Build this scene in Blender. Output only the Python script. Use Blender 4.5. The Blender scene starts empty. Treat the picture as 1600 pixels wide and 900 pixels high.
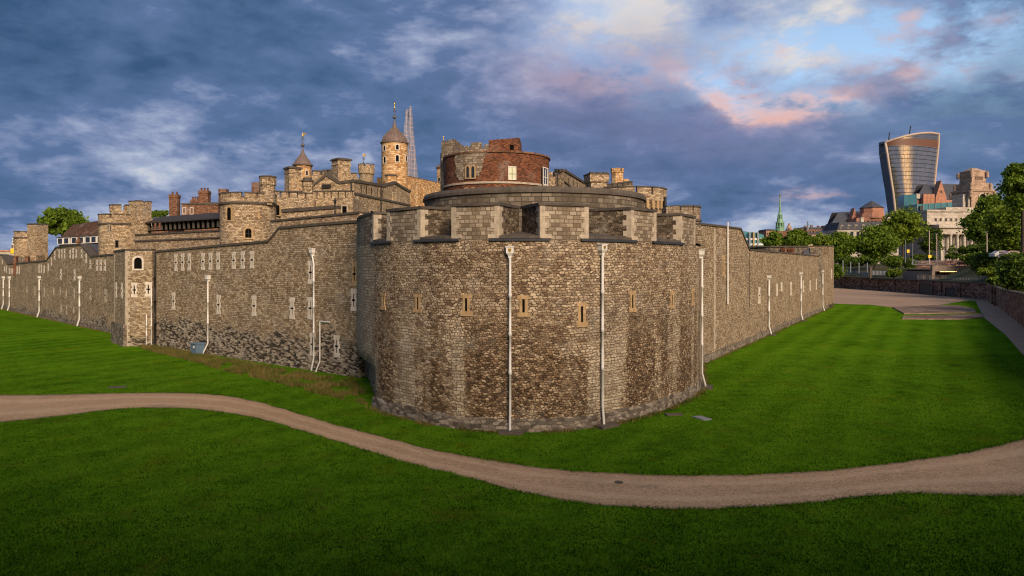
import bpy, math, random
import numpy as np
from mathutils import Vector, noise as mnoise

random.seed(7)
R = math.radians
scene = bpy.context.scene
COL = scene.collection
PI = math.pi

# ------------------------------------------------------------------ camera
F, CX, CY, EYE = 1101.0, 800.0, 412.0, 8.0      # photo pixels (1600 wide), horizon row, eye height above the moat lawn
cam_d = bpy.data.cameras.new('camera')
cam = bpy.data.objects.new('camera', cam_d)
COL.objects.link(cam)
cam.location = (0, 0, EYE)
cam.rotation_euler = (R(90), 0, 0)
cam_d.sensor_width = 36.0
cam_d.lens = 36.0 * F / 1600.0
cam_d.shift_y = -(450 - CY) / 1600.0
cam_d.clip_start = 0.1
cam_d.clip_end = 20000
scene.camera = cam

# ------------------------------------------------------------------ light
SUN_AZ, SUN_EL = R(160), R(27)                  # azimuth clockwise from +Y: behind the camera
sun_d = bpy.data.lights.new('sun', 'SUN')
sun_d.energy = 3.0
sun_d.angle = R(28)
sun_d.color = (1.0, 0.815, 0.625)
sun = bpy.data.objects.new('sun', sun_d)
COL.objects.link(sun)
sdir = Vector((math.sin(SUN_AZ) * math.cos(SUN_EL), math.cos(SUN_AZ) * math.cos(SUN_EL), math.sin(SUN_EL)))
sun.rotation_euler = (-sdir).to_track_quat('-Z', 'Y').to_euler()

scene.view_settings.view_transform = 'Standard'
scene.view_settings.look = 'None'
scene.view_settings.exposure = 0.7
scene.view_settings.gamma = 1.0
scene.view_settings.use_curve_mapping = False
scene.render.engine = 'CYCLES'
scene.cycles.max_bounces = 6
scene.cycles.filter_width = 1.15


# ------------------------------------------------------------------ node helper
class NT:
    def __init__(s, tree):
        s.t = tree
        s.n = tree.nodes
        s.l = tree.links

    def put(s, sock, v):
        if v is None:
            return
        if hasattr(v, 'is_output'):
            s.l.new(v, sock)
        elif isinstance(v, (tuple, list)):
            v = tuple(v)
            if sock.type == 'RGBA' and len(v) == 3:
                v = v + (1.0,)
            sock.default_value = v
        else:
            sock.default_value = v

    def node(s, typ, ins=None, **props):
        nd = s.n.new(typ)
        for k, v in props.items():
            setattr(nd, k, v)
        for k, v in (ins or {}).items():
            s.put(nd.inputs[k], v)
        return nd

    def m(s, op, a, b=None, c=None, clamp=False):
        nd = s.n.new('ShaderNodeMath')
        nd.operation = op
        nd.use_clamp = clamp
        s.put(nd.inputs[0], a)
        s.put(nd.inputs[1], b)
        s.put(nd.inputs[2], c)
        return nd.outputs[0]

    def vm(s, op, a, b=None):
        nd = s.n.new('ShaderNodeVectorMath')
        nd.operation = op
        s.put(nd.inputs[0], a)
        if b is not None:
            s.put(nd.inputs['Scale' if op == 'SCALE' else 1], b)
        return nd.outputs[0]

    def xyz(s, x, y, z=0.0):
        return s.node('ShaderNodeCombineXYZ', {'X': x, 'Y': y, 'Z': z}).outputs[0]

    def sep(s, v):
        return s.node('ShaderNodeSeparateXYZ', {0: v}).outputs

    def mix(s, f, a, b, mode='MIX'):
        nd = s.n.new('ShaderNodeMix')
        nd.data_type = 'RGBA'
        nd.blend_type = mode
        nd.clamp_factor = True
        s.put(nd.inputs[0], f)
        s.put(nd.inputs[6], a)
        s.put(nd.inputs[7], b)
        return nd.outputs[2]

    def noise(s, v, scale, detail=4.0, rough=0.55, dist=0.0, out='Fac'):
        nd = s.node('ShaderNodeTexNoise', {'Vector': v, 'Scale': scale, 'Detail': detail, 'Roughness': rough, 'Distortion': dist})
        return nd.outputs[out]

    def vor(s, v, scale, feature='F1', rnd=1.0):
        return s.node('ShaderNodeTexVoronoi', {'Vector': v, 'Scale': scale, 'Randomness': rnd}, feature=feature).outputs

    def ramp(s, f, stops, interp='LINEAR'):
        nd = s.n.new('ShaderNodeValToRGB')
        cr = nd.color_ramp
        cr.interpolation = interp
        while len(cr.elements) < len(stops):
            cr.elements.new(0.5)
        for e, (p, c) in zip(cr.elements, stops):
            e.position = p
            e.color = (c, c, c, 1) if not isinstance(c, (tuple, list)) else tuple(c) + (1.0,)
        s.put(nd.inputs[0], f)
        return nd.outputs[0]

    def step(s, v, lo, hi, a=0.0, b=1.0):
        nd = s.node('ShaderNodeMapRange', {0: v, 1: lo, 2: hi, 3: a, 4: b}, interpolation_type='SMOOTHSTEP')
        return nd.outputs[0]


# ------------------------------------------------------------------ sky
world = bpy.data.worlds.new('World')
scene.world = world
world.use_nodes = True
world.cycles.sampling_method = 'MANUAL'
world.cycles.sample_map_resolution = 512
w = NT(world.node_tree)
for nd in list(w.n):
    w.n.remove(nd)
D = w.vm('NORMALIZE', w.node('ShaderNodeTexCoord').outputs['Generated'])
dx, dy, dz = w.sep(D)
az = w.m('ARCTAN2', dx, dy)
el = w.m('ARCSINE', dz)
zz = w.m('ADD', w.m('MAXIMUM', dz, 0.0), 0.23)
plane = w.xyz(w.m('DIVIDE', dx, zz), w.m('DIVIDE', dy, zz), 0.0)    # a flat cloud deck seen from below
warpn = w.noise(plane, 1.6, 5, 0.6, 0, 'Color')
warp = w.vm('SUBTRACT', warpn, (0.5, 0.5, 0.5))
plane2 = w.vm('ADD', plane, w.vm('SCALE', warp, 0.55))
n_big = w.noise(plane2, 0.9, 9, 0.55)
n_fine = w.noise(w.vm('ADD', plane2, (7.3, 2.1, 0)), 3.6, 8, 0.62)
n_str = w.noise(w.vm('MULTIPLY', plane2, (0.8, 2.2, 1)), 1.7, 7, 0.6)
n_lump = w.noise(w.vm('MULTIPLY', w.vm('ADD', D, w.vm('SCALE', warp, 0.04)), (1, 1, 2.2)), 13.0, 7, 0.56)
wx, wy, wz = w.sep(warp)
warpf = w.noise(w.vm('MULTIPLY', D, (1, 1, 1.6)), 9.0, 6, 0.62, 0, 'Color')
fx0, fy0, _fz = w.sep(w.vm('SUBTRACT', warpf, (0.5, 0.5, 0.5)))
azw = w.m('ADD', az, w.m('ADD', w.m('MULTIPLY', wx, 0.10), w.m('MULTIPLY', fx0, 0.13)))
elw = w.m('ADD', el, w.m('ADD', w.m('MULTIPLY', wy, 0.05), w.m('MULTIPLY', fy0, 0.085)))


def sky_at(px, py):
    a = math.atan2(px - CX, F)
    return a, math.atan2((CY - py) * math.cos(a), F)


def blob(px, py, sx, sy, tilt=0.0):
    """soft patch of sky centred on a direction, sizes in degrees"""
    a0, e0 = sky_at(px, py)
    a = w.m('SUBTRACT', azw, a0)
    e = w.m('SUBTRACT', elw, e0)
    if tilt:
        e = w.m('SUBTRACT', e, w.m('MULTIPLY', a, tilt))
    q = w.m('ADD', w.m('POWER', w.m('DIVIDE', a, R(sx)), 2.0), w.m('POWER', w.m('DIVIDE', e, R(sy)), 2.0))
    return w.m('EXPONENT', w.m('MULTIPLY', q, -1.0))


def addall(items):
    acc = 0.0
    for amp, sock in items:
        acc = w.m('MULTIPLY_ADD', sock, amp, acc)
    return acc


bias = addall([
    (-0.13, blob(60, 60, 14, 5)), (-0.08, blob(350, 60, 12, 5)), (0.12, blob(130, 215, 10, 3.2)), (0.10, blob(330, 130, 9, 4)),
    (0.24, blob(425, 226, 3.2, 0.8)), (0.18, blob(530, 236, 3.2, 0.8)), (0.10, blob(610, 260, 8, 1.6)),
    (0.05, blob(700, 90, 10, 5)), (0.56, blob(985, 5, 8, 3.6)), (0.55, blob(1220, 85, 8, 2.8)), (0.25, blob(1300, 10, 5, 3)),
    (-0.03, blob(1050, 230, 14, 3)), (-0.12, blob(1210, 40, 3.2, 1.2)), (-0.08, blob(1390, 250, 8, 2.5)),
    (0.10, blob(1300, 335, 9, 0.8)), (0.06, blob(1200, 350, 14, 1.0)), (-0.06, blob(1050, 300, 8, 2)), (0.12, blob(1430, 170, 7, 3)),
    (0.06, blob(100, 380, 20, 1.6)), (-0.06, blob(1570, 170, 6, 4)),
])
tone = w.m('ADD', w.m('ADD', w.m('ADD', bias, w.step(el, 0.13, 0.0, 0.0, 0.13)), 0.405), w.m('ADD', w.m('MULTIPLY', w.m('SUBTRACT', n_big, 0.5), 1.15),
           w.m('ADD', w.m('ADD', w.m('MULTIPLY', w.m('SUBTRACT', n_fine, 0.5), 0.55), w.m('MULTIPLY', w.m('SUBTRACT', n_lump, 0.5), 0.95)), w.m('MULTIPLY', w.m('SUBTRACT', n_str, 0.5), 0.40))))
cloud = w.ramp(tone, [(0.0, (0.027, 0.060, 0.128)), (0.22, (0.047, 0.088, 0.170)), (0.42, (0.066, 0.110, 0.212)),
                      (0.58, (0.142, 0.180, 0.292)), (0.76, (0.27, 0.31, 0.40)), (1.0, (0.52, 0.49, 0.45))])
lav = w.m('ADD', blob(960, 110, 10, 5.5), blob(1130, 180, 9, 3.5), clamp=True)
cloud = w.mix(w.m('MULTIPLY', lav, 0.55), cloud, w.mix(w.step(n_big, 0.3, 0.7), (0.075, 0.095, 0.205), (0.235, 0.205, 0.31)))
pinkf = addall([(1.2, blob(1090, 126, 2.6, 0.9, -0.45)), (1.2, blob(1150, 158, 2.8, 1.0, -0.35)), (1.2, blob(1225, 166, 2.8, 0.9, 0.0)), (1.0, blob(1295, 160, 2.8, 0.8, 0.1)),
                (0.6, blob(1370, 72, 2.6, 1.3)), (0.5, blob(1500, 110, 2.6, 0.9)), (0.5, blob(1480, 300, 2.4, 0.5)), (0.45, blob(1280, 308, 2, 0.3)),
                (0.6, blob(1225, 72, 1.0, 0.5)), (0.5, blob(1395, 35, 0.9, 0.7)), (0.5, blob(1550, 38, 1.2, 0.6)), (0.5, blob(1430, 105, 1.0, 0.5)), (0.35, blob(940, 120, 6, 2))])
pinkf = w.m('MULTIPLY', w.m('MINIMUM', pinkf, 1.0), w.step(w.m('ADD', n_fine, w.m('MULTIPLY', w.m('SUBTRACT', n_lump, 0.5), 0.6)), 0.31, 0.52))
cloud = w.mix(w.m('MULTIPLY', pinkf, 0.9), cloud, (0.50, 0.305, 0.275))
# golden cloud added unseen behind the camera for the curved tower to reflect
gdir = (math.sin(R(152)) * math.cos(R(15)), math.cos(R(152)) * math.cos(R(15)), math.sin(R(15)))
sd = w.node('ShaderNodeVectorMath', {0: D, 1: gdir}, operation='DOT_PRODUCT').outputs['Value']
gold = w.m('MULTIPLY', w.step(sd, 0.86, 1.0), w.step(n_fine, 0.38, 0.60, 0.10, 1.0))
cloud = w.mix(w.m('MULTIPLY', gold, 0.9), cloud, (2.4, 1.35, 0.50))
# gaps of clear sky
clear = w.m('MULTIPLY', addall([(1.0, blob(1500, 45, 8, 4.0)), (0.85, blob(1180, 100, 7, 2.8)), (0.5, blob(940, 30, 6, 3)), (0.45, blob(1370, 20, 5, 3))]),
            w.step(w.m('ADD', w.m('MULTIPLY', n_fine, 0.5), w.m('MULTIPLY', n_lump, 0.5)), 0.60, 0.42), clamp=True)
sky = w.node('ShaderNodeTexSky', sky_type='NISHITA', sun_disc=False)
sky.sun_elevation = SUN_EL
sky.sun_rotation = SUN_AZ
bg_sky = w.node('ShaderNodeBackground', {'Color': sky.outputs[0], 'Strength': 0.12})
bg_cloud = w.node('ShaderNodeBackground', {'Color': cloud, 'Strength': 1.0})
mixsh = w.node('ShaderNodeMixShader', {0: clear, 1: bg_cloud.outputs[0], 2: bg_sky.outputs[0]})
w.l.new(mixsh.outputs[0], w.node('ShaderNodeOutputWorld').inputs['Surface'])


# ------------------------------------------------------------------ placing helpers (photo pixel + depth -> metres)
def X(px, Y): return (px - CX) / F * Y
def Z(py, Y): return EYE - (py - CY) / F * Y
def P(px, py, Y): return Vector((X(px, Y), Y, Z(py, Y)))
def G(px, py):
    Y = EYE * F / (py - CY)
    return (X(px, Y), Y)


# ------------------------------------------------------------------ mesh builder
class MB:
    def __init__(s):
        s.v, s.f, s.uv, s.sm = [], [], [], []

    def face(s, pts, uvs=None, smooth=False):
        b = len(s.v)
        s.v += [tuple(p) for p in pts]
        s.f.append(tuple(range(b, b + len(pts))))
        s.uv.append(uvs)
        s.sm.append(smooth)

    def grid(s, rows, uvrows=None, smooth=True, close=False):
        b = len(s.v)
        nr, nc = len(rows), len(rows[0])
        for r in rows:
            s.v += [tuple(p) for p in r]
        for i in range(nr - 1):
            for j in range(nc if close else nc - 1):
                k = (j + 1) % nc
                s.f.append((b + i * nc + j, b + i * nc + k, b + (i + 1) * nc + k, b + (i + 1) * nc + j))
                s.uv.append(None if uvrows is None else [uvrows[i][j], uvrows[i][j + 1], uvrows[i + 1][j + 1], uvrows[i + 1][j]])
                s.sm.append(smooth)

    def hexa(s, c):
        """c: eight corners, bottom ring 0-3 then top ring 4-7, counter-clockwise from above"""
        for q in ((0, 1, 5, 4), (1, 2, 6, 5), (2, 3, 7, 6), (3, 0, 4, 7), (4, 5, 6, 7), (3, 2, 1, 0)):
            s.face([c[i] for i in q])

    def box(s, x0, x1, y0, y1, z0, z1):
        s.hexa([(x0, y0, z0), (x1, y0, z0), (x1, y1, z0), (x0, y1, z0), (x0, y0, z1), (x1, y0, z1), (x1, y1, z1), (x0, y1, z1)])

    def plate(s, o, t, n, u0, u1, v0, v1, d0, d1):
        """block on a wall: o origin, t along the wall, n out of the wall, v up"""
        o, t, n = Vector(o), Vector(t), Vector(n)
        def q(u, v, d): return o + t * u + n * d + Vector((0, 0, v))
        s.hexa([q(u0, v0, d1), q(u1, v0, d1), q(u1, v0, d0), q(u0, v0, d0), q(u0, v1, d1), q(u1, v1, d1), q(u1, v1, d0), q(u0, v1, d0)])

    def prism(s, pts, z0, z1, top=True, bottom=False, scale=1.0):
        """plan polygon counter-clockwise; z1 may be a list; scale shrinks the top about the centroid"""
        n = len(pts)
        zt = z1 if isinstance(z1, (list, tuple)) else [z1] * n
        cx = sum(p[0] for p in pts) / n
        cy = sum(p[1] for p in pts) / n
        tp = [(cx + (p[0] - cx) * scale, cy + (p[1] - cy) * scale) for p in pts]
        u = 0.0
        for i in range(n):
            j = (i + 1) % n
            L = math.hypot(pts[j][0] - pts[i][0], pts[j][1] - pts[i][1])
            s.face([(pts[i][0], pts[i][1], z0), (pts[j][0], pts[j][1], z0), (tp[j][0], tp[j][1], zt[j]), (tp[i][0], tp[i][1], zt[i])],
                   [(u, z0), (u + L, z0), (u + L, zt[j]), (u, zt[i])])
            u += L
        if top:
            s.face([(tp[i][0], tp[i][1], zt[i]) for i in range(n)])
        if bottom:
            s.face([(pts[i][0], pts[i][1], z0) for i in reversed(range(n))])

    def lathe(s, cx, cy, prof, n=32, a0=0.0, a1=2 * PI, smooth=True, caps=True):
        full = abs(a1 - a0 - 2 * PI) < 1e-6
        rm = max(r for r, z in prof)
        rows, uvs = [], []
        for r, z in prof:
            rows.append([(cx + r * math.cos(a0 + (a1 - a0) * k / n), cy + r * math.sin(a0 + (a1 - a0) * k / n), z) for k in range(n + 1)])
            uvs.append([((a0 + (a1 - a0) * k / n) * rm, z) for k in range(n + 1)])
        for i in range(len(prof) - 1):
            sl = abs(prof[i + 1][1] - prof[i][1]) < 0.02 * rm
            s.grid([rows[i], rows[i + 1]], None if sl else [uvs[i], uvs[i + 1]], smooth and not sl)
        if caps and full and prof[-1][0] > 0.01:
            s.face(rows[-1][:-1])

    def tube(s, path, r, n=8, smooth=True):
        path = [Vector(p) for p in path]
        rows = []
        rr = r if isinstance(r, (list, tuple)) else [r] * len(path)
        ref = Vector((0, 0, 1)) if abs((path[-1] - path[0]).normalized().z) < 0.8 else Vector((1, 0, 0))
        for i, p in enumerate(path):
            d = (path[min(i + 1, len(path) - 1)] - path[max(i - 1, 0)]).normalized()
            a = d.cross(ref).normalized()
            b = a.cross(d)
            rows.append([p + (a * math.cos(2 * PI * k / n) + b * math.sin(2 * PI * k / n)) * rr[i] for k in range(n)])
        s.grid(rows, None, smooth, True)
        s.face(list(reversed(rows[0])))
        s.face(rows[-1])

    def wall(s, pts, z0, th, u0=0.0, end=True):
        """pts [(x, y, ztop)] with the outer side on the right-hand side walking along; thickness th to the left"""
        inner = offset([(p[0], p[1]) for p in pts], th)
        u = u0
        for i in range(len(pts) - 1):
            a, b, ia, ib = pts[i], pts[i + 1], inner[i], inner[i + 1]
            L = math.hypot(b[0] - a[0], b[1] - a[1])
            s.face([(a[0], a[1], z0), (b[0], b[1], z0), (b[0], b[1], b[2]), (a[0], a[1], a[2])], [(u, z0), (u + L, z0), (u + L, b[2]), (u, a[2])])
            s.face([(ib[0], ib[1], z0), (ia[0], ia[1], z0), (ia[0], ia[1], a[2]), (ib[0], ib[1], b[2])], [(-u - L, z0), (-u, z0), (-u, a[2]), (-u - L, b[2])])
            s.face([(a[0], a[1], a[2]), (b[0], b[1], b[2]), (ib[0], ib[1], b[2]), (ia[0], ia[1], a[2])])
            u += L
        if end:
            for a, ia, fl in ((pts[0], inner[0], 0), (pts[-1], inner[-1], 1)):
                q = [(ia[0], ia[1], z0), (a[0], a[1], z0), (a[0], a[1], a[2]), (ia[0], ia[1], a[2])]
                s.face(q if not fl else q[::-1])

    def build(s, name, mat, parent=None):
        off = Vector((0, 0, 0))
        p = parent
        while p is not None:
            off += p.location
            p = p.parent
        vs = [(x - off.x, y - off.y, z - off.z) for x, y, z in s.v]
        me = bpy.data.meshes.new(name)
        me.from_pydata(vs, [], s.f)
        uvl = me.uv_layers.new(name='UVMap')
        me.polygons.foreach_set('use_smooth', s.sm)
        uvd = np.zeros((len(me.loops), 2), dtype=np.float32)
        k = 0
        for f, uv in zip(s.f, s.uv):
            if uv is None:
                a, b, c = (Vector(s.v[f[0]]), Vector(s.v[f[1]]), Vector(s.v[f[2]]))
                nrm = (b - a).cross(c - a)
                if nrm.length < 1e-9 and len(f) > 3:
                    nrm = (c - a).cross(Vector(s.v[f[3]]) - a)
                nrm.normalize()
                if abs(nrm.z) < 0.75:
                    t = Vector((-nrm.y, nrm.x, 0)).normalized()
                    for i in f:
                        q = s.v[i]
                        uvd[k] = (t.x * q[0] + t.y * q[1], q[2])
                        k += 1
                else:
                    for i in f:
                        uvd[k] = s.v[i][:2]
                        k += 1
            else:
                for q in uv:
                    uvd[k] = q
                    k += 1
        uvl.data.foreach_set('uv', uvd.ravel())
        me.materials.append(mat)
        o = bpy.data.objects.new(name, me)
        COL.objects.link(o)
        if parent is not None:
            o.parent = parent
        return o


def offset(pts, th):
    """polyline moved th to its left, mitred"""
    out = []
    n = len(pts)
    for i in range(n):
        ds = []
        if i > 0:
            ds.append(Vector((pts[i][0] - pts[i - 1][0], pts[i][1] - pts[i - 1][1])).normalized())
        if i < n - 1:
            ds.append(Vector((pts[i + 1][0] - pts[i][0], pts[i + 1][1] - pts[i][1])).normalized())
        nn = [Vector((-d.y, d.x)) for d in ds]
        m = nn[0] if len(nn) == 1 else (nn[0] + nn[1])
        m.normalize()
        k = th / max(0.35, m.dot(nn[0]))
        out.append((pts[i][0] + m.x * k, pts[i][1] + m.y * k))
    return out


def tag(o, label=None, cat=None, group=None, kind=None):
    if label: o['label'] = label
    if cat: o['category'] = cat
    if group: o['group'] = group
    if kind: o['kind'] = kind
    return o


def thing(name, label, cat, loc, group=None):
    o = bpy.data.objects.new(name, None)
    o.empty_display_size = 0.5
    COL.objects.link(o)
    o.location = loc
    return tag(o, label, cat, group)


def catmull(pts, k=6):
    out = []
    n = len(pts)
    for i in range(n - 1):
        p0, p1, p2, p3 = (Vector(pts[max(i - 1, 0)]), Vector(pts[i]), Vector(pts[i + 1]), Vector(pts[min(i + 2, n - 1)]))
        for j in range(k):
            t = j / k
            out.append(0.5 * ((2 * p1) + (p2 - p0) * t + (2 * p0 - 5 * p1 + 4 * p2 - p3) * t * t + (3 * p1 - p0 - 3 * p2 + p3) * t ** 3))
    out.append(Vector(pts[-1]))
    return out


def hit(path, px):
    """where the vertical plane through photo column px meets a plan polyline: point, tangent, outward normal"""
    s = (px - CX) / F
    best = None
    for i in range(len(path) - 1):
        a, b = path[i], path[i + 1]
        fa, fb = a[0] - s * a[1], b[0] - s * b[1]
        if (fa <= 0 <= fb) or (fb <= 0 <= fa):
            if abs(fa - fb) < 1e-9:
                continue
            t = fa / (fa - fb)
            x, y = a[0] + (b[0] - a[0]) * t, a[1] + (b[1] - a[1]) * t
            if best is None or y < best[0].y:
                tg = Vector((b[0] - a[0], b[1] - a[1], 0)).normalized()
                best = (Vector((x, y, 0)), tg, Vector((tg.y, -tg.x, 0)))
    return best


# ------------------------------------------------------------------ materials
MATS = {}


def new_mat(name):
    m = bpy.data.materials.new(name)
    m.use_nodes = True
    t = NT(m.node_tree)
    b = m.node_tree.nodes['Principled BSDF']
    MATS[name] = m
    return m, t, b


def plain(name, col, rough=0.7, var=0.25, scale=2.0, metal=0.0, spec=0.3, emit=None, estr=0.0):
    m, t, b = new_mat(name)
    tc = t.node('ShaderNodeTexCoord').outputs['Object']
    n = t.noise(tc, scale, 6, 0.6)
    n2 = t.noise(t.vm('MULTIPLY', tc, (3, 3, 0.6)), scale * 0.7, 5, 0.6)
    f = t.m('ADD', t.m('MULTIPLY', n, 0.6), t.m('MULTIPLY', n2, 0.4))
    dark = tuple(c * (1 - var) for c in col)
    light = tuple(min(1, c * (1 + var)) for c in col)
    t.put(b.inputs['Base Color'], t.ramp(f, [(0.3, dark), (0.7, light)]))
    b.inputs['Roughness'].default_value = rough
    b.inputs['Metallic'].default_value = metal
    b.inputs['Specular IOR Level'].default_value = spec
    if emit:
        b.inputs['Emission Color'].default_value = tuple(emit) + (1,)
        b.inputs['Emission Strength'].default_value = estr
    return m


def uvnode(t):
    return t.node('ShaderNodeUVMap', uv_map='UVMap').outputs[0]


def vor2(t, v, feature='F1', rnd=1.0, metric='EUCLIDEAN'):
    nd = t.node('ShaderNodeTexVoronoi', {'Vector': v, 'Scale': 1.0, 'Randomness': rnd}, voronoi_dimensions='2D', feature=feature)
    return nd.outputs


def rubble(t, uv, w_, h_, cols, mortar, mw=0.09, jit=0.05, seed=0.0, rnd=0.72):
    """irregular stones; returns colour, height"""
    d = t.vm('SUBTRACT', t.noise(uv, 2.2, 3, 0.6, 0, 'Color'), (0.5, 0.5, 0.5))
    d2 = t.vm('SUBTRACT', t.noise(uv, 9.0, 2, 0.5, 0, 'Color'), (0.5, 0.5, 0.5))
    v = t.vm('ADD', t.vm('ADD', uv, t.vm('SCALE', d, jit * 3)), t.vm('SCALE', d2, jit))
    v = t.vm('ADD', t.vm('MULTIPLY', v, (1 / w_, 1 / h_, 1)), (seed, seed * 1.7, 0))
    row = t.m('FLOOR', t.sep(v)[1])
    v = t.vm('ADD', v, t.xyz(t.m('MULTIPLY', t.m('FRACT', t.m('MULTIPLY', row, 0.37)), 1.0), 0.0, 0.0))
    f1 = t.node('ShaderNodeTexVoronoi', {'Vector': v, 'Scale': 1.0, 'Randomness': rnd}, voronoi_dimensions='2D', feature='F1', distance='CHEBYCHEV').outputs
    f2 = t.node('ShaderNodeTexVoronoi', {'Vector': v, 'Scale': 1.0, 'Randomness': rnd}, voronoi_dimensions='2D', feature='F2', distance='CHEBYCHEV').outputs
    c = t.sep(f1['Color'])[0]
    e = t.m('SUBTRACT', f2['Distance'], f1['Distance'])
    k = t.step(e, mw * 0.25, mw)
    col = t.mix(k, mortar, t.ramp(c, cols))
    return col, t.step(e, 0.0, mw * 2.4), c


def coursed(t, uv, w_, h_, cols, mortar, ms=0.022, jit=0.03):
    d = t.vm('SUBTRACT', t.noise(uv, 1.5, 4, 0.65, 0, 'Color'), (0.5, 0.5, 0.5))
    v = t.vm('ADD', uv, t.vm('SCALE', d, jit * 3))
    nd = t.node('ShaderNodeTexBrick', {'Vector': v, 'Color1': (0, 0, 0), 'Color2': (1, 1, 1), 'Mortar': (0.5, 0.5, 0.5), 'Scale': 1.0,
                                       'Mortar Size': ms, 'Mortar Smooth': 0.4, 'Bias': 0.0, 'Brick Width': w_, 'Row Height': h_},
                offset_frequency=2, squash=0.65, squash_frequency=3)
    c = t.sep(nd.outputs['Color'])[0]
    k = t.m('SUBTRACT', 1.0, nd.outputs['Fac'])
    return t.mix(k, mortar, t.ramp(c, cols)), k, c


def finish(t, b, uv, col, h, bump=0.6, dist=0.04, stain=0.5, grime=(0.045, 0.036, 0.028), streak=True, rough=0.9):
    grain = t.noise(uv, 14.0, 5, 0.65)
    col = t.mix(0.55, col, t.ramp(grain, [(0.25, 0.25), (0.75, 0.78)]), 'OVERLAY')
    big = t.noise(uv, 0.30, 5, 0.6)
    col = t.mix(t.m('MULTIPLY', t.step(big, 0.50, 0.72), stain * 0.75), col, grime)
    big2 = t.noise(t.vm('ADD', uv, (31, 17, 0)), 0.55, 4, 0.6)
    col = t.mix(t.m('MULTIPLY', t.step(big2, 0.52, 0.75), 0.35), col, (0.42, 0.38, 0.32))
    if streak:
        st = t.noise(t.vm('MULTIPLY', uv, (1.6, 0.10, 1)), 1.0, 6, 0.65)
        col = t.mix(t.m('MULTIPLY', t.step(st, 0.53, 0.72), stain * 0.6), col, grime)
    t.put(b.inputs['Base Color'], col)
    b.inputs['Roughness'].default_value = rough
    b.inputs['Specular IOR Level'].default_value = 0.15
    hh = t.m('ADD', h, t.m('MULTIPLY', grain, 0.35))
    bp = t.node('ShaderNodeBump', {'Strength': bump, 'Distance': dist, 'Height': hh})
    t.l.new(bp.outputs[0], b.inputs['Normal'])


TAN = [(0.0, (0.130, 0.077, 0.051)), (0.25, (0.265, 0.189, 0.116)), (0.6, (0.390, 0.291, 0.185)), (1.0, (0.582, 0.458, 0.317))]
LTAN = [(0.0, (0.161, 0.110, 0.065)), (0.3, (0.255, 0.185, 0.114)), (0.65, (0.348, 0.264, 0.167)), (1.0, (0.489, 0.394, 0.273))]
BROWN = [(0.0, (0.068, 0.041, 0.023)), (0.4, (0.182, 0.116, 0.065)), (0.75, (0.302, 0.202, 0.119)), (1.0, (0.541, 0.414, 0.273))]
PALE = [(0.0, (0.322, 0.246, 0.163)), (0.5, (0.478, 0.379, 0.260)), (1.0, (0.624, 0.512, 0.365))]
WARM = [(0.0, (0.19, 0.130, 0.075)), (0.5, (0.39, 0.285, 0.175)), (1.0, (0.58, 0.45, 0.30))]
MORT = (0.095, 0.070, 0.050)


def mat_bastion():
    m, t, b = new_mat('bastion rubble stone')
    uv = uvnode(t)
    u, v, _ = t.sep(uv)
    c1, h1, _ = rubble(t, uv, 0.235, 0.132, TAN, (0.085, 0.060, 0.042), 0.12, 0.03)
    c2, h2, _ = rubble(t, uv, 0.185, 0.108, BROWN, (0.055, 0.037, 0.024), 0.14, 0.03, 5.0, 0.85)
    c3, h3, _ = coursed(t, uv, 0.42, 0.165, PALE, (0.16, 0.13, 0.10), 0.018, 0.05)
    # dark flinty rubble between pale upright bands on the lower half
    up = t.noise(t.vm('MULTIPLY', uv, (0.36, 0.035, 1)), 1.0, 3, 0.55)
    wob = t.m('MULTIPLY', t.m('SUBTRACT', t.noise(uv, 1.1, 4, 0.6), 0.5), 0.20)
    upw = t.m('ADD', up, wob)
    low = t.step(t.m('ADD', v, t.m('MULTIPLY', t.m('SUBTRACT', t.noise(uv, 0.5, 4, 0.6), 0.5), 5.0)), 6.2, 3.2)
    dk = t.m('MULTIPLY', t.step(upw, 0.47, 0.52), t.m('ADD', 0.25, t.m('MULTIPLY', low, 0.75)))
    pl = t.m('MULTIPLY', t.step(upw, 0.47, 0.43), t.m('ADD', 0.25, t.m('MULTIPLY', low, 0.70)))
    left_ = t.m('MULTIPLY', t.step(t.m('ADD', u, t.m('MULTIPLY', wob, 6.0)), 14.6, 13.6), 0.9)
    pl = t.m('MAXIMUM', pl, left_)
    patch = t.step(t.noise(t.vm('ADD', uv, (9, 4, 0)), 0.62, 5, 0.6), 0.54, 0.60)
    dk = t.m('MAXIMUM', dk, t.m('MULTIPLY', patch, 0.6))
    col = t.mix(pl, t.mix(dk, c1, c2), c3)
    h = t.m('ADD', t.m('MULTIPLY', h1, t.m('SUBTRACT', 1.0, dk)), t.m('MULTIPLY', h2, dk))
    finish(t, b, uv, col, h, 0.85, 0.07, 0.45)
    return m


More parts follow.
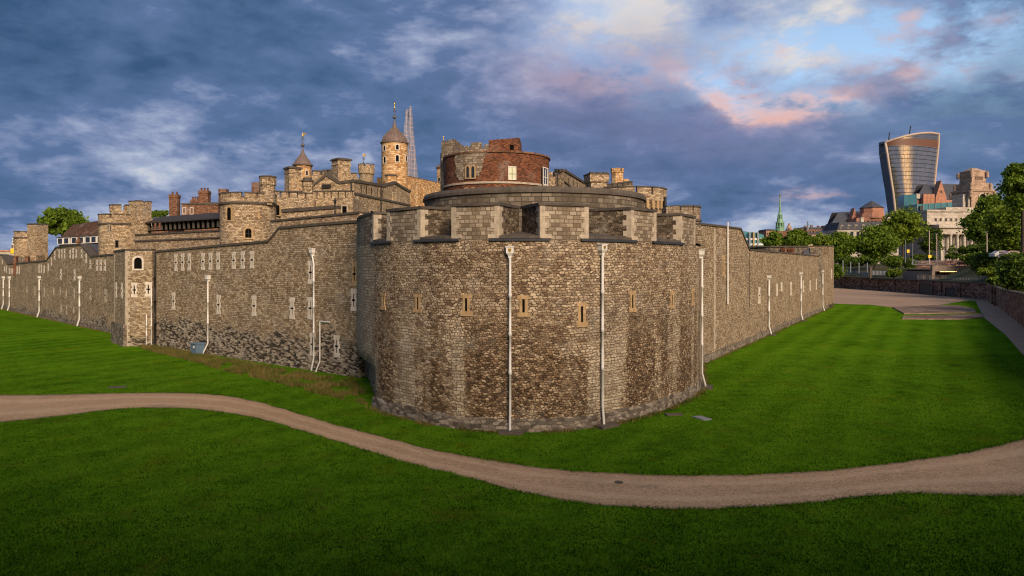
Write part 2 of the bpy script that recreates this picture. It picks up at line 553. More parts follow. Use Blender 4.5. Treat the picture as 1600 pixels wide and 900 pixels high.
def mat_curtain(name, split=None, warm=False):
    """coursed wall, with dark flint rubble below the height split"""
    m, t, b = new_mat(name)
    uv = uvnode(t)
    u, v, _ = t.sep(uv)
    cols = WARM if warm else LTAN
    c1, h1, _ = coursed(t, uv, 0.31, 0.150, cols, MORT, 0.022, 0.05)
    c0, h0, _ = rubble(t, uv, 0.27, 0.155, cols, MORT, 0.09, 0.03, 3.0)
    k0 = t.step(t.noise(uv, 0.45, 4, 0.6), 0.46, 0.54)
    c1 = t.mix(k0, c1, c0)
    h1 = t.m('ADD', t.m('MULTIPLY', h1, t.m('SUBTRACT', 1.0, k0)), t.m('MULTIPLY', h0, k0))
    if split is not None:
        c2, h2, _ = rubble(t, uv, 0.30, 0.125, [(0.0, (0.022, 0.018, 0.014)), (0.35, (0.05, 0.04, 0.03)), (0.50, (0.20, 0.155, 0.11)), (1.0, (0.46, 0.39, 0.30))],
                           (0.22, 0.175, 0.125), 0.10, 0.09, 11.0, 1.0)
        k = t.step(t.m('ADD', v, t.m('MULTIPLY', t.m('SUBTRACT', t.noise(uv, 0.28, 5, 0.6), 0.5), 5.5)), split + 0.5, split - 0.4)
        c1 = t.mix(k, c1, c2)
        h1 = t.m('ADD', t.m('MULTIPLY', h1, t.m('SUBTRACT', 1.0, k)), t.m('MULTIPLY', h2, k))
    finish(t, b, uv, c1, h1, 0.6, 0.05, 0.26)
    return m


def mat_ashlar(name, cols, w_=0.75, h_=0.36, mortar=(0.09, 0.07, 0.05), stain=0.4, ms=0.022, bump=0.4, rough=0.9, grime=(0.045, 0.036, 0.028)):
    m, t, b = new_mat(name)
    uv = uvnode(t)
    c, h, _ = coursed(t, uv, w_, h_, cols, mortar, ms, 0.02)
    finish(t, b, uv, c, h, bump, 0.03, stain, grime, rough=rough)
    return m


def mat_rub(name, cols, w_=0.4, h_=0.25, stain=0.4, mortar=MORT):
    m, t, b = new_mat(name)
    uv = uvnode(t)
    c, h, _ = rubble(t, uv, w_, h_, cols, mortar, 0.09, 0.04, 2.0)
    finish(t, b, uv, c, h, 0.6, 0.05, stain)
    return m


M_BAST = mat_bastion()
M_CURT_L = mat_curtain('curtain stone over flint rubble', 2.6)
M_CURT_FAR = mat_curtain('curtain stone with low flint course', 0.9)
M_CURT_R = mat_curtain('curtain stone coursed', 0.2)
M_TOWER = mat_curtain('tower warm stone', None, True)
M_MERLON = mat_ashlar('merlon squared stone', [(0.0, (0.150, 0.112, 0.075)), (0.5, (0.235, 0.185, 0.130)), (1.0, (0.37, 0.305, 0.225))], 0.37, 0.195, (0.10, 0.075, 0.052), 0.5, 0.02)
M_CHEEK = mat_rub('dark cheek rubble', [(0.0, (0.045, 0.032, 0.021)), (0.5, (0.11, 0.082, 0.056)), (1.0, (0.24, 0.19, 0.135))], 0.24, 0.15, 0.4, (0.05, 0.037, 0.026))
M_INNER = mat_ashlar('inner parapet squared stone', [(0.0, (0.085, 0.066, 0.047)), (0.6, (0.14, 0.114, 0.083)), (1.0, (0.225, 0.19, 0.142))], 0.62, 0.30, (0.06, 0.05, 0.04), 0.55, 0.03)
M_QUOIN = plain('pale quoin stone', (0.38, 0.315, 0.235), 0.85, 0.42, 3.5)
M_QUOINW = plain('whitened slit stone', (0.55, 0.485, 0.40), 0.85, 0.32, 4.0)
M_BUFF = plain('buff slit stone', (0.37, 0.25, 0.130), 0.85, 0.45, 4.5)
M_COPE = plain('dark weathered coping', (0.075, 0.062, 0.050), 0.85, 0.45, 2.0)
M_COPE2 = plain('grey weathered coping', (0.085, 0.070, 0.056), 0.85, 0.45, 2.0)
M_LIP = plain('lead grey lip', (0.035, 0.038, 0.045), 0.6, 0.3, 2.0)
M_PLINTH = mat_rub('grey plinth rubble', [(0.0, (0.07, 0.058, 0.046)), (0.5, (0.17, 0.138, 0.105)), (1.0, (0.31, 0.26, 0.205))], 0.30, 0.17, 0.5, (0.10, 0.082, 0.062))
M_BRICK = mat_ashlar('old red brick', [(0.0, (0.062, 0.021, 0.012)), (0.5, (0.142, 0.047, 0.023)), (1.0, (0.24, 0.090, 0.043))], 0.24, 0.105, (0.10, 0.060, 0.038), 0.6, 0.014)
M_BRICK2 = mat_ashlar('brown house brick', [(0.0, (0.09, 0.04, 0.024)), (0.5, (0.17, 0.080, 0.045)), (1.0, (0.26, 0.13, 0.075))], 0.34, 0.15, (0.12, 0.08, 0.06), 0.35, 0.014)
M_WT = mat_ashlar('keep rag stone with painted sunset tint', [(0.0, (0.30, 0.155, 0.065)), (0.5, (0.52, 0.305, 0.140)), (1.0, (0.68, 0.47, 0.26))], 0.9, 0.42, (0.24, 0.15, 0.08), 0.25, 0.04)  # golden evening light is put into the orange stone colour
M_DARK = plain('painted opening shade', (0.006, 0.0055, 0.005), 0.9, 0.2, 2.0, 0.0, 0.0)  # near-black colour stands in for the shade inside holes
M_GLASS = plain('dark window glass', (0.02, 0.025, 0.032), 0.08, 0.2, 1.0, 0.0, 0.6)
M_LIT = plain('lit window pane', (0.32, 0.30, 0.18), 0.3, 0.1, 2.0, 0, 0.4, (0.95, 0.90, 0.55), 0.22)
M_WHITE = plain('white painted metal', (0.60, 0.58, 0.54), 0.55, 0.22, 1.6)
M_SASH = plain('white painted timber', (0.66, 0.63, 0.57), 0.6, 0.1, 3.0)
M_BLACK = plain('black iron', (0.02, 0.019, 0.018), 0.5, 0.3, 3.0)
M_LEAD = plain('lead roof', (0.10, 0.10, 0.108), 0.55, 0.3, 1.2)
M_SLATE = plain('slate roof', (0.060, 0.062, 0.072), 0.65, 0.35, 1.5)
M_TILE = mat_ashlar('brown roof tile', [(0.0, (0.055, 0.028, 0.018)), (1.0, (0.135, 0.072, 0.045))], 0.30, 0.22, (0.03, 0.018, 0.012), 0.3, 0.02)
M_COPPER = plain('pinkish lead dome', (0.155, 0.110, 0.092), 0.55, 0.35, 1.5)
M_GREENCU = plain('green copper', (0.16, 0.30, 0.185), 0.6, 0.35, 1.2)
M_GOLD = plain('gilded metal', (0.85, 0.52, 0.10), 0.3, 0.1, 3.0, 0.9)
M_BIN = plain('blue grey plastic', (0.10, 0.155, 0.22), 0.5, 0.1, 3.0)
M_SLAB = plain('dark stone slab', (0.09, 0.072, 0.055), 0.9, 0.35, 3.0)
M_CONC = plain('brown concrete', (0.23, 0.175, 0.135), 0.9, 0.3, 0.8)
M_PORT = mat_ashlar('portland stone', [(0.0, (0.36, 0.31, 0.25)), (1.0, (0.54, 0.48, 0.40))], 1.6, 0.7, (0.26, 0.22, 0.18), 0.35, 0.03)
M_PORTW = mat_ashlar('weathered portland stone', [(0.0, (0.26, 0.175, 0.12)), (1.0, (0.46, 0.33, 0.24))], 1.6, 0.7, (0.19, 0.13, 0.09), 0.45, 0.03)
M_PINKBR = mat_ashlar('pink office stone', [(0.0, (0.34, 0.15, 0.09)), (1.0, (0.46, 0.23, 0.15))], 1.2, 0.5, (0.26, 0.12, 0.08), 0.2, 0.03)
M_TEAL = plain('teal glass cladding', (0.085, 0.24, 0.27), 0.25, 0.15, 0.3, 0.1, 0.5)
M_YELLOW = plain('yellow sign', (0.80, 0.50, 0.03), 0.5, 0.05, 2.0)
M_GREY = plain('grey painted metal', (0.20, 0.215, 0.235), 0.5, 0.15, 2.0)
M_GLOW = plain('underpass lamp tube', (0.9, 0.8, 0.5), 0.4, 0.0, 1.0, 0, 0.3, (1.0, 0.62, 0.20), 2.2)
M_CAR = plain('pale pink car paint', (0.40, 0.27, 0.255), 0.25, 0.05, 1.0, 0.1, 0.6)
M_CARW = plain('white car paint', (0.42, 0.41, 0.40), 0.25, 0.05, 1.0, 0.1, 0.6)
M_TYRE = plain('tyre rubber', (0.02, 0.02, 0.02), 0.8, 0.1, 2.0)
M_TIMBER = plain('dark stained timber', (0.045, 0.036, 0.030), 0.7, 0.3, 3.0)
M_BARK = plain('bark', (0.055, 0.042, 0.030), 0.95, 0.4, 4.0)


def mat_leaf(name, dark, light):
    m, t, b = new_mat(name)
    rnd = t.node('ShaderNodeNewGeometry').outputs['Random Per Island']
    tc = t.node('ShaderNodeTexCoord').outputs['Object']
    n = t.noise(tc, 0.35, 3, 0.6)
    f = t.m('ADD', t.m('MULTIPLY', rnd, 0.55), t.m('MULTIPLY', n, 0.6))
    col = t.ramp(f, [(0.25, dark), (0.85, light)])
    t.put(b.inputs['Base Color'], col)
    b.inputs['Roughness'].default_value = 0.6
    b.inputs['Specular IOR Level'].default_value = 0.2
    tr = t.node('ShaderNodeBsdfTranslucent', {'Color': col})
    mx = t.node('ShaderNodeMixShader', {0: 0.35, 1: b.outputs[0], 2: tr.outputs[0]})
    t.l.new(mx.outputs[0], t.n['Material Output'].inputs['Surface'])
    return m


L_MID = mat_leaf('mid green leaf', (0.050, 0.098, 0.009), (0.19, 0.28, 0.024))
L_LIGHT = mat_leaf('light green leaf', (0.065, 0.120, 0.010), (0.22, 0.29, 0.025))
L_DARK = mat_leaf('dark green leaf', (0.026, 0.058, 0.008), (0.12, 0.18, 0.02))


def mat_lawn():
    m, t, b = new_mat('mown lawn')
    tc = t.node('ShaderNodeTexCoord').outputs['Object']
    x, y, _ = t.sep(tc)
    a = t.noise(tc, 0.12, 5, 0.6)
    c = t.noise(tc, 0.9, 6, 0.65)
    f = t.noise(tc, 9.0, 6, 0.7)
    g = t.noise(tc, 42.0, 3, 0.7)
    # mowing stripes that run along the moat
    st = t.m('SINE', t.m('ADD', t.m('MULTIPLY', t.m('SUBTRACT', t.m('MULTIPLY', x, 0.861), t.m('MULTIPLY', y, 0.509)), 2.2), t.m('MULTIPLY', a, 3.0)))
    k = t.m('ADD', t.m('ADD', t.m('MULTIPLY', a, 0.32), t.m('MULTIPLY', c, 0.42)), t.m('ADD', t.m('MULTIPLY', f, 0.24), t.m('MULTIPLY', g, 0.14)))
    k = t.m('ADD', k, t.m('MULTIPLY', st, 0.03))
    col = t.ramp(k, [(0.38, (0.011, 0.030, 0.002)), (0.49, (0.052, 0.126, 0.005)), (0.60, (0.090, 0.195, 0.008)), (0.76, (0.155, 0.245, 0.014))])
    bare = t.m('MULTIPLY', t.step(t.noise(tc, 0.30, 6, 0.7), 0.55, 0.70), 0.65)
    col = t.mix(bare, col, (0.125, 0.115, 0.006))
    t.put(b.inputs['Base Color'], col)
    b.inputs['Roughness'].default_value = 0.95
    b.inputs['Specular IOR Level'].default_value = 0.0
    bp = t.node('ShaderNodeBump', {'Strength': 0.9, 'Distance': 0.08, 'Height': t.m('ADD', f, t.m('MULTIPLY', g, 0.6))})
    t.l.new(bp.outputs[0], b.inputs['Normal'])
    return m


def mat_gravel(name, c0, c1, scale=1.0, worn=False):
    m, t, b = new_mat(name)
    tc = t.node('ShaderNodeTexCoord').outputs['Object']
    n1 = t.noise(tc, 0.35 * scale, 5, 0.6)
    n2 = t.noise(tc, 5.0 * scale, 6, 0.7)
    v = t.vor(t.vm('MULTIPLY', tc, (1, 1, 0)), 22.0 * scale)
    pc = t.sep(v['Color'])[0]
    k = t.m('ADD', t.m('MULTIPLY', n1, 0.30), t.m('ADD', t.m('MULTIPLY', n2, 0.35), t.m('MULTIPLY', pc, 0.40)))
    col = t.ramp(k, [(0.25, c0), (0.80, c1)])
    if worn:
        # loose gravel heaped between two worn tracks, soil and moss creeping in from the edges
        v_ = t.sep(uvnode(t))[1]
        wv = t.m('ADD', v_, t.m('MULTIPLY', t.m('SUBTRACT', n1, 0.5), 0.25))
        track = t.step(t.m('ABSOLUTE', t.m('SUBTRACT', t.m('ABSOLUTE', t.m('SUBTRACT', wv, 0.5)), 0.22)), 0.10, 0.03)
        col = t.mix(t.m('MULTIPLY', track, 0.30), col, (0.62, 0.44, 0.28))
        edge_ = t.step(t.m('ADD', t.m('ABSOLUTE', t.m('SUBTRACT', v_, 0.5)), t.m('MULTIPLY', t.m('SUBTRACT', n2, 0.5), 0.22)), 0.40, 0.50)
        col = t.mix(t.m('MULTIPLY', edge_, 0.75), col, (0.11, 0.085, 0.040))
        damp = t.step(t.noise(tc, 0.22, 6, 0.7), 0.54, 0.68)
        col = t.mix(t.m('MULTIPLY', damp, 0.40), col, (0.17, 0.125, 0.095))
    t.put(b.inputs['Base Color'], col)
    b.inputs['Roughness'].default_value = 0.95
    b.inputs['Specular IOR Level'].default_value = 0.1
    bp = t.node('ShaderNodeBump', {'Strength': 0.7, 'Distance': 0.03, 'Height': t.m('ADD', pc, n2)})
    t.l.new(bp.outputs[0], b.inputs['Normal'])
    return m


M_LAWN = mat_lawn()
M_PATH = mat_gravel('sandy gravel', (0.23, 0.142, 0.076), (0.58, 0.395, 0.235), 1.0, True)
M_PAVE = mat_gravel('dusty paving', (0.26, 0.165, 0.105), (0.48, 0.34, 0.235), 0.4)
M_CITY = mat_gravel('city ground', (0.045, 0.05, 0.025), (0.10, 0.10, 0.06), 0.3)
M_FOOT = mat_rub('footing stone', [(0.0, (0.12, 0.075, 0.05)), (1.0, (0.27, 0.19, 0.135))], 1.2, 0.8, 0.4)
M_MOATW = mat_rub('moat brick and rubble', [(0.0, (0.075, 0.040, 0.030)), (0.5, (0.19, 0.10, 0.07)), (1.0, (0.33, 0.20, 0.145))], 1.0, 0.4, 0.6, (0.07, 0.045, 0.035))


# ------------------------------------------------------------------ ground
mb = MB()
mb.face([(-3000, -1500, 0), (3000, -1500, 0), (3000, 6000, 0), (-3000, 6000, 0)])
lawn = mb.build('lawn', M_LAWN)
tag(lawn, kind='structure')


def lerp_poly(pts, x):
    for i in range(len(pts) - 1):
        if pts[i][0] <= x <= pts[i + 1][0]:
            k = (x - pts[i][0]) / (pts[i + 1][0] - pts[i][0])
            return pts[i][1] + (pts[i + 1][1] - pts[i][1]) * k


FAR = [(-160, 615), (0, 617), (100, 616), (200, 614), (290, 614), (350, 618), (400, 627), (450, 641), (520, 662), (600, 683), (680, 703), (760, 718), (850, 731),
       (950, 739), (1050, 742), (1150, 742), (1250, 738), (1350, 729), (1450, 716), (1530, 703), (1600, 686), (1760, 650)]
NEAR = [(-160, 680), (0, 661), (100, 650), (160, 642), (220, 638), (290, 639), (350, 645), (410, 656), (480, 676), (560, 701), (640, 724), (720, 744), (800, 765),
        (880, 782), (960, 791), (1050, 795), (1150, 794), (1250, 788), (1350, 776), (1420, 771), (1500, 774), (1600, 775), (1760, 770)]


def edge_line(px_pts, seed, amp=0.11):
    g = [G(a, b) for a, b in px_pts]
    c = catmull([(x, y, 0) for x, y in g], 14)
    out = []
    for i, q in enumerate(c):
        k = mnoise.noise(Vector((q.x * 1.1, q.y * 1.1, seed))) * amp + mnoise.noise(Vector((q.x * 4.1, q.y * 4.1, seed))) * amp * 0.6
        out.append((q.x + 0.2 * k, q.y + k))
    return out


fe, ne = edge_line(FAR, 1.0), edge_line(NEAR, 9.0)
mb = MB()
n = len(fe)
rows = []
ridx = [round(i * (len(ne) - 1) / (n - 1)) for i in range(n)]
for k in (0.0, 0.33, 0.66, 1.0):
    rows.append([(ne[ridx[i]][0] * (1 - k) + fe[i][0] * k, ne[ridx[i]][1] * (1 - k) + fe[i][1] * k, 0.004) for i in range(n)])
mb.grid(rows, [[(i * 0.3, k) for i in range(n)] for k in (0.0, 0.33, 0.66, 1.0)], False)
path = mb.build('gravel_path', M_PATH)
tag(path, kind='structure')

pave_px = [(1284, 449), (1340, 452), (1390, 455.5), (1440, 459.5), (1480, 463), (1545, 468.5), (1562, 481), (1600, 511), (1680, 580), (1680, 640), (1600, 556), (1570, 522), (1537, 496), (1531, 484),
           (1524, 470), (1508, 470), (1478, 475), (1460, 477), (1420, 479), (1392, 480), (1360, 476), (1330, 475.5), (1300, 474), (1286, 474)]
mb = MB()
mb.face([(*G(a, b), 0.006) for a, b in reversed(pave_px)])
pave = mb.build('dusty_pavement', M_PAVE)
tag(pave, kind='structure')

# worn stone footings of a vanished building, on the grass by the moat wall
for lab, quad in (('broad low stone footing patch nearest the pale dusty paving', [(1394, 481), (1468, 477.5), (1497, 478), (1522, 483), (1526, 489), (1440, 491), (1412, 491)]),
                  ('narrow low stone footing strip nearest the open lawn', [(1409, 499), (1411, 495), (1470, 493.5), (1536, 491), (1537, 497), (1500, 499.5), (1450, 499.5)])):
    mb = MB()
    g = [G(a, b) for a, b in quad]
    if sum(g[i][0] * g[(i + 1) % len(g)][1] - g[(i + 1) % len(g)][0] * g[i][1] for i in range(len(g))) < 0:
        g = g[::-1]
    mb.prism(g, -0.1, 0.16, scale=0.99)
    tag(mb.build('stone_footing', M_FOOT), lab, 'stone footing')

# the moat's outer retaining wall, all the way round to below the street the photo is taken from
MOAT = [(-420, 520), (-120, 440), (60, 360), (104, 262)] + [G(a, b) for a, b in ((1290, 448.6), (1345, 452), (1400, 456), (1480, 462.6), (1540, 468), (1563, 481.5), (1600, 511.5), (1680, 580))] + \
       [(30, 27), (19, 9), (8, 1.2), (-7, 1.2), (-22, 8), (-50, 34), (-110, 70), (-240, 150)]
MTOP = [3.5, 3.5, 3.5, 3.5, 3.5, 3.5, 3.5, 3.5, 3.5, 3.3, 4.0, 4.8, 5.6, 6.1, 6.2, 6.2, 6.1, 6.0, 5.5, 5.0]
# walking from far round to here the moat is on the right-hand side
mroot = thing('moat_wall', 'long brown brick and rubble retaining wall along the far edge of the moat', 'retaining wall', (MOAT[5][0], MOAT[5][1], 0))
mb = MB()
mb.wall([(p[0], p[1], z) for p, z in zip(MOAT, MTOP)], -0.2, 0.7)
mb.build('wall_face', M_MOATW, mroot)
mb = MB()
for i in range(len(MOAT) - 1):
    a, b = Vector((*MOAT[i], 0)), Vector((*MOAT[i + 1], 0))
    t = (b - a).normalized()
    nn = Vector((t.y, -t.x, 0))
    L = (b - a).length
    c = [a + nn * 0.10, b + nn * 0.10, b - nn * 0.75, a - nn * 0.75]
    z0, z1 = MTOP[i], MTOP[i + 1]
    mb.hexa([(q.x, q.y, zz_ + 0.003) for q, zz_ in zip(c, (z0, z1, z1, z0))] + [(q.x, q.y, zz_ + 0.24) for q, zz_ in zip(c, (z0, z1, z1, z0))])
mb.build('coping', M_COPE2, mroot)
MW = [Vector((*p, 0)) for p in MOAT]
for px in (1318, 1345, 1372, 1398, 1470, 1500, 1552, 1556):
    h = hit(MOAT[4:12], px)
    if h:
        p, t, nn = h
        mb = MB()
        mb.plate(p, t, nn, -0.6, 0.6, 0, 3.45, 0.01, 0.35)
        mb.build('buttress', M_MOATW, mroot)
for px, wd, hh in ((1447, 3.2, 2.9), (1487, 2.6, 2.1)):
    h = hit(MOAT[4:12], px)
    p, t, nn = h
    mb = MB()
    mb.plate(p, t, nn, -wd, wd, 0.02, hh, 0.002, 0.05)  # flat dark plate stands in for the shade of an opening
    o = mb.build('opening', M_SLAB, mroot)
    mb = MB()
    mb.plate(p, t, nn, -wd - 0.4, -wd, 0.0, hh + 0.4, 0.004, 0.30)
    mb.plate(p, t, nn, wd, wd + 0.4, 0.0, hh + 0.4, 0.004, 0.30)
    mb.plate(p, t, nn, -wd, wd, hh, hh + 0.4, 0.004, 0.30)
    mb.build('opening_surround', M_MOATW, o)

# street level and the rising city ground outside the moat
RINGS = [(0.70, 0.0), (9.0, 0.15), (30.0, 3.4), (70, 4.6), (180, 5.2), (900, 8.0), (4000, 10.0)]
mb = MB()
rows = []
for d, dz_ in RINGS:
    off = offset(MOAT, d) if d < 80 else None
    row = []
    for i, (p, z) in enumerate(zip(MOAT, MTOP)):
        if off:
            q = off[i]
        else:
            q70 = offset(MOAT, 70)[i]
            v = Vector((q70[0] - 20, q70[1] - 140))
            v = v.normalized()
            q = (q70[0] + v.x * (d - 70), q70[1] + v.y * (d - 70))
        base = z if d < 5 else (z + dz_ if z < 4.5 else max(z + 0.1, min(3.5 + dz_, 9)) if d > 20 else z + 0.1)
        row.append((q[0], q[1], base))
    rows.append(row)
mb.grid(list(reversed(rows)), None, True)
ter = mb.build('city_ground', M_CITY)
tag(ter, kind='structure')


# ------------------------------------------------------------------ wall fittings
def slit(parent, p, t, nn, zc, w_, h_, mat, cross=True, buff=False):
    """arrow loop: stone surround (part) with a dark slot (sub-part)"""
    o = Vector((p.x, p.y, zc))
    mb = MB()
    sw = 0.06 if not buff else w_ * 0.10
    if buff:
        jw = w_ * 0.34
        e_ = [random.uniform(-0.03, 0.03) for _ in range(8)]
        mb.plate(o, t, nn, -w_ / 2 + e_[0], w_ / 2 + e_[1], h_ * 0.32, h_ * 0.5 + e_[2], -0.1, 0.035)
        mb.plate(o, t, nn, -w_ / 2 - 0.02 + e_[3], w_ / 2 + 0.02 + e_[4], -h_ * 0.5 + e_[5], -h_ * 0.30, -0.1, 0.045)
        mb.plate(o, t, nn, -jw + e_[6], -sw, -h_ * 0.30, h_ * 0.32, -0.1, 0.03)
        mb.plate(o, t, nn, sw, jw + e_[7], -h_ * 0.30, h_ * 0.32, -0.1, 0.03)
        mb2 = MB()
        mb2.plate(o, t, nn, -sw, sw, -h_ * 0.30, h_ * 0.32, -0.05, 0.008)
    else:
        k = 5
        for i in range(k):
            v0, v1 = -h_ / 2 + h_ * i / k, -h_ / 2 + h_ * (i + 1) / k
            ww = w_ / 2 * (1.0 if i % 2 == 0 else 0.72)
            if i in (0, k - 1):
                mb.plate(o, t, nn, -ww, ww, v0, v1, -0.1, 0.035)
            else:
                mb.plate(o, t, nn, -ww, -sw, v0, v1, -0.1, 0.035)
                mb.plate(o, t, nn, sw, ww, v0, v1, -0.1, 0.035)
        mb2 = MB()
        mb2.plate(o, t, nn, -sw, sw, -h_ * 0.3, h_ * 0.3, -0.05, 0.006)
        if cross:
            mb2.plate(o, t, nn, -w_ * 0.28, w_ * 0.28, -0.06, 0.06, -0.05, 0.040)
    s = mb.build('arrow_slit', mat, parent)
    mb2.build('slot', M_DARK, s)
    return s


def arch_pts(w_, h_, k=6, pointed=False):
    """window outline: flat sill, springing at h - w/2, round or pointed head; (u, v) counter-clockwise"""
    pts = [(-w_ / 2, 0), (w_ / 2, 0)]
    sp = h_ - w_ / 2 * (1.3 if pointed else 1.0)
    if pointed:
        for i in range(k + 1):
            a = i / k * R(62)
            pts.append((-w_ / 2 + w_ * math.cos(a), sp + w_ * math.sin(a) * 0.75))
        top = pts[-1][1]
        for i in range(k, -1, -1):
            a = i / k * R(62)
            pts.append((w_ / 2 - w_ * math.cos(a), sp + w_ * math.sin(a) * 0.75))
    else:
        for i in range(2 * k + 1):
            a = PI * i / (2 * k)
            pts.append((w_ / 2 * math.cos(a), sp + w_ / 2 * math.sin(a)))
    return pts


def window(parent, o, t, nn, w_, h_, kind='flat', glass=None, frame=None, bars=True, name='window', proud=0.07, fw=0.16):
    """window with a surround standing proud, glass set back, and bars; o is the middle of the sill"""
    o, t, nn = Vector(o), Vector(t).normalized(), Vector(nn).normalized()
    frame = frame or M_QUOIN
    glass = glass or M_GLASS
    if kind == 'flat':
        out = [(-w_ / 2, 0), (w_ / 2, 0), (w_ / 2, h_), (-w_ / 2, h_)]
        big = [(-w_ / 2 - fw, -fw), (w_ / 2 + fw, -fw), (w_ / 2 + fw, h_ + fw), (-w_ / 2 - fw, h_ + fw)]
    else:
        out = arch_pts(w_, h_, 5, kind == 'pointed')
        c = h_ * 0.45
        big = [(u * (1 + 2 * fw / w_), c + (v - c) * (1 + 2 * fw / h_)) for u, v in out]
    def q(u, v, d): return o + t * u + nn * d + Vector((0, 0, v))
    mb = MB()
    m = len(out)
    for i in range(m):
        j = (i + 1) % m
        mb.face([q(*big[i], proud), q(*big[j], proud), q(*out[j], proud), q(*out[i], proud)])
        mb.face([q(*big[i], -0.02), q(*big[j], -0.02), q(*big[j], proud), q(*big[i], proud)])
        mb.face([q(*out[j], 0.0), q(*out[i], 0.0), q(*out[i], proud), q(*out[j], proud)])
    fr = mb.build(name, frame, parent)
    mb = MB()
    mb.face([q(u, v, 0.012) for u, v in out])
    mb.build('pane', glass, fr)
    if bars:
        mb = MB()
        b = max(0.03, w_ * 0.05)
        mb.plate(o, t, nn, -b / 2, b / 2, 0.0, h_ * 0.94, 0.014, 0.045)
        mb.plate(o, t, nn, -w_ / 2, w_ / 2, h_ * 0.42, h_ * 0.42 + b, 0.014, 0.043)
        mb.build('glazing_bar', M_SASH if bars == 'white' else M_BLACK, fr)
    return fr


def quoin(parent, p, ta, na, tb, nb, z0, z1, mat=None, step=0.30, a=0.36, b=0.2, proud=0.02, name='quoin'):
    """alternating long and short corner stones on two faces meeting at p (ta, tb point away from the corner)"""
    mb = MB()
    z, i = z0, 0
    p = Vector((p[0], p[1], 0))
    while z < z1 - 0.05:
        ze = min(z + step, z1)
        la, lb = (a, b) if i % 2 == 0 else (b, a)
        if ta is not None:
            mb.plate(p, ta, na, -proud, la, z, ze - 0.004, -0.05, proud)
        if tb is not None:
            mb.plate(p, tb, nb, 0.0, lb, z, ze - 0.004, -0.05, proud + 0.003)
        z = ze
        i += 1
    return mb.build(name, mat or M_QUOIN, parent)


def drainpipe(label, pathline, px, pytop, pybot, r=0.11, hopper=True, slab=True, kick=0.5, side=0.0, cat='drainpipe', group=None, emblem=False, proud=0.16, extra=None, mat=None, floor=True):
    p, t, nn = hit(pathline, px)
    Y = p.y
    zt = Z(pytop, Y)
    zb = 0.0 if floor else Z(pybot, Y)
    base = p + nn * proud
    root = thing('drainpipe', label, cat, (base.x, base.y, zb), group)
    hz = 0.5 if r < 0.1 else 0.6
    top = zt - (hz if hopper else 0)
    pts, rad = [], []
    seg = max(3, int((top - zb) / 1.9))
    if kick:
        pts += [base + nn * kick + t * side + Vector((0, 0, zb + 0.05)), base + nn * kick * 0.85 + t * side * 0.8 + Vector((0, 0, zb + 0.25)), base + Vector((0, 0, zb + 1.0))]
        rad += [r, r, r]
    else:
        pts += [base + Vector((0, 0, zb + 0.02))]
        rad += [r]
    z0 = pts[-1].z
    for i in range(1, seg + 1):
        zc = z0 + (top - z0) * i / seg
        if i < seg:
            for dz_, k in ((-0.10, 1), (-0.09, 1.3), (0.09, 1.3), (0.10, 1)):
                pts.append(base + Vector((0, 0, zc + dz_)))
                rad.append(r * k)
        else:
            if extra:
                pts.append(base + Vector((0, 0, zc - 0.7)))
                rad.append(r)
                pts.append(base + t * extra * 0.4 + Vector((0, 0, zc - 0.35)))
                rad.append(r)
                pts.append(base + t * extra + Vector((0, 0, zc)))
                rad.append(r)
            else:
                pts.append(base + Vector((0, 0, zc)))
                rad.append(r)
    mb = MB()
    mb.tube(pts, rad, 10)
    mb.build('pipe', mat or M_WHITE, root)
    if hopper:
        o = base + (t * extra if extra else Vector((0, 0, 0))) + Vector((0, 0, top))
        mb = MB()
        hw = r * 2.8
        def ring(wd, z): return [o + t * wd - nn * 0.16 + Vector((0, 0, z)), o - t * wd - nn * 0.16 + Vector((0, 0, z)), o - t * wd + nn * wd * 0.8 + Vector((0, 0, z)), o + t * wd + nn * wd * 0.8 + Vector((0, 0, z))]
        rr = [ring(r * 1.2, -0.06), ring(r * 1.3, 0.05), ring(hw, 0.18), ring(hw, 0.44), ring(hw * 1.18, 0.445), ring(hw * 1.18, 0.50)]
        for a, b in zip(rr[:-1], rr[1:]):
            for i in range(4):
                j = (i + 1) % 4
                mb.face([a[j], a[i], b[i], b[j]])
        mb.face([rr[-1][i] for i in (3, 2, 1, 0)])
        hp = mb.build('hopper', mat or M_WHITE, root)
        if emblem:
            mb = MB()
            q = o + nn * (hw * 0.8 + 0.012) + Vector((0, 0, 0.31))
            sh = [(-0.075, 0.085), (-0.075, 0.0), (-0.045, -0.065), (0, -0.10), (0.045, -0.065), (0.075, 0.0), (0.075, 0.085)]
            fr_ = [q + t * u + Vector((0, 0, v)) for u, v in sh]
            bk_ = [f_ - nn * 0.02 for f_ in fr_]
            mb.face(fr_)
            for i in range(len(sh)):
                j = (i + 1) % len(sh)
                mb.face([bk_[i], bk_[j], fr_[j], fr_[i]])
            mb.build('emblem', M_GOLD, hp)
    if slab:
        mb = MB()
        q = base + nn * (kick * 0.9) + t * side
        mb.plate(Vector((q.x, q.y, 0)), t, nn, -0.5, 0.65, -0.05, 0.13, -0.35, 0.45)
        mb.build('base_slab', M_SLAB, root)
    return root


